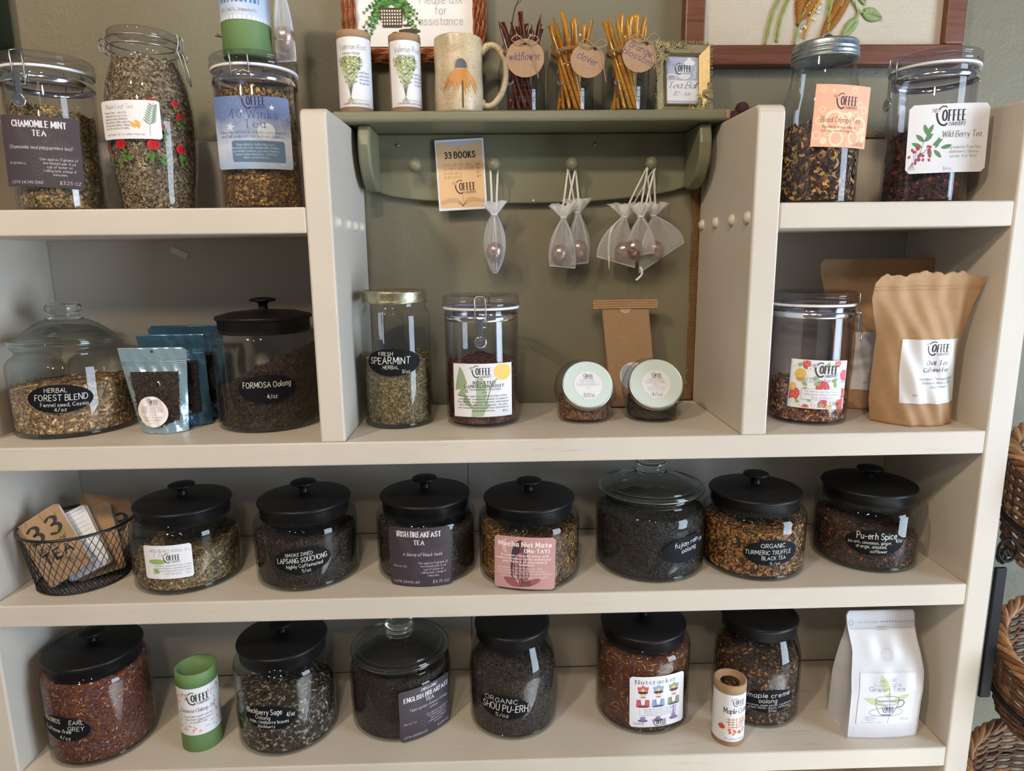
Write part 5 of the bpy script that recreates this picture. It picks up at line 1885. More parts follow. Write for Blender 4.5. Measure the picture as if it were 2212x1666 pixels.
def stick_mesh(m):
    b = MB()
    L = .150
    n = 8
    zs = [0, .002, .010, L - .014, L - .004, L]
    fx = [(.0042, .0005), (.0042, .0005), (.0034, .0034), (.0034, .0034), (.0043, .0007), (.0044, .0004)]
    vs, fs = [], []
    for z, (a, c) in zip(zs, fx):
        for k in range(n):
            vs.append((a * math.cos(2 * PI * k / n), c * math.sin(2 * PI * k / n), z))
    for i in range(len(zs) - 1):
        for k in range(n):
            fs.append((i * n + k, i * n + (k + 1) % n, (i + 1) * n + (k + 1) % n, (i + 1) * n + k))
    fs.append(tuple(range(n))); fs.append(tuple((len(zs) - 1) * n + k for k in range(n)))
    b.add(vs, fs)
    o = b.build('honey_stick', m)
    return o


def honey_jar(x, txt, m, lab_jar, lab_stick, nst, seed, tag_x, tag_z, tag_rot, tag_w=.062):
    R = .0395
    j = thing('mason_jar', lab_jar, 'jar', (x, .203, PEG))
    glass_body(j, [(0, .0015), (R - .010, .0005), (R, .0, .010), (R, .078, .020), (R - .006, .092, .010), (.0315, .100, .004), (.0305, .106), (.0322, .110), (.0305, .114), (.0305, .122), (.0312, .1235), (.0295, .1235)])
    base_glass(j, R)
    sf = cyl_surf(R, D(4), .0)
    q = Print(sf)
    q.text('Honey', .004, .054, .011, 'sans', INK, width=.034, wt=.6)
    q.text('Sticks', .002, .040, .011, 'sans', INK, width=.032, wt=.6)
    q.ribbon([(-.016, .033), (.024, .033)], .0005, INK); q.ribbon([(-.016, .023), (.024, .023)], .0005, INK)
    q.text('.50 each', .004, .015, .006, 'sans', INK, width=.026, wt=.7)
    bx = -.024
    q.disc(bx, .045, .0022, .0022, INK, 10); q.disc(bx, .040, .003, .003, INK, 10)
    for g in range(4):
        q.disc(bx, .0355 - .0036 * g, .0042 - .0006 * g, .0014, INK, 12)
    q.disc(bx, .019, .0014, .0025, PK1, 8)
    for s in (-1, 1):
        for g in range(3):
            q.ribbon([(bx + s * .002, .041 - .003 * g), (bx + s * .006, .043 - .006 * g), (bx + s * .0075, .037 - .007 * g)], .0004, INK)
        q.leaf(bx + s * .001, .042, .009, .003, PI / 2 + s * -.6, INKG)
    q.build('printed_bee', j)
    # twine round the neck
    b = MB()
    for z in (.098, .1005):
        tube(b, [(.0325 * math.cos(a), .0325 * math.sin(a), z + .001 * math.sin(3 * a)) for a in [2 * PI * k / 28 for k in range(28)]], .0011, 5, True)
    tw = b.build('twine', TWINE, j)
    # hang tag
    sft = flat_surf((tag_x, -.0405, tag_z), (math.cos(tag_rot), -.05, math.sin(tag_rot)), (-math.sin(tag_rot), .10, math.cos(tag_rot)))
    tg = sheet(sft, tag_w, tag_w * .98, 'round', mats=KRAFTD, name='hang_tag', parent=j, nx=18, ny=18)
    p = Print(sft)
    for i, s in enumerate(txt):
        p.text(s, -.001, .0 - i * .013 + (.005 if len(txt) > 1 else -.003), .011 if len(txt) > 1 else .012, 'hand', INKP, width=(.050 if len(s) > 6 else .034 if len(txt) == 1 else .040))
    p.disc(.0 if tag_rot > -.1 else .004, tag_w * .38, .0028, .0028, ink('hole_brown', 70, 48, 30), 12)
    p.build('handwriting', tg)
    b = MB()
    s_ = math.sin(tag_rot)
    hx, hz = tag_x - s_ * tag_w * .38, tag_z + tag_w * .38
    for s in (-1, 1):
        tube(b, catmull([(hx, -.042, hz), (hx + s * .012, -.044, hz + .010), (hx + s * .022, -.042, hz + .004), (hx + s * .012, -.044, hz - .002), (hx, -.0425, hz)], 5), .0009, 5)
    tube(b, catmull([(hx, -.043, hz), (hx + .010, -.046, hz - .006), (hx + .016, -.045, hz - .03), (hx + .021, -.044, hz - .055)], 5), .0009, 5)
    tube(b, catmull([(hx, -.042, hz), (hx - .012, -.036, hz - .002), (hx - .024, -.024, .100)], 4), .0009, 5)
    b.build('twine_bow', TWINE, j)
    # sticks, each leaning its own way through the neck
    rr = random.Random(seed)
    proto = None
    n_in = 3
    n_out = nst - n_in
    for k in range(nst):
        inner = k >= n_out
        m_ = n_in if inner else n_out
        a = 2 * PI * (k + .25 * seed) / m_
        tw = 1.1 if inner else 1.75
        rt, rb = (.0075, .0065) if inner else (.0255, .0225)
        top = Vector((rt * math.cos(a), rt * math.sin(a), .112))
        botm = Vector((rb * math.cos(a + tw), rb * math.sin(a + tw), .004))
        d = (top - botm).normalized()
        if proto is None:
            proto = o = stick_mesh(m)
        else:
            o = proto.copy(); COL.objects.link(o)
        lz = rr.uniform(.93, 1.06)
        o.scale = (1, 1, lz)
        o.location = (x + botm.x, .203 + botm.y, PEG + botm.z)
        o.rotation_mode = 'QUATERNION'
        from mathutils import Quaternion
        o.rotation_quaternion = d.to_track_quat('Z', 'Y') @ Quaternion((0, 0, 1), rr.uniform(0, 3))
        tag(o, lab_stick, 'honey stick', lab_stick)
    return j


honey_jar(.924, ['wildflower'], PLAST[0], 'mason jar of dark honey sticks with round kraft tag reading wildflower', 'dark red-brown honey stick in the wildflower mason jar', 15, 1, .004, .082, .0)
honey_jar(1.006, ['clover'], PLAST[1], 'mason jar of golden honey sticks with tilted kraft tag reading clover', 'golden honey stick in the clover mason jar', 15, 2, .024, .078, -.42, .056)
honey_jar(1.100, ['orange', 'blossom'], PLAST[2], 'mason jar of amber honey sticks with kraft tag reading orange blossom', 'amber honey stick in the orange blossom mason jar', 16, 3, .014, .086, -.45, .056)

# dried twigs
b = MB()
tube(b, catmull([(.902, .203, PEG + .112), (.912, .21, PEG + .165), (.918, .215, PEG + .182), (.926, .22, PEG + .205)], 4), .0012, 5)
tube(b, catmull([(.915, .213, PEG + .178), (.923, .214, PEG + .184), (.925, .216, PEG + .192)], 4), .0006, 4)
tag(b.build('dried_twig', mat('twig_brown', srgb(84, 60, 42), .85)), 'thin dark dried twig rising from the wildflower honey sticks', 'twig')
b = MB()
tube(b, [(.438, .150, ZL + .050), (.452, .150, ZL + .0475), (.466, .150, ZL + .048), (.50, .150, ZL + .048)], .0011, 5)
tube(b, [(.446, .150, ZL + .0485), (.441, .150, ZL + .0535)], .0009, 5)
tube(b, catmull([(.50, .150, ZL + .048), (.52, .15, ZL + .03), (.53, .148, ZL + .005)], 4), .0011, 5)
tag(b.build('dried_twig', MATS['twig_brown']), 'short brown twig poking out behind the green tube on the canister', 'twig')

# ---------------------------------------------------------------- gold filigree frame
GOLD = mat('antique_gold', (.40, .32, .17), .42, .75, .12, 90)
GOLDD = mat('dark_gold', (.26, .20, .10), .4, .85)
fr = thing('photo_frame', 'small antique gold filigree frame with a Tea Ball price card', 'frame', (1.198, .198, PEG + .0005))
fr.rotation_euler = (D(-6), 0, D(4))
W, H = .092, .114
FW = .017


def moulding(parent, x0, x1, z0, z1, fw, y0, depth, m, name='frame_rail'):
    """four mitred rails, bevelled towards the picture"""
    O = [(x0, z0), (x1, z0), (x1, z1), (x0, z1)]
    I = [(x0 + fw, z0 + fw), (x1 - fw, z0 + fw), (x1 - fw, z1 - fw), (x0 + fw, z1 - fw)]
    for k in range(4):
        a, c = O[k], O[(k + 1) % 4]
        d, e = I[(k + 1) % 4], I[k]
        vs = [(a[0], y0, a[1]), (c[0], y0, c[1]), (d[0], y0 + depth * .45, d[1]), (e[0], y0 + depth * .45, e[1])]
        vs += [(p_[0], y0 + depth, p_[1]) for p_ in (a, c, d, e)]
        b = MB()
        b.add(vs, [(0, 1, 2, 3), (7, 6, 5, 4), (0, 4, 5, 1), (2, 6, 7, 3), (1, 5, 6, 2), (0, 3, 7, 4)], 0, False)
        b.build(name, m, parent)


moulding(fr, -W / 2, W / 2, 0, H, FW, -.006, .010, GOLD)
moulding(fr, -W / 2 + FW - .003, W / 2 - FW + .003, FW - .003, H - FW + .003, .004, -.005, .006, GOLDD, 'inner_rail')
b = MB()
bbox(b, (-W / 2 + .004, .003, .004), (W / 2 - .004, .0055, H - .004), 0)
b.build('backing', INKG, fr)
pw, ph = W - 2 * FW, H - 2 * FW
sf = flat_surf((0, .0012, H / 2), (1, 0, 0), (0, 0, 1))
cd = sheet(sf, pw, ph, 'rect', mats=WHITE, name='price_card', parent=fr, nx=2, ny=2)
p = Print(sf)
GB = ink('card_bluegrey', 172, 180, 204)
p.poly([(-pw / 2, 0), (pw / 2, 0), (pw / 2, ph * .47), (-pw / 2, ph * .47)], GB)
p.poly([(-pw / 2, -ph * .42), (pw / 2, -ph * .42), (pw / 2, -ph * .46), (-pw / 2, -ph * .46)], GB)
p.disc(.06 * pw, .13 * ph, .20 * pw, .11 * ph, ink('cup_pale', 222, 224, 232)); p.disc(.22 * pw, .36 * ph, .17 * pw, .06 * ph, WHITE); p.disc(.22 * pw, .38 * ph, .09 * pw, .09 * ph, WHITE)
p.disc(-.32 * pw, .07 * ph, .16 * pw, .07 * ph, ink('cup_pale', 222, 224, 232)); p.disc(-.31 * pw, .06 * ph, .12 * pw, .05 * ph, ink('spice_print', 178, 164, 170))
p.ribbon(catmull([(.40 * pw, .28 * ph), (.42 * pw, .2 * ph), (.36 * pw, .16 * ph), (.40 * pw, .09 * ph), (.33 * pw, .05 * ph)], 4), .0012, WHITE)
p.logo(.0, .22 * ph, .54 * pw)
p.text('Tea Ball', .01 * pw, -.16 * ph, .13 * ph, 'script', INKB, width=.86 * pw, wt=1.2)
p.text('$2 - tax', .0, -.31 * ph, .085 * ph, 'script', INKB, width=.52 * pw)
p.build('lettering', cd)


def spiral(cx, cz, r, a0, turns, n=16, s=1):
    return [(cx + r * (1 - .82 * k / n) * math.cos(a0 + s * turns * 2 * PI * k / n), -.0085, cz + r * (1 - .82 * k / n) * math.sin(a0 + s * turns * 2 * PI * k / n)) for k in range(n + 1)]


rr = random.Random(11)
for cx, cz, sx, sz in ((-W / 2, H, 1, -1), (W / 2, 0, -1, 1)):
    b = MB()
    for k in range(90):
        u, v_ = rr.random(), rr.random()
        if u + v_ > 1.0:
            continue
        px, pz = cx + sx * (u * .048 - .001), cz + sz * (v_ * .048 - .001)
        pz = max(.004, pz)
        tube(b, spiral(px, pz, rr.uniform(.0032, .0058), rr.uniform(0, 6), rr.choice((1.2, 1.5)), 12, rr.choice((-1, 1))), .0008, 5)
    for k in range(5):
        c_ = cx + sx * (.012 + .009 * k)
        tube(b, spiral(c_, max(.0045, cz + sz * .003), .0045, k, 1.3, 12), .0008, 5)
        tube(b, spiral(cx + sx * .003, cz + sz * (.012 + .009 * k), .0045, k, 1.3, 12), .0008, 5)
    b.build('filigree_corner', GOLD, fr)
b = MB()
for k in range(18):
    for x in (-W / 2 - .0015, W / 2 + .0015):
        tube(b, spiral(x, .006 + k * .0062, .0028, k * 2.2, 1.1, 8), .0007, 4)
for k in range(14):
    tube(b, spiral(-W / 2 + .006 + k * .0062, H + .0015, .0028, k * 2.2, 1.1, 8), .0007, 4)
b.build('scroll_edge', GOLD, fr)
b = MB()
prism(b, [(.004, .075), (.036, .0), (.030, .0), (.004, .06)], 'x', -.015, .015)
b.build('easel_leg', INKG, fr)

# ---------------------------------------------------------------- wicker sign behind
WICK = [mat('wicker_a', srgb(150, 84, 44), .5, 0, .2, 300), mat('wicker_b', srgb(120, 62, 32), .5, 0, .2, 300), mat('wicker_c', srgb(176, 106, 60), .5, 0, .2, 300)]
sg = thing('wicker_sign', 'white sign in a brown wicker frame reading Please ask for assistance', 'sign', (.742, .258, Z0))
X0, X1, ZB, ZT = -.125, .125, .612, .86
sfw = flat_surf((0, .001, (.6405 + .835) / 2), (1, 0, 0), (0, 0, 1))
wp, hp = .206, .835 - .6405
pn = sheet(sfw, wp, hp, 'soft', .022, mats=mat('sign_white', (.82, .83, .86), .35), name='sign_panel', parent=sg, nx=4)
b = MB()
bbox(b, (-.108, .003, .632), (.108, .008, .845), .002)
b.build('backing', KRAFTD, sg)
p = Print(sfw)
o_ = .6405 - (.6405 + .835) / 2
FG = [ink('fern_a', 38, 112, 48), ink('fern_b', 74, 150, 66), ink('fern_c', 32, 74, 36), ink('fern_d', 120, 156, 62)]
rr = random.Random(6)
bx, bz = -.040, o_ + .054
POT = ink('pot_brown', 72, 60, 34)
for k in range(26):
    a = PI / 2 + (k - 12.5) / 12.5 * 2.1
    ln = rr.uniform(.036, .056)
    q = [(bx + math.cos(a) * ln * t * (1.0), bz + .014 + math.sin(a) * ln * t * .9 - .035 * t * t * (1 if abs(a - PI / 2) > .5 else .3)) for t in [i / 8 for i in range(9)]]
    c_ = FG[k % 4]
    p.ribbon(q, .0008, c_, newlay=True)
    for i in range(1, 9):
        ang = math.atan2(q[i][1] - q[i - 1][1], q[i][0] - q[i - 1][0])
        for s in (-1, 1):
            p.leaf(q[i][0], q[i][1], .010 * (1.15 - i / 9), .0036, ang + s * .8, rr.choice(FG), 4)
p.poly([(bx - .021, bz + .008), (bx + .021, bz + .008), (bx + .017, bz - .023), (bx - .016, bz - .023)], POT)
for r_ in range(5):
    for c_ in range(8):
        p.poly([(bx - .018 + c_ * .0046, bz + .0045 - r_ * .0052), (bx - .0153 + c_ * .0046, bz + .0045 - r_ * .0052), (bx - .0153 + c_ * .0044, bz + .0015 - r_ * .0052), (bx - .0176 + c_ * .0044, bz + .0015 - r_ * .0052)], CW)
p.disc(bx + .030, bz - .029, .019, .0036, POT); p.disc(bx + .026, bz - .020, .0075, .0016, POT); p.disc(bx + .006, bz - .032, .006, .0015, POT)
for i, (s, wd, x) in enumerate((('Please ask', .074, .046), ('for', .020, .045), ('assistance', .076, .045))):
    p.text(s, x, o_ + .0685 - i * .0170, .0142, 'light', INKG, width=wd, wt=.85)
p.build('lettering', pn)
# the woven frame: strands running round, dipping over and under short stakes
rr = random.Random(12)


def rrect(x0, x1, z0, z1, r, n=10):
    P = []
    for cx, cz, a0 in ((x1 - r, z0 + r, -PI / 2), (x1 - r, z1 - r, 0), (x0 + r, z1 - r, PI / 2), (x0 + r, z0 + r, PI)):
        for k in range(n + 1):
            a = a0 + PI / 2 * k / n
            P.append((cx + r * math.cos(a), cz + r * math.sin(a)))
    return P


def resample(P, step):
    P = [np.array(p_) for p_ in P] + [np.array(P[0])]
    out, acc = [], 0.0
    for a, c in zip(P, P[1:]):
        L = np.hypot(*(c - a))
        while acc < L:
            out.append(a + (c - a) * acc / L)
            acc += step
        acc -= L
    return out


for k in range(9):
    u = k / 8
    i_ = .002 + u * .021
    r = .022 + (1 - u) * .012
    P = resample(rrect(X0 + i_, X1 - i_, ZB + i_, ZT - i_, r), .007)
    b = MB()
    n = len(P)
    pts = []
    for s, q in enumerate(P):
        ph = (s + (k % 2) * 2) * PI / 2
        pts.append((q[0] + rr.uniform(-.0006, .0006), -.006 + .0045 * math.cos(ph) - .004 * math.sin(PI * u), q[1] + rr.uniform(-.0006, .0006)))
    tube(b, pts, .0019, 6, True)
    b.build('wicker_strand', WICK[k % 3], sg)
P = resample(rrect(X0 + .012, X1 - .012, ZB + .012, ZT - .012, .028), .014)
for s, q in enumerate(P):
    nx, nz = q[0] / .125, (q[1] - (ZB + ZT) / 2) / .125
    L = math.hypot(nx, nz) + 1e-6
    if abs(nx) > abs(nz):
        d = (math.copysign(1, nx), 0)
    else:
        d = (0, math.copysign(1, nz))
    b = MB()
    tube(b, [(q[0] - d[0] * .010, -.004, q[1] - d[1] * .010), (q[0], -.0075, q[1]), (q[0] + d[0] * .011, -.004, q[1] + d[1] * .011)], .0017, 5)
    b.build('stake', WICK[1], sg)

# ---------------------------------------------------------------- embroidered picture
t = NT('red_brown_wood')
g = t.noise(t.coord((3, 40, 40)), 3, 6, .6)
t.base(t.ramp(g, [(.3, srgb(90, 52, 38)), (.55, srgb(118, 72, 52)), (.75, srgb(102, 62, 46))]))
t.p.inputs['Roughness'].default_value = .35
t.bump(g, .15, .001)
REDW = t.m
t = NT('linen')
v = t.coord()
w1 = t.n('ShaderNodeTexWave', bands_direction='X'); w1.inputs['Scale'].default_value = 190; w1.inputs['Distortion'].default_value = 3; w1.inputs['Detail Scale'].default_value = 3
w2 = t.n('ShaderNodeTexWave', bands_direction='Z'); w2.inputs['Scale'].default_value = 190; w2.inputs['Distortion'].default_value = 3; w2.inputs['Detail Scale'].default_value = 3
t.l(v, w1.inputs['Vector']); t.l(v, w2.inputs['Vector'])
mm = t.n('ShaderNodeMath', operation='ADD'); t.l(w1.outputs['Fac'], mm.inputs[0]); t.l(w2.outputs['Fac'], mm.inputs[1])
t.base(t.ramp(mm.outputs[0], [(.35, srgb(178, 164, 144)), (1.0, srgb(222, 212, 196))]))
t.bump(mm.outputs[0], .5, .001)
t.p.inputs['Roughness'].default_value = .95
LINEN = t.m
em = thing('embroidered_picture', 'embroidered leaf sprig on beige linen in a red-brown wooden frame', 'picture', (0, 0, 0))
AX0, AX1, AZ0, AZ1 = 1.210, 1.705, Z0 + .605, Z0 + 1.02
for lo, hi in (((AX0, .244, AZ0), (AX1, .272, AZ0 + .033)), ((AX0, .244, AZ1 - .033), (AX1, .272, AZ1)), ((AX0, .244, AZ0 + .033), (AX0 + .035, .272, AZ1 - .033)), ((AX1 - .035, .244, AZ0 + .033), (AX1, .272, AZ1 - .033))):
    b = MB(); bbox(b, lo, hi, .003, 2); b.build('frame_rail', REDW, em)
b = MB(); bbox(b, (AX0 + .03, .258, AZ0 + .028), (AX1 - .03, .270, AZ1 - .028), 0); b.build('linen_canvas', LINEN, em)
YF = .2565
THR = [mat('thread_green', srgb(150, 166, 84), .8, 0, .15, 500), mat('thread_sage', srgb(158, 176, 122), .8, 0, .15, 500), mat('thread_gold', srgb(206, 158, 72), .8, 0, .15, 500), mat('thread_brown', srgb(156, 102, 36), .8, 0, .2, 500)]


def cord(pts, r, m):
    b = MB()
    P = catmull(pts, 8)
    for s in (0, PI):
        q = []
        for i, (x, z) in enumerate(P):
            q.append((x + r * .7 * math.cos(i * .9 + s), YF - r * (.6 + .5 * math.sin(i * .9 + s)), Z0 + z))
        tube(b, q, r * .75, 5)
    b.build('embroidered_stem', m, em)


cord([(1.392, .80), (1.388, .735), (1.368, .695), (1.356, .640)], .0022, THR[0])
cord([(1.41, .80), (1.400, .735), (1.382, .685), (1.376, .645)], .0022, THR[0])
cord([(1.452, .80), (1.440, .73), (1.420, .69), (1.408, .640)], .0022, THR[1])
cord([(1.462, .80), (1.450, .72), (1.436, .69), (1.424, .650)], .0022, THR[2])
cord([(1.488, .80), (1.470, .72), (1.466, .68), (1.468, .655), (1.480, .648)], .0026, THR[0])
cord([(1.492, .76), (1.503, .72), (1.520, .695), (1.535, .692)], .0022, THR[1])
cord([(1.516, .70), (1.518, .69), (1.514, .675)], .0018, THR[1])
cord([(1.530, .80), (1.528, .76), (1.524, .73)], .0018, THR[1])


def stitched_leaf(x, z, ln, w, ang, m, n=14):
    b = MB()
    c, s = math.cos(ang), math.sin(ang)
    for k in range(n):
        t_ = (k + .5) / n
        hw = w / 2 * math.sin(PI * min(1, t_ * .92 + .08)) ** .75
        for sd in (-1, 1):
            p0 = (t_ * ln, 0); p1 = (t_ * ln - ln * .10, sd * hw)
            q = [(x + px * c - pz * s, z + px * s + pz * c) for px, pz in (p0, ((p0[0] + p1[0]) / 2, p1[1] / 2), p1)]
            tube(b, [(q[0][0], YF + .0005, Z0 + q[0][1]), (q[1][0], YF - .0022, Z0 + q[1][1]), (q[2][0], YF + .0005, Z0 + q[2][1])], ln / n * .62, 5)
    b.build('embroidered_leaf', m, em)


stitched_leaf(1.440, .760, .094, .040, -PI * .60, THR[3], 20)
stitched_leaf(1.500, .730, .10, .022, -PI * .66, THR[3], 22)
stitched_leaf(1.530, .693, .034, .022, -.30, THR[1])
stitched_leaf(1.515, .680, .036, .018, -PI * .72, THR[1])
stitched_leaf(1.520, .735, .032, .020, -PI * .42, THR[1])
stitched_leaf(1.482, .735, .034, .020, -PI * .45, THR[1])
rr = random.Random(4)
for k in range(22):
    b = MB()
    t_ = rr.random()
    sphere(b, (1.452 - t_ * .032 + rr.uniform(-.006, .008), YF - .0012, Z0 + .712 - t_ * .05 + rr.uniform(-.004, .004)), .0018, 8, 6)
    b.build('bead', mat('pearl_bead', (.85, .82, .76), .25), em)

# dark green frame at the edge of the wall
b = MB()
bbox(b, (-.32, .225, Z0 + .637), (.049, .272, Z0 + 1.05), .012, 3, 0, True)
o = b.build('green_panel', mat('bottle_green_gloss', srgb(24, 44, 34), .2, 0, .2, 60), None)
tag(o, 'glossy dark green panel on the wall above the chamomile canister', 'panel')

# dried berries by the divider
BER = NT('dried_berry')
v = BER.coord()
vo = BER.n('ShaderNodeTexVoronoi'); vo.inputs['Scale'].default_value = 480
BER.l(v, vo.inputs['Vector'])
BER.base(BER.ramp(vo.outputs['Distance'], [(.1, srgb(120, 60, 72)), (.5, srgb(60, 18, 32))]))
BER.bump(vo.outputs['Distance'], .9, .002)
BER.p.inputs['Roughness'].default_value = .5
for x, y, z, lb_ in ((1.286, .196, .5075, 'dark red dried berry resting against the end of the green shelf'), (1.303, .206, .5235, 'dark red dried berry with stem, perched on the other berry')):
    br = thing('dried_berry', lb_, 'berry', (x, y, Z0 + z))
    b = MB()
    sphere(b, (0, 0, 0), .0118, 20, 14)
    b.build('fruit', BER.m, br)
    b = MB()
    tube(b, catmull([(.008, -.004, -.006), (.011, -.006, .001), (.018, -.006, .003), (.022, -.006, .006)], 4) if z > .52 else [(.0, 0, .011), (.002, -.002, .0135)], .0006, 4)
    b.build('stem', MATS['twig_brown'], br)


# ---------------------------------------------------------------- stand-up pouches
class Pouch:
    """soft pouch: xl(v), xr(v) side edges, yc(v) mid plane, t(v) half thickness; v = height share, all in world units"""
    def __init__(self, z0, H, xl, xr, yc, th, wrinkle=.0015, seed=1, top=None):
        self.z0, self.H, self.xl, self.xr, self.yc, self.th, self.wr, self.seed, self.top = z0, H, xl, xr, yc, th, wrinkle, seed, top

    def pt(self, u, v, side=-1, off=0.0):
        a, b = self.xl(v), self.xr(v)
        x = (a + b) / 2 + u * (b - a) / 2
        T = self.th(v)
        y = self.yc(v) + side * T * (1 - abs(u) ** 2.6)
        s = self.seed
        k = self.wr * (1 - abs(u) ** 4) * min(1, T / .006 + .15)
        y += side * k * (math.sin(7 * u + 5 * v + s) * math.cos(11 * v - 3 * u + s) + .6 * math.sin(17 * (u + v) + s))
        z = self.z0 + v * self.H
        if self.top and v > .9:
            z += self.top(u) * (v - .9) / .1
        return (x, y + side * off, z)

    def mesh(self, mb, nu=64, nv=64, mi=0):
        vs, fs = [], []
        for side in (-1, 1):
            for j in range(nv + 1):
                for i in range(nu + 1):
                    vs.append(self.pt(-1 + 2 * i / nu, j / nv, side))
        n = nu + 1
        o = n * (nv + 1)
        for j in range(nv):
            for i in range(nu):
                a = j * n + i
                fs.append((a, a + 1, a + n + 1, a + n))
                fs.append((o + a, o + a + n, o + a + n + 1, o + a + 1))
        for i in range(nu):
            fs.append((i + 1, i, o + i, o + i + 1))
            t = nv * n + i
            fs.append((t, t + 1, o + t + 1, o + t))
        mb.add(vs, fs)
        return mb

    def surf(self, uc, vc, rot=0.0):
        """front surface in metres around the point (uc, vc)"""
        c, s = math.cos(rot), math.sin(rot)

        def f(du, dv, off=0.0):
            du, dv = du * c - dv * s, du * s + dv * c
            v = vc + dv / self.H
            w = self.xr(v) - self.xl(v)
            return self.pt(uc + 2 * du / w, v, -1, off * 2.2 + .0005)
        return f


def lin(*pts):
    xs, ys = [p[0] for p in pts], [p[1] for p in pts]
    return lambda v: float(np.interp(v, xs, ys))


def local(o_empty, obj):
    """objects built in world units hang under an empty at the thing's base"""
    obj.location = tuple(-c for c in o_empty.location)


def pouch_thing(name, label, cat, base, P, m, part='pouch'):
    t = thing(name, label, cat, base)
    b = MB(); P.mesh(b)
    o = b.build(part, m, t); local(t, o)
    return t


rr = random.Random(21)
torn = [.0016 * math.sin(k * .9) + .0022 * math.sin(k * .31 + 1) + rr.uniform(-.0009, .0009) for k in range(60)]
chai = Pouch(S2 + .0005, .243, lin((0, 1.503), (.15, 1.494), (.6, 1.487), (.85, 1.466), (.95, 1.466), (1, 1.474)), lin((0, 1.640), (.1, 1.638), (.35, 1.630), (.6, 1.628), (.8, 1.632), (1, 1.642)), lin((0, .080), (.5, .062), (1, .032)), lin((0, .050), (.25, .044), (.6, .030), (.85, .006), (1, .0012)), .0027, 2,
             top=lambda u: torn[int((u + 1) * 29)] + .004 * math.cos(u * 2.2))
t1 = pouch_thing('kraft_pouch', 'bulging kraft paper pouch with torn top and Chai Tea label', 'pouch', (1.57, .08, S2 + .0005), chai, KRAFT)
w, h = .096, .104
sf = chai.surf(.10, .372)
lb = sheet(sf, w, h, 'rect', mats=WHITE, name='paper_label', parent=t1, nx=56, ny=50); local(t1, lb)


def chai_print(sf, lb, w, h):
    p = Print(sf)
    p.logo(.06 * w, .34 * h, .40 * w)
    rows(p, w, h, [('Chai Tea', .07, .10, .075, .36), ('Caffeine Free', .07, -.005, .07, .46)], 'fancy', INK)
    rows(p, w, h, [('Ingredients: Cinnamon, ginger,', .1, -.13, .042, .66), ('cardamom, allspice, cloves,', .1, -.19, .042, .60), ('black pepper', .1, -.25, .042, .30), ('$34', -.30, -.38, .03, .06)], 'sans', INKG)
    q = p.build('lettering', lb)
    return q


chai_print(sf, lb, w, h)
b = MB()
for k in range(41):
    u = -1 + k / 20
for dz in (.925, .905):
    b2 = [chai.pt(-1 + 2 * k / 30, dz, -1, .0004) for k in range(31)]
    tube(b, b2, .0006, 4)
o = b.build('zip_seal', mat('kraft_seal', srgb(190, 146, 106), .5), t1); local(t1, o)

bp = Pouch(S2 + .0005, .268, lin((0, 1.486), (.5, 1.482), (.9, 1.444), (.97, 1.441), (1, 1.447)), lin((0, 1.636), (.5, 1.640), (.97, 1.6415), (1, 1.636)), lin((0, .200), (1, .166)), lin((0, .045), (.3, .040), (.7, .016), (.9, .002), (1, .001)), .0016, 5)
t2 = pouch_thing('kraft_pouch', 'sealed kraft paper pouch standing behind the torn one', 'pouch', (1.57, .2, S2 + .0005), bp, KRAFT)
sf = bp.surf(-.02, .33)
lb = sheet(sf, w, h, 'rect', mats=WHITE, name='paper_label', parent=t2, nx=48, ny=44); local(t2, lb)
chai_print(sf, lb, w, h)

# white flat-bottom bag
WB = mat('white_foil_bag', (.70, .70, .74), .32, 0, .02, 40)
wb = Pouch(S4 + .0005, .219, lin((0, 1.4855), (.06, 1.486), (.5, 1.489), (.72, 1.494), (.97, 1.490), (1, 1.494)), lin((0, 1.608), (.3, 1.612), (.55, 1.618), (.75, 1.612), (.97, 1.612), (1, 1.608)), lin((0, .066), (.5, .069), (1, .076)), lin((0, .0), (1, .0)), .0, 3)
_TH = lin((0, .036), (.4, .034), (.7, .020), (.88, .002), (1, .0008))
_o = Pouch.pt


def wb_pt(u, v, side=-1, off=0.0):
    a, b_ = wb.xl(v), wb.xr(v)
    x = (a + b_) / 2 + u * (b_ - a) / 2
    T_ = _TH(v)
    y = wb.yc(v) + side * T_ * (1 + .12 * (1 - u * u))
    y += side * .0014 * math.sin(9 * u + 3) * math.cos(13 * v) * (1 - u * u) * (1 if .35 < v < .85 else .25)
    return (x, y + side * off, wb.z0 + v * wb.H)


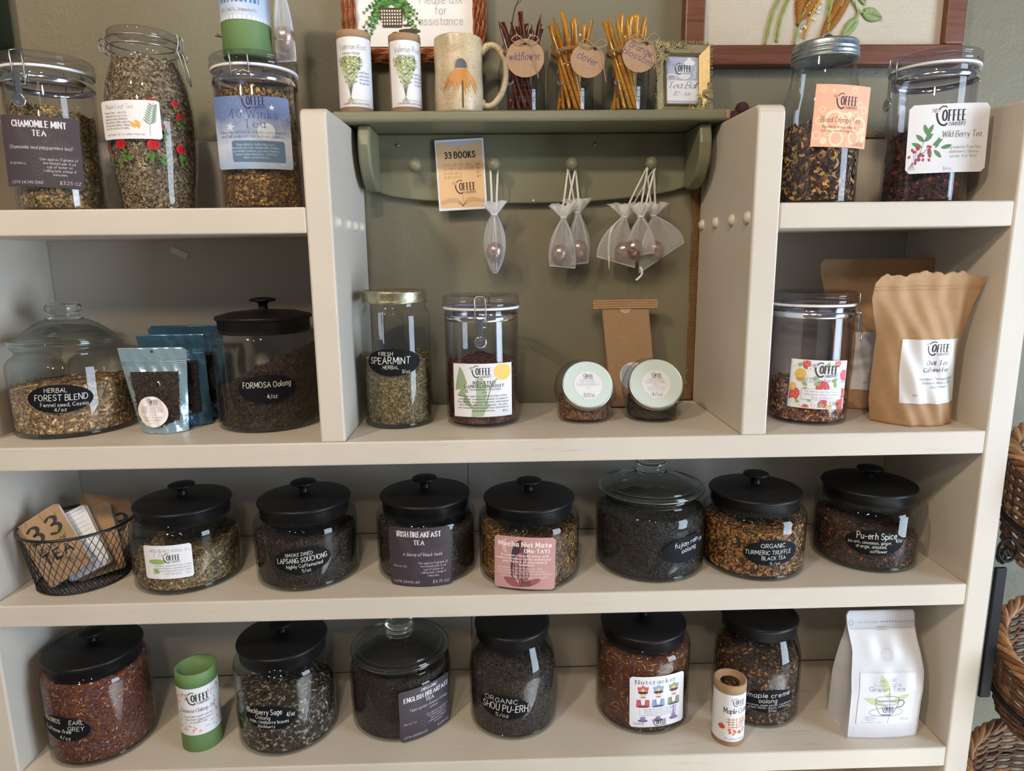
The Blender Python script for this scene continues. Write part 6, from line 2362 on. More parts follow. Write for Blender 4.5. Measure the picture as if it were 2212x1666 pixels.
wb.pt = wb_pt
t3 = thing('white_pouch', 'white flat-bottom foil pouch with Lung Ching Green Tea label', 'pouch', (1.547, .066, S4 + .0005))
b = MB()
nu, nv = 56, 72
vs, fs = [], []
for side in (-1, 1):
    for j in range(nv + 1):
        for i in range(nu + 1):
            vs.append(wb_pt(-1 + 2 * i / nu, j / nv, side))
n = nu + 1
off = n * (nv + 1)
for j in range(nv):
    for i in range(nu):
        a = j * n + i
        fs.append((a, a + 1, a + n + 1, a + n)); fs.append((off + a, off + a + n, off + a + n + 1, off + a + 1))
for i in range(nu):
    fs.append((i + 1, i, off + i, off + i + 1)); tt = nv * n + i; fs.append((tt, tt + 1, off + tt + 1, off + tt))
b.add(vs, fs)
o = b.build('front_and_back', WB, t3); local(t3, o)
for e, sgn in ((-1, 1), (1, -1)):
    b = MB(); vs, fs = [], []
    for j in range(nv + 1):
        v = j / nv
        A, C = wb_pt(e, v, -1), wb_pt(e, v, 1)
        fold = .016 * min(1, _TH(v) / .034) * (.25 + .75 * min(1, v * 2.5))
        M_ = ((A[0] + C[0]) / 2 + sgn * fold, (A[1] + C[1]) / 2, A[2])
        vs += [A, tuple((p_ + q_) / 2 + (sgn * -.002 if k_ == 0 else 0) for k_, (p_, q_) in enumerate(zip(A, M_))), M_, tuple((p_ + q_) / 2 for p_, q_ in zip(C, M_)), C]
    for j in range(nv):
        for i in range(4):
            a = j * 5 + i
            fs.append((a, a + 1, a + 6, a + 5))
    b.add(vs, fs)
    o = b.build('side_gusset', WB, t3); local(t3, o)
for u in (-1, 1):
    b = MB()
    vsx = [wb_pt(u, k / 30, -1, .0004) for k in range(31)]
    tube(b, vsx, .0009, 5)
    o = b.build('edge_seam', WB, t3); local(t3, o)
w, h = .100, .092
sf = wb.surf(.04, .34) if False else None


def wsurf(uc, vc):
    def f(du, dv, off=0.0):
        v = vc + dv / wb.H
        return wb_pt(uc + 2 * du / (wb.xr(v) - wb.xl(v)), v, -1, off * 2.2 + .0005)
    return f


sf = wsurf(.0, .335)
lb = sheet(sf, w, h, 'rect', mats=mat('gloss_white_label', (.75, .75, .81), .3), name='paper_label', parent=t3, nx=48, ny=48); local(t3, lb)
p = Print(sf)
TL, LN = ink('tea_leaf_print', 198, 206, 160), ink('line_navy', 48, 46, 84)
p.leaf(.02 * w, .02 * h, .045, .015, PI / 2 + .35, TL, 8); p.leaf(-.04 * w, -.10 * h, .040, .012, PI - .32, TL, 8); p.leaf(.06 * w, -.06 * h, .036, .010, .42, TL, 8)
p.ribbon(catmull([(.02 * w, .18 * h), (.05 * w, -.1 * h), (.06 * w, -.3 * h), (.04 * w, -.48 * h)], 6), .0007, INKG)
for rx, ry, cy in ((.21, .055, .02), (.19, .045, -.06)):
    p.lay += 1
    p.ribbon([(.0 + rx * w * math.cos(a), cy * h + ry * h * math.sin(a)) for a in [2 * PI * k / 28 for k in range(29)]], .0007, LN)
p.ribbon([(.0 + .30 * w * math.cos(a), -.25 * h + .085 * h * math.sin(a)) for a in [2 * PI * k / 36 for k in range(37)]], .0006, LN)
for s in (-1, 1):
    p.ribbon(catmull([(s * .21 * w, .02 * h), (s * .19 * w, -.12 * h), (s * .12 * w, -.27 * h), (s * .08 * w, -.31 * h)], 5), .0008, LN)
p.ribbon(catmull([(.20 * w, -.02 * h), (.28 * w, -.02 * h), (.31 * w, -.08 * h), (.26 * w, -.15 * h), (.18 * w, -.15 * h)], 5), .0014, LN)
p.ribbon([(-.08 * w, -.31 * h), (.08 * w, -.31 * h)], .0016, LN)
p.logo(.02 * w, -.20 * h, .22 * w, LN)
p.text('ORGANIC', .0, .34 * h, .05 * h, 'sans', INK, width=.30 * w, wt=.8)
p.text('Lung Ching', -.01 * w, .265 * h, .055 * h, 'light', INK, width=.46 * w)
p.text('Green Tea', -.02 * w, .175 * h, .075 * h, 'sans', INK, width=.62 * w, wt=.8)
rows(p, w, h, [('Ingredients:', -.27, -.35, .028, .16), ('organic chinese', -.27, -.385, .028, .22), ('green tea', -.27, -.42, .028, .13), ('1.5-3 MIN @ 170-180 F', -.23, -.475, .028, .40), ('5.5 oz', .34, -.42, .045, .14)], 'sans', INKG)
p.build('lettering', lb)
o = lb
q = Print(wsurf(.0, .86))
q.text('PULL TAB TO OPEN', -.024, .0085, .0026, 'sans', INKG, width=.036)
for k in range(12):
    q.poly([(.000 + k * .0052, .0085), (.000 + k * .0052, .0112), (.0026 + k * .0052, .00985)], INKG)
for k0, k1 in ((0, 40), (58, 98)):
    q.ribbon([(-.056 + k * .00115, -.001 + (.0012 if k % 2 else 0)) for k in range(k0, k1)], .0004, INKG)
q.ribbon([(-.0085, .0018), (.0085, .0018), (.0098, -.0005), (.0085, -.0028), (-.0085, -.0028), (-.0098, -.0005), (-.0085, .0018)], .0004, INKG)
q.text('ZIPPER', 0, -.002, .003, 'sans', INKG, width=.014)
for k in range(6):
    a = k * PI / 3
    q.ribbon([(-.054 + .004 * math.cos(a), .0098 + .005 * math.sin(a)), (-.054 + .004 * math.cos(a + PI / 3), .0098 + .005 * math.sin(a + PI / 3))], .0005, INKG)
o = q.build('printed_strip', t3); local(t3, o)
q = Print(wsurf(.0, .68))
q.ring(0, 0, .010, .0006, ink('valve_shade', 176, 180, 194))
for k in range(5):
    q.disc(.006 * math.cos(k * 1.257 + .3), .006 * math.sin(k * 1.257 + .3), .0005, .0005, INKG, 6)
o = q.build('vent_valve', t3); local(t3, o)

# blue foil pouches with a clear window
FOIL = NT('ice_blue_foil')
FOIL.base(srgb(172, 200, 212)); FOIL.p.inputs['Metallic'].default_value = .6; FOIL.p.inputs['Roughness'].default_value = .22
FOIL.bump(FOIL.noise(FOIL.coord(), 55, 2), .5, .004)
FOIL2 = NT('steel_blue_foil')
FOIL2.base(srgb(84, 122, 148)); FOIL2.p.inputs['Metallic'].default_value = .7; FOIL2.p.inputs['Roughness'].default_value = .25
FOIL2.bump(FOIL2.noise(FOIL2.coord(), 55, 2), .5, .004)


def blue_pouch(label, base, H, xl, xr, yc, m, seed, sticker=False, n=900, curl=0.0):
    P = Pouch(base[2], H, xl, xr, yc, lin((0, .021), (.2, .017), (.55, .011), (.76, .003), (.82, .0012), (1, .0007)), .0014, seed)
    t = pouch_thing('foil_pouch', label, 'pouch', base, P, m)
    hole = Print(P.surf(0, .955))
    hole.disc(0, 0, .0024, .0022, INK, 14)
    o = hole.build('hang_hole', t); local(t, o)
    b = MB()
    for dv in (.795, .815, .835):
        tube(b, [P.pt(-.97 + 1.94 * k / 20, dv, -1, .0003) for k in range(21)], .0007, 5)
    o = b.build('zip_seal', m, t); local(t, o)
    # tea behind the window
    vs, fs = [], []
    NU, NV = 16, 16
    pts, nn = [], []
    for j in range(NV + 1):
        v = .10 + .62 * j / NV
        for i in range(NU + 1):
            u = (-.76 + 1.52 * i / NU)
            vv = v + (.13 * abs(u) ** 2 if j == 0 else .10 * abs(u) ** 2 * (1 - j / NV))
            vs.append(P.pt(u, vv, -1, .0007))
    for j in range(NV):
        for i in range(NU):
            a = j * (NU + 1) + i
            fs.append((a, a + 1, a + NU + 2, a + NU + 1))
    b = MB(); b.add(vs, fs)
    tea = b.build('tea', tea_mat('formosa'), t); tea['kind'] = 'stuff'; local(t, tea)
    rg = np.random.default_rng(seed)
    for _ in range(n):
        u, k = rg.uniform(-.74, .74), rg.uniform(0, .93)
        v = .10 + .62 * k + .12 * u * u * (1 - k)
        pts.append(P.pt(u, v, -1, .0012)); nn.append((0, -1, .1))
    fo = flakes('tea_leaves', tea, np.array(pts), np.array(nn, float), TEA['formosa'], seed)
    b = MB(); b.add([(x, y - .0022, z) for x, y, z in vs], fs)
    o = b.build('clear_window', ACRYL, t); local(t, o)
    if sticker:
        w = .050
        sf0 = P.surf(-.12, .265)
        sf = lambda u, v, off=0.0: (lambda q: (q[0], q[1] - .0046, q[2]))(sf0(u, v, off))
        lb = sheet(sf, w, w, 'round', mats=mat('rosy_white', (.86, .80, .80), .5), name='round_sticker', parent=t, nx=16, ny=16); local(t, lb)
        p = Print(sf)
        p.logo(.03 * w, .30 * w, .36 * w)
        for s, yy, ch, wd, st in [('ORGANIC', .10, .09, .58, 'caps'), ('DARJEELING', -.01, .09, .70, 'caps'), ('TEA', -.12, .09, .20, 'caps'), ('The finest tips of golden', -.20, .05, .66, 'ital'), ('flowery orange pekoe', -.28, .05, .58, 'ital'), ('2 OZ', -.37, .045, .12, 'ital')]:
            p.text(s, 0, yy * w, ch * w, st, INKG, width=wd * w)
        p.build('lettering', lb)
    return t, P


blue_pouch('ice blue foil pouch of loose tea with round Organic Darjeeling sticker', (.322, .088, S2 + .0005), .139, lin((0, .284), (.1, .280), (.78, .262), (1, .257)), lin((0, .361), (.8, .367), (.97, .368), (1, .361)), lin((0, .090), (1, .094)), FOIL.m, 3, True)
blue_pouch('steel blue foil pouch with curled top, between the sticker pouch and the others', (.333, .136, S2 + .0005), .156, lin((0, .290), (1, .268)), lin((0, .381), (1, .380)), lin((0, .137), (1, .133)), FOIL2.m, 7)
tb3, P3 = blue_pouch('steel blue foil pouch leaning at the back beside the glass jar', (.345, .190, S2 + .0005), .166, lin((0, .285), (.96, .262), (1, .270)), lin((0, .385), (.9, .392), (1, .388)), lin((0, .190), (1, .186)), FOIL2.m, 9)

# kraft bag with a tin tie
kb = thing('tin_tie_bag', 'flat brown paper bag with folded tin-tie top behind slanted jars', 'bag', (1.112, .214, S2 + .0016))
kb.rotation_euler = (D(-5), 0, 0)
b = MB()
bbox(b, (-.043, -.013, .0), (.043, .013, .184), .0025, 2)
for i, v_ in enumerate(b.v):
    f = 1 - .55 * (v_[2] / .184)
    b.v[i] = (v_[0] + (.184 - v_[2]) * .09, v_[1] * f, v_[2])
b.build('bag_body', KRAFTD, kb)
for k in range(4):
    b = MB()
    bbox(b, (-.060 + .0006 * (k % 2), -.0085 + .001 * k, .181 + .0042 * k), (.060 + .0008 * (k % 3), .0085 - .001 * k, .1848 + .0042 * k), .0008, 1)
    b.build('folded_top', KRAFT, kb)
sf = flat_surf((.014, -.0128, .058), (1, 0, 0), (0, .08, 1))
lb = sheet(sf, .050, .050, 'round', mats=WHITE, name='round_sticker', parent=kb, nx=16, ny=16)
p = Print(sf)
p.disc(-.010, .0, .013, .020, GB); p.logo(.006, .014, .016)
for k in range(10):
    p.leaf(-.004 + .002 * k, -.004 + .004 * math.sin(k), .006, .003, k * .8, FL1)
p.build('lettering', lb)
q = Print(flat_surf((.0, -.0062, .1815), (1, 0, 0), (0, .06, 1)))
q.disc(0, 0, .0095, .0085, ink('stamp_grey', 200, 190, 176), 16, 0, PI, 2 * PI)
q.text('TEA', 0, -.005, .003, 'bold', OB2, width=.012)
q.build('stamp', kb)

# ---------------------------------------------------------------- price card on the peg rail
cd = thing('price_card', 'tan 33 Books price card propped on the peg rail', 'card', (.8185, .247, Z0 + .3625))
cd.rotation_euler = (D(-2), D(-2.6), 0)
w, h = .087, .123
b = MB()
bbox(b, (-w / 2, -.0012, 0), (w / 2, .0012, h), .0004, 1)
b.build('card', mat('card_edge_white', (.78, .79, .85), .5), cd)
sf = flat_surf((0, -.0014, h / 2), (1, 0, 0), (0, 0, 1))
TAN = mat('tan_print', srgb(228, 188, 142), .55)
pf = sheet(sf, w * .93, h * .93, 'rect', mats=TAN, name='tan_page', parent=cd, nx=2, ny=2)
p = Print(sf)
BR_ = ink('page_line', 120, 84, 52)
GR_ = ink('page_grey', 190, 194, 206)
p.poly([(-.465 * w, .465 * h), (.465 * w, .465 * h), (.465 * w, .455 * h)] + [(x * w, (.455 - .055 * (1 - abs(x) / .465) ** .6) * h) for x in [.4, .3, .2, .1, .04, 0, -.04, -.1, -.2, -.3, -.4]] + [(-.465 * w, .455 * h)], GR_)
p.ribbon([(0, .40 * h), (.01 * w, -.40 * h)], .0004, BR_)
for k in range(5):
    for s in (-1, 1):
        p.ribbon(catmull([(0, (-.45 + .004 * k) * h), (s * .1 * w, (-.40 + .014 * k) * h), (s * .25 * w, (-.385 + .013 * k) * h), (s * .45 * w, (-.415 + .012 * k) * h)], 6), .0004, BR_)
p.text('33 BOOKS', .0, .235 * h, .085 * h, 'black', INK, width=.62 * w, wt=.85)
for i, (a, c_) in enumerate((('33 LEAVES OF TEA', '$6'), ('33 CUPS OF COFFEE', '$6'), ('33 CIGARS', '$7'), ('33 ROASTS', '$8'))):
    p.text(a, -.36 * w, (.125 - .058 * i) * h, .032 * h, 'serif', BR_, width=(.57, .63, .33, .33)[i] * w, al='l')
    p.text(c_, .40 * w, (.125 - .058 * i) * h, .034 * h, 'serif', BR_, width=.07 * w, al='r')
p.logo(.05 * w, -.19 * h, .46 * w, ink('logo_brown', 78, 50, 36))
p.build('lettering', pf)

# ---------------------------------------------------------------- organza bags with tea balls
ORGZ = sheer('white_organza', (.86, .86, .90), .13)
HEM = sheer('organza_hem', (.9, .9, .93), .45)
RIB = mat('satin_ribbon', (.84, .83, .82), .35)
COPPER = mat('rose_copper', (.56, .36, .31), .30, .95, .12, 120)
HOLE = mat('pierced_dark', (.03, .02, .02), .6)


def tea_ball(loc, rot, label, s=1.0, group='copper tea balls in organza bags'):
    t = thing('tea_ball', label, 'tea ball', loc, 0, group)
    t.rotation_euler = rot
    b = MB()
    prof = [(.0172 * math.sin(PI * k / 16) * (1 - .16 * math.cos(PI * k / 16)) * s, -.0215 * math.cos(PI * k / 16) * s) for k in range(17)]
    prof[0] = (0, prof[0][1]); prof[-1] = (0, prof[-1][1])
    lathe(b, prof, 28)
    sh = b.build('shell', COPPER, t)
    b = MB()
    for i in range(3, 14):
        r, z = prof[i]
        n = max(3, int(r / .0172 * 15 / s))
        for k in range(n):
            a = 2 * PI * (k + (i % 2) * .5) / n
            c, s_ = math.cos(a), math.sin(a)
            P_ = Vector(((r + .0002) * c, (r + .0002) * s_, z))
            tu, tv = Vector((-s_, c, 0)), Vector((0, 0, 1))
            q = .00075
            b.add([P_ + tu * q * math.cos(g * PI / 3) + tv * q * math.sin(g * PI / 3) for g in range(6)], [tuple(range(6))], 0, False)
    b.build('pierced_holes', HOLE, sh)
    b = MB()
    tube(b, [(.0176 * s * math.cos(a), .0176 * s * math.sin(a), -.001) for a in [2 * PI * k / 28 for k in range(28)]], .0007, 5, True)
    b.build('seam', COPPER, sh)
    return t


def organza(label, neck, BL, BR, depth, peg_pt, seed, ball=None, ball_rot=(0, 0, 0), ball_label='', flare=.016, ruff=.022, group=None, belly=.0):
    """sheer drawstring bag hanging by two ribbons: neck point, bottom corners, half depth"""
    t = thing('organza_bag', label, 'bag', neck, 0, group)
    N = Vector(neck)
    rr = random.Random(seed)
    bl, br = Vector(BL) - N, Vector(BR) - N
    NS, NR = 40, 16
    ph = [rr.uniform(0, 6.28) for _ in range(3)]
    vs, fs = [], []
    for j in range(NR + 1):
        t_ = j / NR
        e = math.sin(t_ * PI / 2) ** .75
        L = bl * t_
        R_ = br * t_
        L = Vector((bl.x * e, bl.y * t_, bl.z * t_)); R_ = Vector((br.x * e, br.y * t_, br.z * t_))
        c = (L + R_) / 2
        hw = max((R_ - L).length / 2, .0045) + belly * math.sin(PI * t_) ** .8
        dirn = (R_ - L).normalized() if (R_ - L).length > 1e-4 else Vector((1, 0, 0))
        dp = .004 + (depth + .005) * math.sin(PI * min(1, t_ * .96 + .04)) ** .6
        if j == NR:
            dp = .0012
        for k in range(NS):
            a = 2 * PI * k / NS
            rip = 1 + (.22 * (1 - t_) + .04) * math.sin(7 * a + ph[0]) + .08 * (1 - t_ * .6) * math.sin(11 * a + ph[1])
            p_ = c + dirn * hw * math.cos(a) * (1 + .02 * math.sin(9 * a)) + Vector((0, 1, 0)) * dp * math.sin(a) * rip
            vs.append(p_)
    for j in range(NR):
        for k in range(NS):
            k2 = (k + 1) % NS
            fs.append((j * NS + k, j * NS + k2, (j + 1) * NS + k2, (j + 1) * NS + k))
    b = MB(); b.add(vs, fs)
    b.build('sheer_pouch', ORGZ, t)
    # ruffle above the drawstring
    vs, fs = [], []
    for j in range(6):
        t_ = j / 5
        r = .0045 + (flare - .0045) * t_ ** .8
        for k in range(NS):
            a = 2 * PI * k / NS
            rip = 1 + .35 * t_ * math.sin(6 * a + ph[2]) + .18 * t_ * math.sin(13 * a)
            vs.append((r * rip * math.cos(a), r * .6 * rip * math.sin(a), ruff * t_ * (1 + .12 * math.sin(5 * a + ph[1]))))
    for j in range(5):
        for k in range(NS):
            k2 = (k + 1) % NS
            fs.append((j * NS + k, j * NS + k2, (j + 1) * NS + k2, (j + 1) * NS + k))
    b = MB(); b.add(vs, fs)
    b.build('ruffle', HEM, t)
    b = MB()
    n_ = 14
    tube(b, [(bl + (br - bl) * k / n_) + Vector((0, -.0005, 0)) for k in range(n_ + 1)], .0011, 5)
    for e_ in (bl, br):
        pts = []
        for k in range(9):
            t_ = k / 8
            q_ = math.sin(t_ * PI / 2) ** .75
            pts.append((e_.x * q_, e_.y * t_, e_.z * t_))
        tube(b, pts, .0007, 5)
    b.build('hem', HEM, t)
    pk = Vector(peg_pt) - N
    b = MB()
    for s in (-1, 1):
        P_ = catmull([(s * .003, -.003, .0), (s * .003 * .6 + pk.x * .4 + s * .002, -.004 * .6 + pk.y * .4, pk.z * .4), (pk.x + s * .0058, pk.y - .001, pk.z - .004), (pk.x + s * .004, pk.y, pk.z + .004), (pk.x, pk.y + .001, pk.z + .0065)], 5)
        tube(b, P_, .0010, 6, flat=.4)
        P_ = [(x + s * .0018 * (1 - .5 * k_ / len(P_)), y - .0008, z) for k_, (x, y, z) in enumerate(P_)]
        tube(b, P_, .0009, 6, flat=.4)
    b.build('ribbon', RIB, t)
    b = MB()
    tube(b, [(.0052 * math.cos(a), .0042 * math.sin(a), .0) for a in [2 * PI * k / 16 for k in range(16)]], .0013, 6, True)
    b.build('drawstring', RIB, t)
    if ball:
        tea_ball((ball[0], ball[1], ball[2] + .006), ball_rot, ball_label, .86)
    return t


def PP(k, dy=.226):
    return (PEGS[k], dy, Z0 + .437)


organza('narrow sheer white organza bag hanging alone on a peg beside the price card', (.874, .222, Z0 + .352), (.871, .223, Z0 + .250), (.877, .220, Z0 + .250), .015, PP(1), 1, (.874, .221, Z0 + .280), (.1, .1, 0), 'copper tea ball in the organza bag hanging alone', 0.019, belly=.0165)
organza('sheer organza bag on the middle peg, wider one of the pair', (.997, .218, Z0 + .346), (.972, .218, Z0 + .262), (1.018, .214, Z0 + .257), .014, PP(2, .222), 2, (.990, .219, Z0 + .275), (.2, .3, 0), 'copper tea ball low in the wider bag of the pair', 0.021, belly=.004)
organza('sheer organza bag on the middle peg, overlapping its neighbour', (1.023, .226, Z0 + .355), (1.012, .228, Z0 + .264), (1.043, .226, Z0 + .266), .015, PP(2, .228), 3, (1.026, .226, Z0 + .283), (.1, -.2, 0), 'bright copper tea ball in the overlapping bag of the pair', 0.020, belly=.006)
organza('sheer organza bag spread out wide with a trailing ribbon at its side', (1.107, .222, Z0 + .346), (1.058, .222, Z0 + .277), (1.126, .218, Z0 + .257), .014, PP(3, .222), 4, (1.104, .221, Z0 + .279), (.2, .5, 0), 'pierced copper tea ball in the widely spread bag', 0.022)
organza('sheer organza bag folded to a point between two spread bags', (1.134, .214, Z0 + .346), (1.112, .212, Z0 + .276), (1.158, .206, Z0 + .283), .013, PP(3, .218), 5, (1.122, .211, Z0 + .283), (.1, .1, 0), 'copper tea ball in the bag folded to a point', 0.020, belly=.004)
organza('large sheer organza bag fanned out beside the burlap', (1.160, .230, Z0 + .348), (1.136, .226, Z0 + .247), (1.216, .228, Z0 + .300), .014, PP(3, .230), 6, (1.166, .229, Z0 + .280), (.2, -.4, 0), 'large pierced copper tea ball in the fanned out bag', 0.020)
# trailing ribbon of the spread bag
for o in list(bpy.data.objects):
    if o.name.startswith('organza_bag') and 'trailing ribbon' in o['label']:
        b = MB()
        tube(b, catmull([(-.004, -.005, .002), (-.024, -.012, -.020), (-.029, -.012, -.050), (-.028, -.010, -.090)], 6), .0014, 6, flat=.35)
        tube(b, catmull([(-.004, -.005, .001), (-.026, -.012, -.022), (-.031, -.012, -.052), (-.028, -.010, -.092)], 6), .0012, 6, flat=.35)
        b.build('ribbon_tail', RIB, o)
        b = MB()
        tube(b, catmull([(.030, -.004, -.088), (.033, -.004, -.100), (.027, -.004, -.108), (.022, -.004, -.112)], 6), .0022, 6, flat=.4)
        b.build('ribbon_tail', RIB, o)
# bag slumped on the canister lid
organza('sheer organza bag standing on the canister lid beside the green tube', (.556, .110, ZL + .112), (.543, .112, ZL + .001), (.5735, .106, ZL + .001), .016, (.556, .112, ZL + .17), 8, (.558, .108, ZL + .026), (.25, .25, 0), 'copper tea ball in the organza bag on the canister lid', .014)

# ---------------------------------------------------------------- wire basket of notebooks
bk = thing('wire_basket', 'round black wire mesh basket holding kraft notebooks', 'basket', (.1515, .100, S3 + .0005))
WIRE = mat('black_wire', (.012, .012, .013), .38)
RB, RT, HB_ = .070, .087, .100


def bp_(a, t_):
    r = RB + (RT - RB) * t_
    return (r * math.cos(a), r * math.sin(a), .002 + HB_ * t_)


b = MB()
NW = 46
for s in (-1, 1):
    for k in range(NW):
        a0 = 2 * PI * k / NW
        tube(b, [bp_(a0 + s * .62 * i / 10, i / 10) for i in range(11)], .00062, 4, cap=False)
m_ = b.build('wire_mesh', WIRE, bk); m_['kind'] = 'stuff'
b = MB()
NF = 14
for s in (0, 1):
    for k in range(-NF, NF + 1):
        d = k * RB / NF
        L = math.sqrt(max(0, RB * RB - d * d))
        if L < .004:
            continue
        A, C = ((d, -L), (d, L))
        an = PI / 4 if s else -PI / 4
        rot2 = lambda q_: (q_[0] * math.cos(an) - q_[1] * math.sin(an), q_[0] * math.sin(an) + q_[1] * math.cos(an), .002)
        tube(b, [rot2(A), rot2(C)], .0006, 4, cap=False)
m_ = b.build('mesh_floor', WIRE, bk); m_['kind'] = 'stuff'
b = MB()
tube(b, [bp_(2 * PI * k / 64, 1) for k in range(64)], .0026, 8, True)
b.build('rim', WIRE, bk)
b = MB()
tube(b, [bp_(2 * PI * k / 64, 0) for k in range(64)], .0016, 6, True)
b.build('base_ring', WIRE, bk)
b = MB()
for dx in (-1,):
    bbox(b, (-.044, -.0605, .004), (-.032, -.058, .014), .001)
b.build('maker_plate', WIRE, bk)

PAGE = mat('page_white', (.80, .80, .83), .6)


def notebook(label, loc, rot, cover=True, w=.078, h=.118, t=.0055, pages=None, group='kraft notebooks in the wire basket'):
    n = thing('notebook', label, 'notebook', loc, 0, group)
    n.rotation_mode = 'XYZ'
    n.rotation_euler = rot
    def slab(y0, y1, m, name, ins=0.0):
        b = MB()
        prism(b, [(x, z) for x, z in rrect(-w / 2 + ins, w / 2 - ins, -h / 2 + ins, h / 2 - ins, .006, 4)], 'y', y0, y1)
        return b.build(name, m, n)
    c = slab(-t / 2 - .0005, -t / 2, KRAFTD, 'cover')
    slab(-t / 2, t / 2, PAGE, 'pages', .0008)
    slab(t / 2, t / 2 + .0005, KRAFTD, 'cover')
    if cover:
        sf = flat_surf((0, -t / 2 - .0005, 0), (1, 0, 0), (0, 0, 1))
        p = Print(sf)
        lf = ink('cover_leaf', 136, 116, 62)
        for x, z, a in ((-.3, .40, 1.2), (.1, .36, 1.8), (.34, .28, 1.4), (.36, .05, 1.7), (-.36, .1, 1.5), (-.3, -.3, 1.1), (.2, -.36, 1.9)):
            p.leaf(x * w, z * h, .016, .003, a, lf)
        p.disc(.24 * w, .10 * h, .010, .012, ink('cover_olive', 150, 130, 76))
        p.text('33', .0, .12 * h, .030, 'serifb', INK, width=.66 * w, wt=1.2)
        p.text('LEAVES OF', .0, -.02 * h, .0075, 'bold', INK, width=.66 * w)
        p.text('TEA', .0, -.20 * h, .0165, 'black', INK, width=.62 * w)
        p.build('lettering', c)
    return n


BX, BY, BZ = .150, .100, S3
notebook('kraft notebook titled 33 Leaves of Tea at the front of the basket', (BX - .020, BY - .034, BZ + .074), (D(-20), D(-31), D(12)))
nb = notebook('open notebook showing white lined pages behind the titled cover', (BX + .006, BY - .012, BZ + .068), (D(-20), D(-24), D(13)), False, .072, .112, .008)
sf = flat_surf((0, -.0047, 0), (1, 0, 0), (0, 0, 1))
pg = sheet(sf, .070, .110, 'soft', .006, mats=PAGE, name='lined_page', parent=nb, nx=2)
p = Print(sf)
for k in range(12):
    p.ribbon([(-.03, .044 - k * .0078), (.03, .044 - k * .0078)], .0004, INKB)
p.ribbon([(-.010, .05), (.03, .05)], .0006, INKG)
p.build('ruled_lines', pg)
notebook('kraft notebook half hidden behind the open pages', (BX + .022, BY + .004, BZ + .063), (D(-20), D(-14), D(14)), False)
NBL = ['kraft notebook with printed cover leaning behind the half hidden one'] + ['plain kraft notebook fanned at the back of the wire basket'] * 4
for k in range(5):
    notebook(NBL[k], (BX + .032 - .007 * k, BY + .022 + .0078 * k, BZ + .064 + .002 * k), (D(-20), D(17 - .5 * k), D(15)), k == 0, w=.074, h=.106)


# ---------------------------------------------------------------- wicker baskets on a black stand
WB1 = [mat('willow_a', srgb(150, 106, 68), .42, 0, .25, 200), mat('willow_b', srgb(112, 74, 48), .42, 0, .25, 200), mat('willow_c', srgb(92, 62, 46), .42, 0, .25, 200), mat('willow_d', srgb(176, 132, 92), .42, 0, .25, 200)]


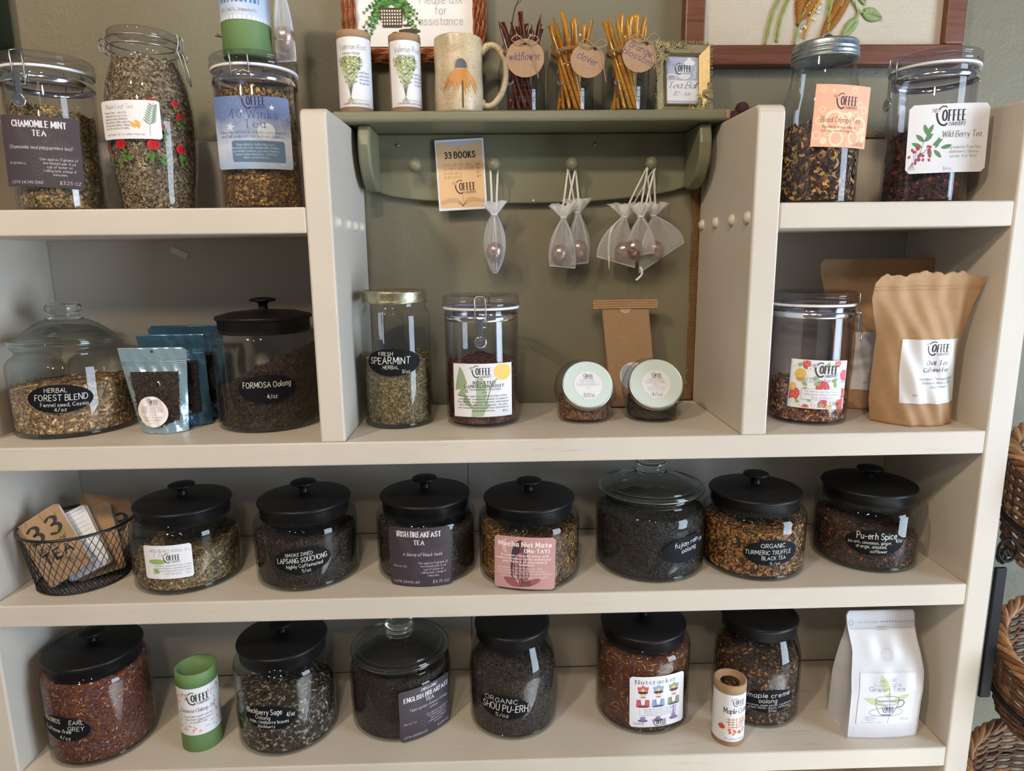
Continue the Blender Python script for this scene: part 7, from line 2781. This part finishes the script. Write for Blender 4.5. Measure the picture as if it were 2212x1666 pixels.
def wicker_basket(label, loc, tilt, seed, rt=(.178, .135), rb=(.125, .095), H=.135):
    t = thing('wicker_basket', label, 'basket', loc, 0, None)
    t.rotation_euler = (tilt, 0, 0)
    rr = random.Random(seed)
    NSK = 30

    def pt(a, v, d=0.0):
        e = v ** .8
        return ((rb[0] + (rt[0] - rb[0]) * e + d) * math.cos(a), (rb[1] + (rt[1] - rb[1]) * e + d) * math.sin(a), H * v)
    rows_ = 20
    for j in range(rows_):
        v = (j + .5) / rows_ * .93
        b = MB()
        pts = []
        n = NSK * 3
        for k in range(n):
            a = 2 * PI * k / n
            d = .0036 * math.cos(k * PI / 3 + (PI if j % 2 else 0))
            q = pt(a, v, d)
            pts.append((q[0], q[1], q[2] + rr.uniform(-.0007, .0007)))
        tube(b, pts, .0031, 6, True)
        b.build('weaver', WB1[rr.choice((0, 1, 1, 2))], t)
    for k in range(NSK):
        a = 2 * PI * (k * 3 + 1.5) / (NSK * 3)
        b = MB()
        tube(b, [pt(a, i / 6) for i in range(7)], .0026, 5)
        b.build('stake', WB1[2], t)
    # rolled rim: thick rods wound round each other
    for s in range(5):
        b = MB()
        n = 90
        pts = []
        for k in range(n):
            a = 2 * PI * k / n
            ph = 9 * a + s * 2 * PI / 5
            q = pt(a, 1.0, .0075 * math.cos(ph))
            pts.append((q[0], q[1], q[2] + .0085 * math.sin(ph)))
        tube(b, pts, .0046, 7, True)
        b.build('rim_rod', WB1[(0, 3, 0, 1, 3)[s]], t)
    b = MB()
    for k in range(12):
        d = (-1 + 2 * (k + .5) / 12)
        L = math.sqrt(1 - d * d)
        tube(b, [(d * rb[0], -L * rb[1], .004), (d * rb[0], L * rb[1], .004)], .0045, 5)
    b.build('basket_floor', WB1[1], t)
    return t


wicker_basket('brown wicker basket on the highest tier of the black stand', (1.905, .075, Z0 - .255), D(18), 1, H=.20)
wicker_basket('brown wicker basket on the middle tier of the black stand', (1.906, .045, Z0 - .555), D(20), 2, H=.17)
wicker_basket('brown wicker basket on the lowest tier, under the other two', (1.880, .045, Z0 - .82), D(18), 3, H=.17)
IRON = mat('black_iron', (.008, .008, .009), .45, spec=.25)
st = thing('basket_stand', 'black metal basket stand with scrolls beside the shelving unit', 'stand', (1.72, .12, 0))


def part(name, b, m=IRON):
    o = b.build(name, m, st)
    local(st, o)
    return o


b = MB(); bbox(b, (1.6935, .003, Z0 - .475), (1.7125, .010, Z0 - .236), .002, 2); part('side_plate', b)
for x in (1.715, 2.09):
    b = MB(); tube(b, [(x, .235, .0), (x, .235, Z0 + .02)], .007, 8); part('rear_post', b)
b = MB(); tube(b, [(1.735, .15, 0), (1.735, .15, Z0 - .28)], .006, 8); part('front_post', b)
for z, cx, cy in ((-.165, 1.905, .075), (-.480, 1.906, .045), (-.745, 1.880, .045)):
    b = MB()
    pts = []
    for k in range(48):
        a = 2 * PI * k / 48
        y_ = .136 * math.sin(a)
        pts.append((cx + .172 * math.cos(a), cy + y_ * math.cos(D(19)) - .03, Z0 + z + y_ * math.sin(D(19))))
    tube(b, pts, .0042, 8, True)
    part('hoop', b)
b = MB()
tube(b, [(1.722 + .016 * math.cos(a), .02, Z0 - .212 + .020 * math.sin(a)) for a in [2 * PI * k / 24 for k in range(24)]], .0028, 6, True)
part('scroll', b)
b = MB()
tube(b, [(1.716 + .012 * (1 - k / 30) * math.cos(k * .4), .022, Z0 - .224 + .014 * (1 - k / 40) * math.sin(k * .4)) for k in range(26)], .0026, 6)
part('scroll', b)
b = MB()
tube(b, [(1.716, .02, Z0 - .236), (1.712, .02, Z0 - .222), (1.722, .02, Z0 - .205)], .0028, 6)
part('scroll_link', b)
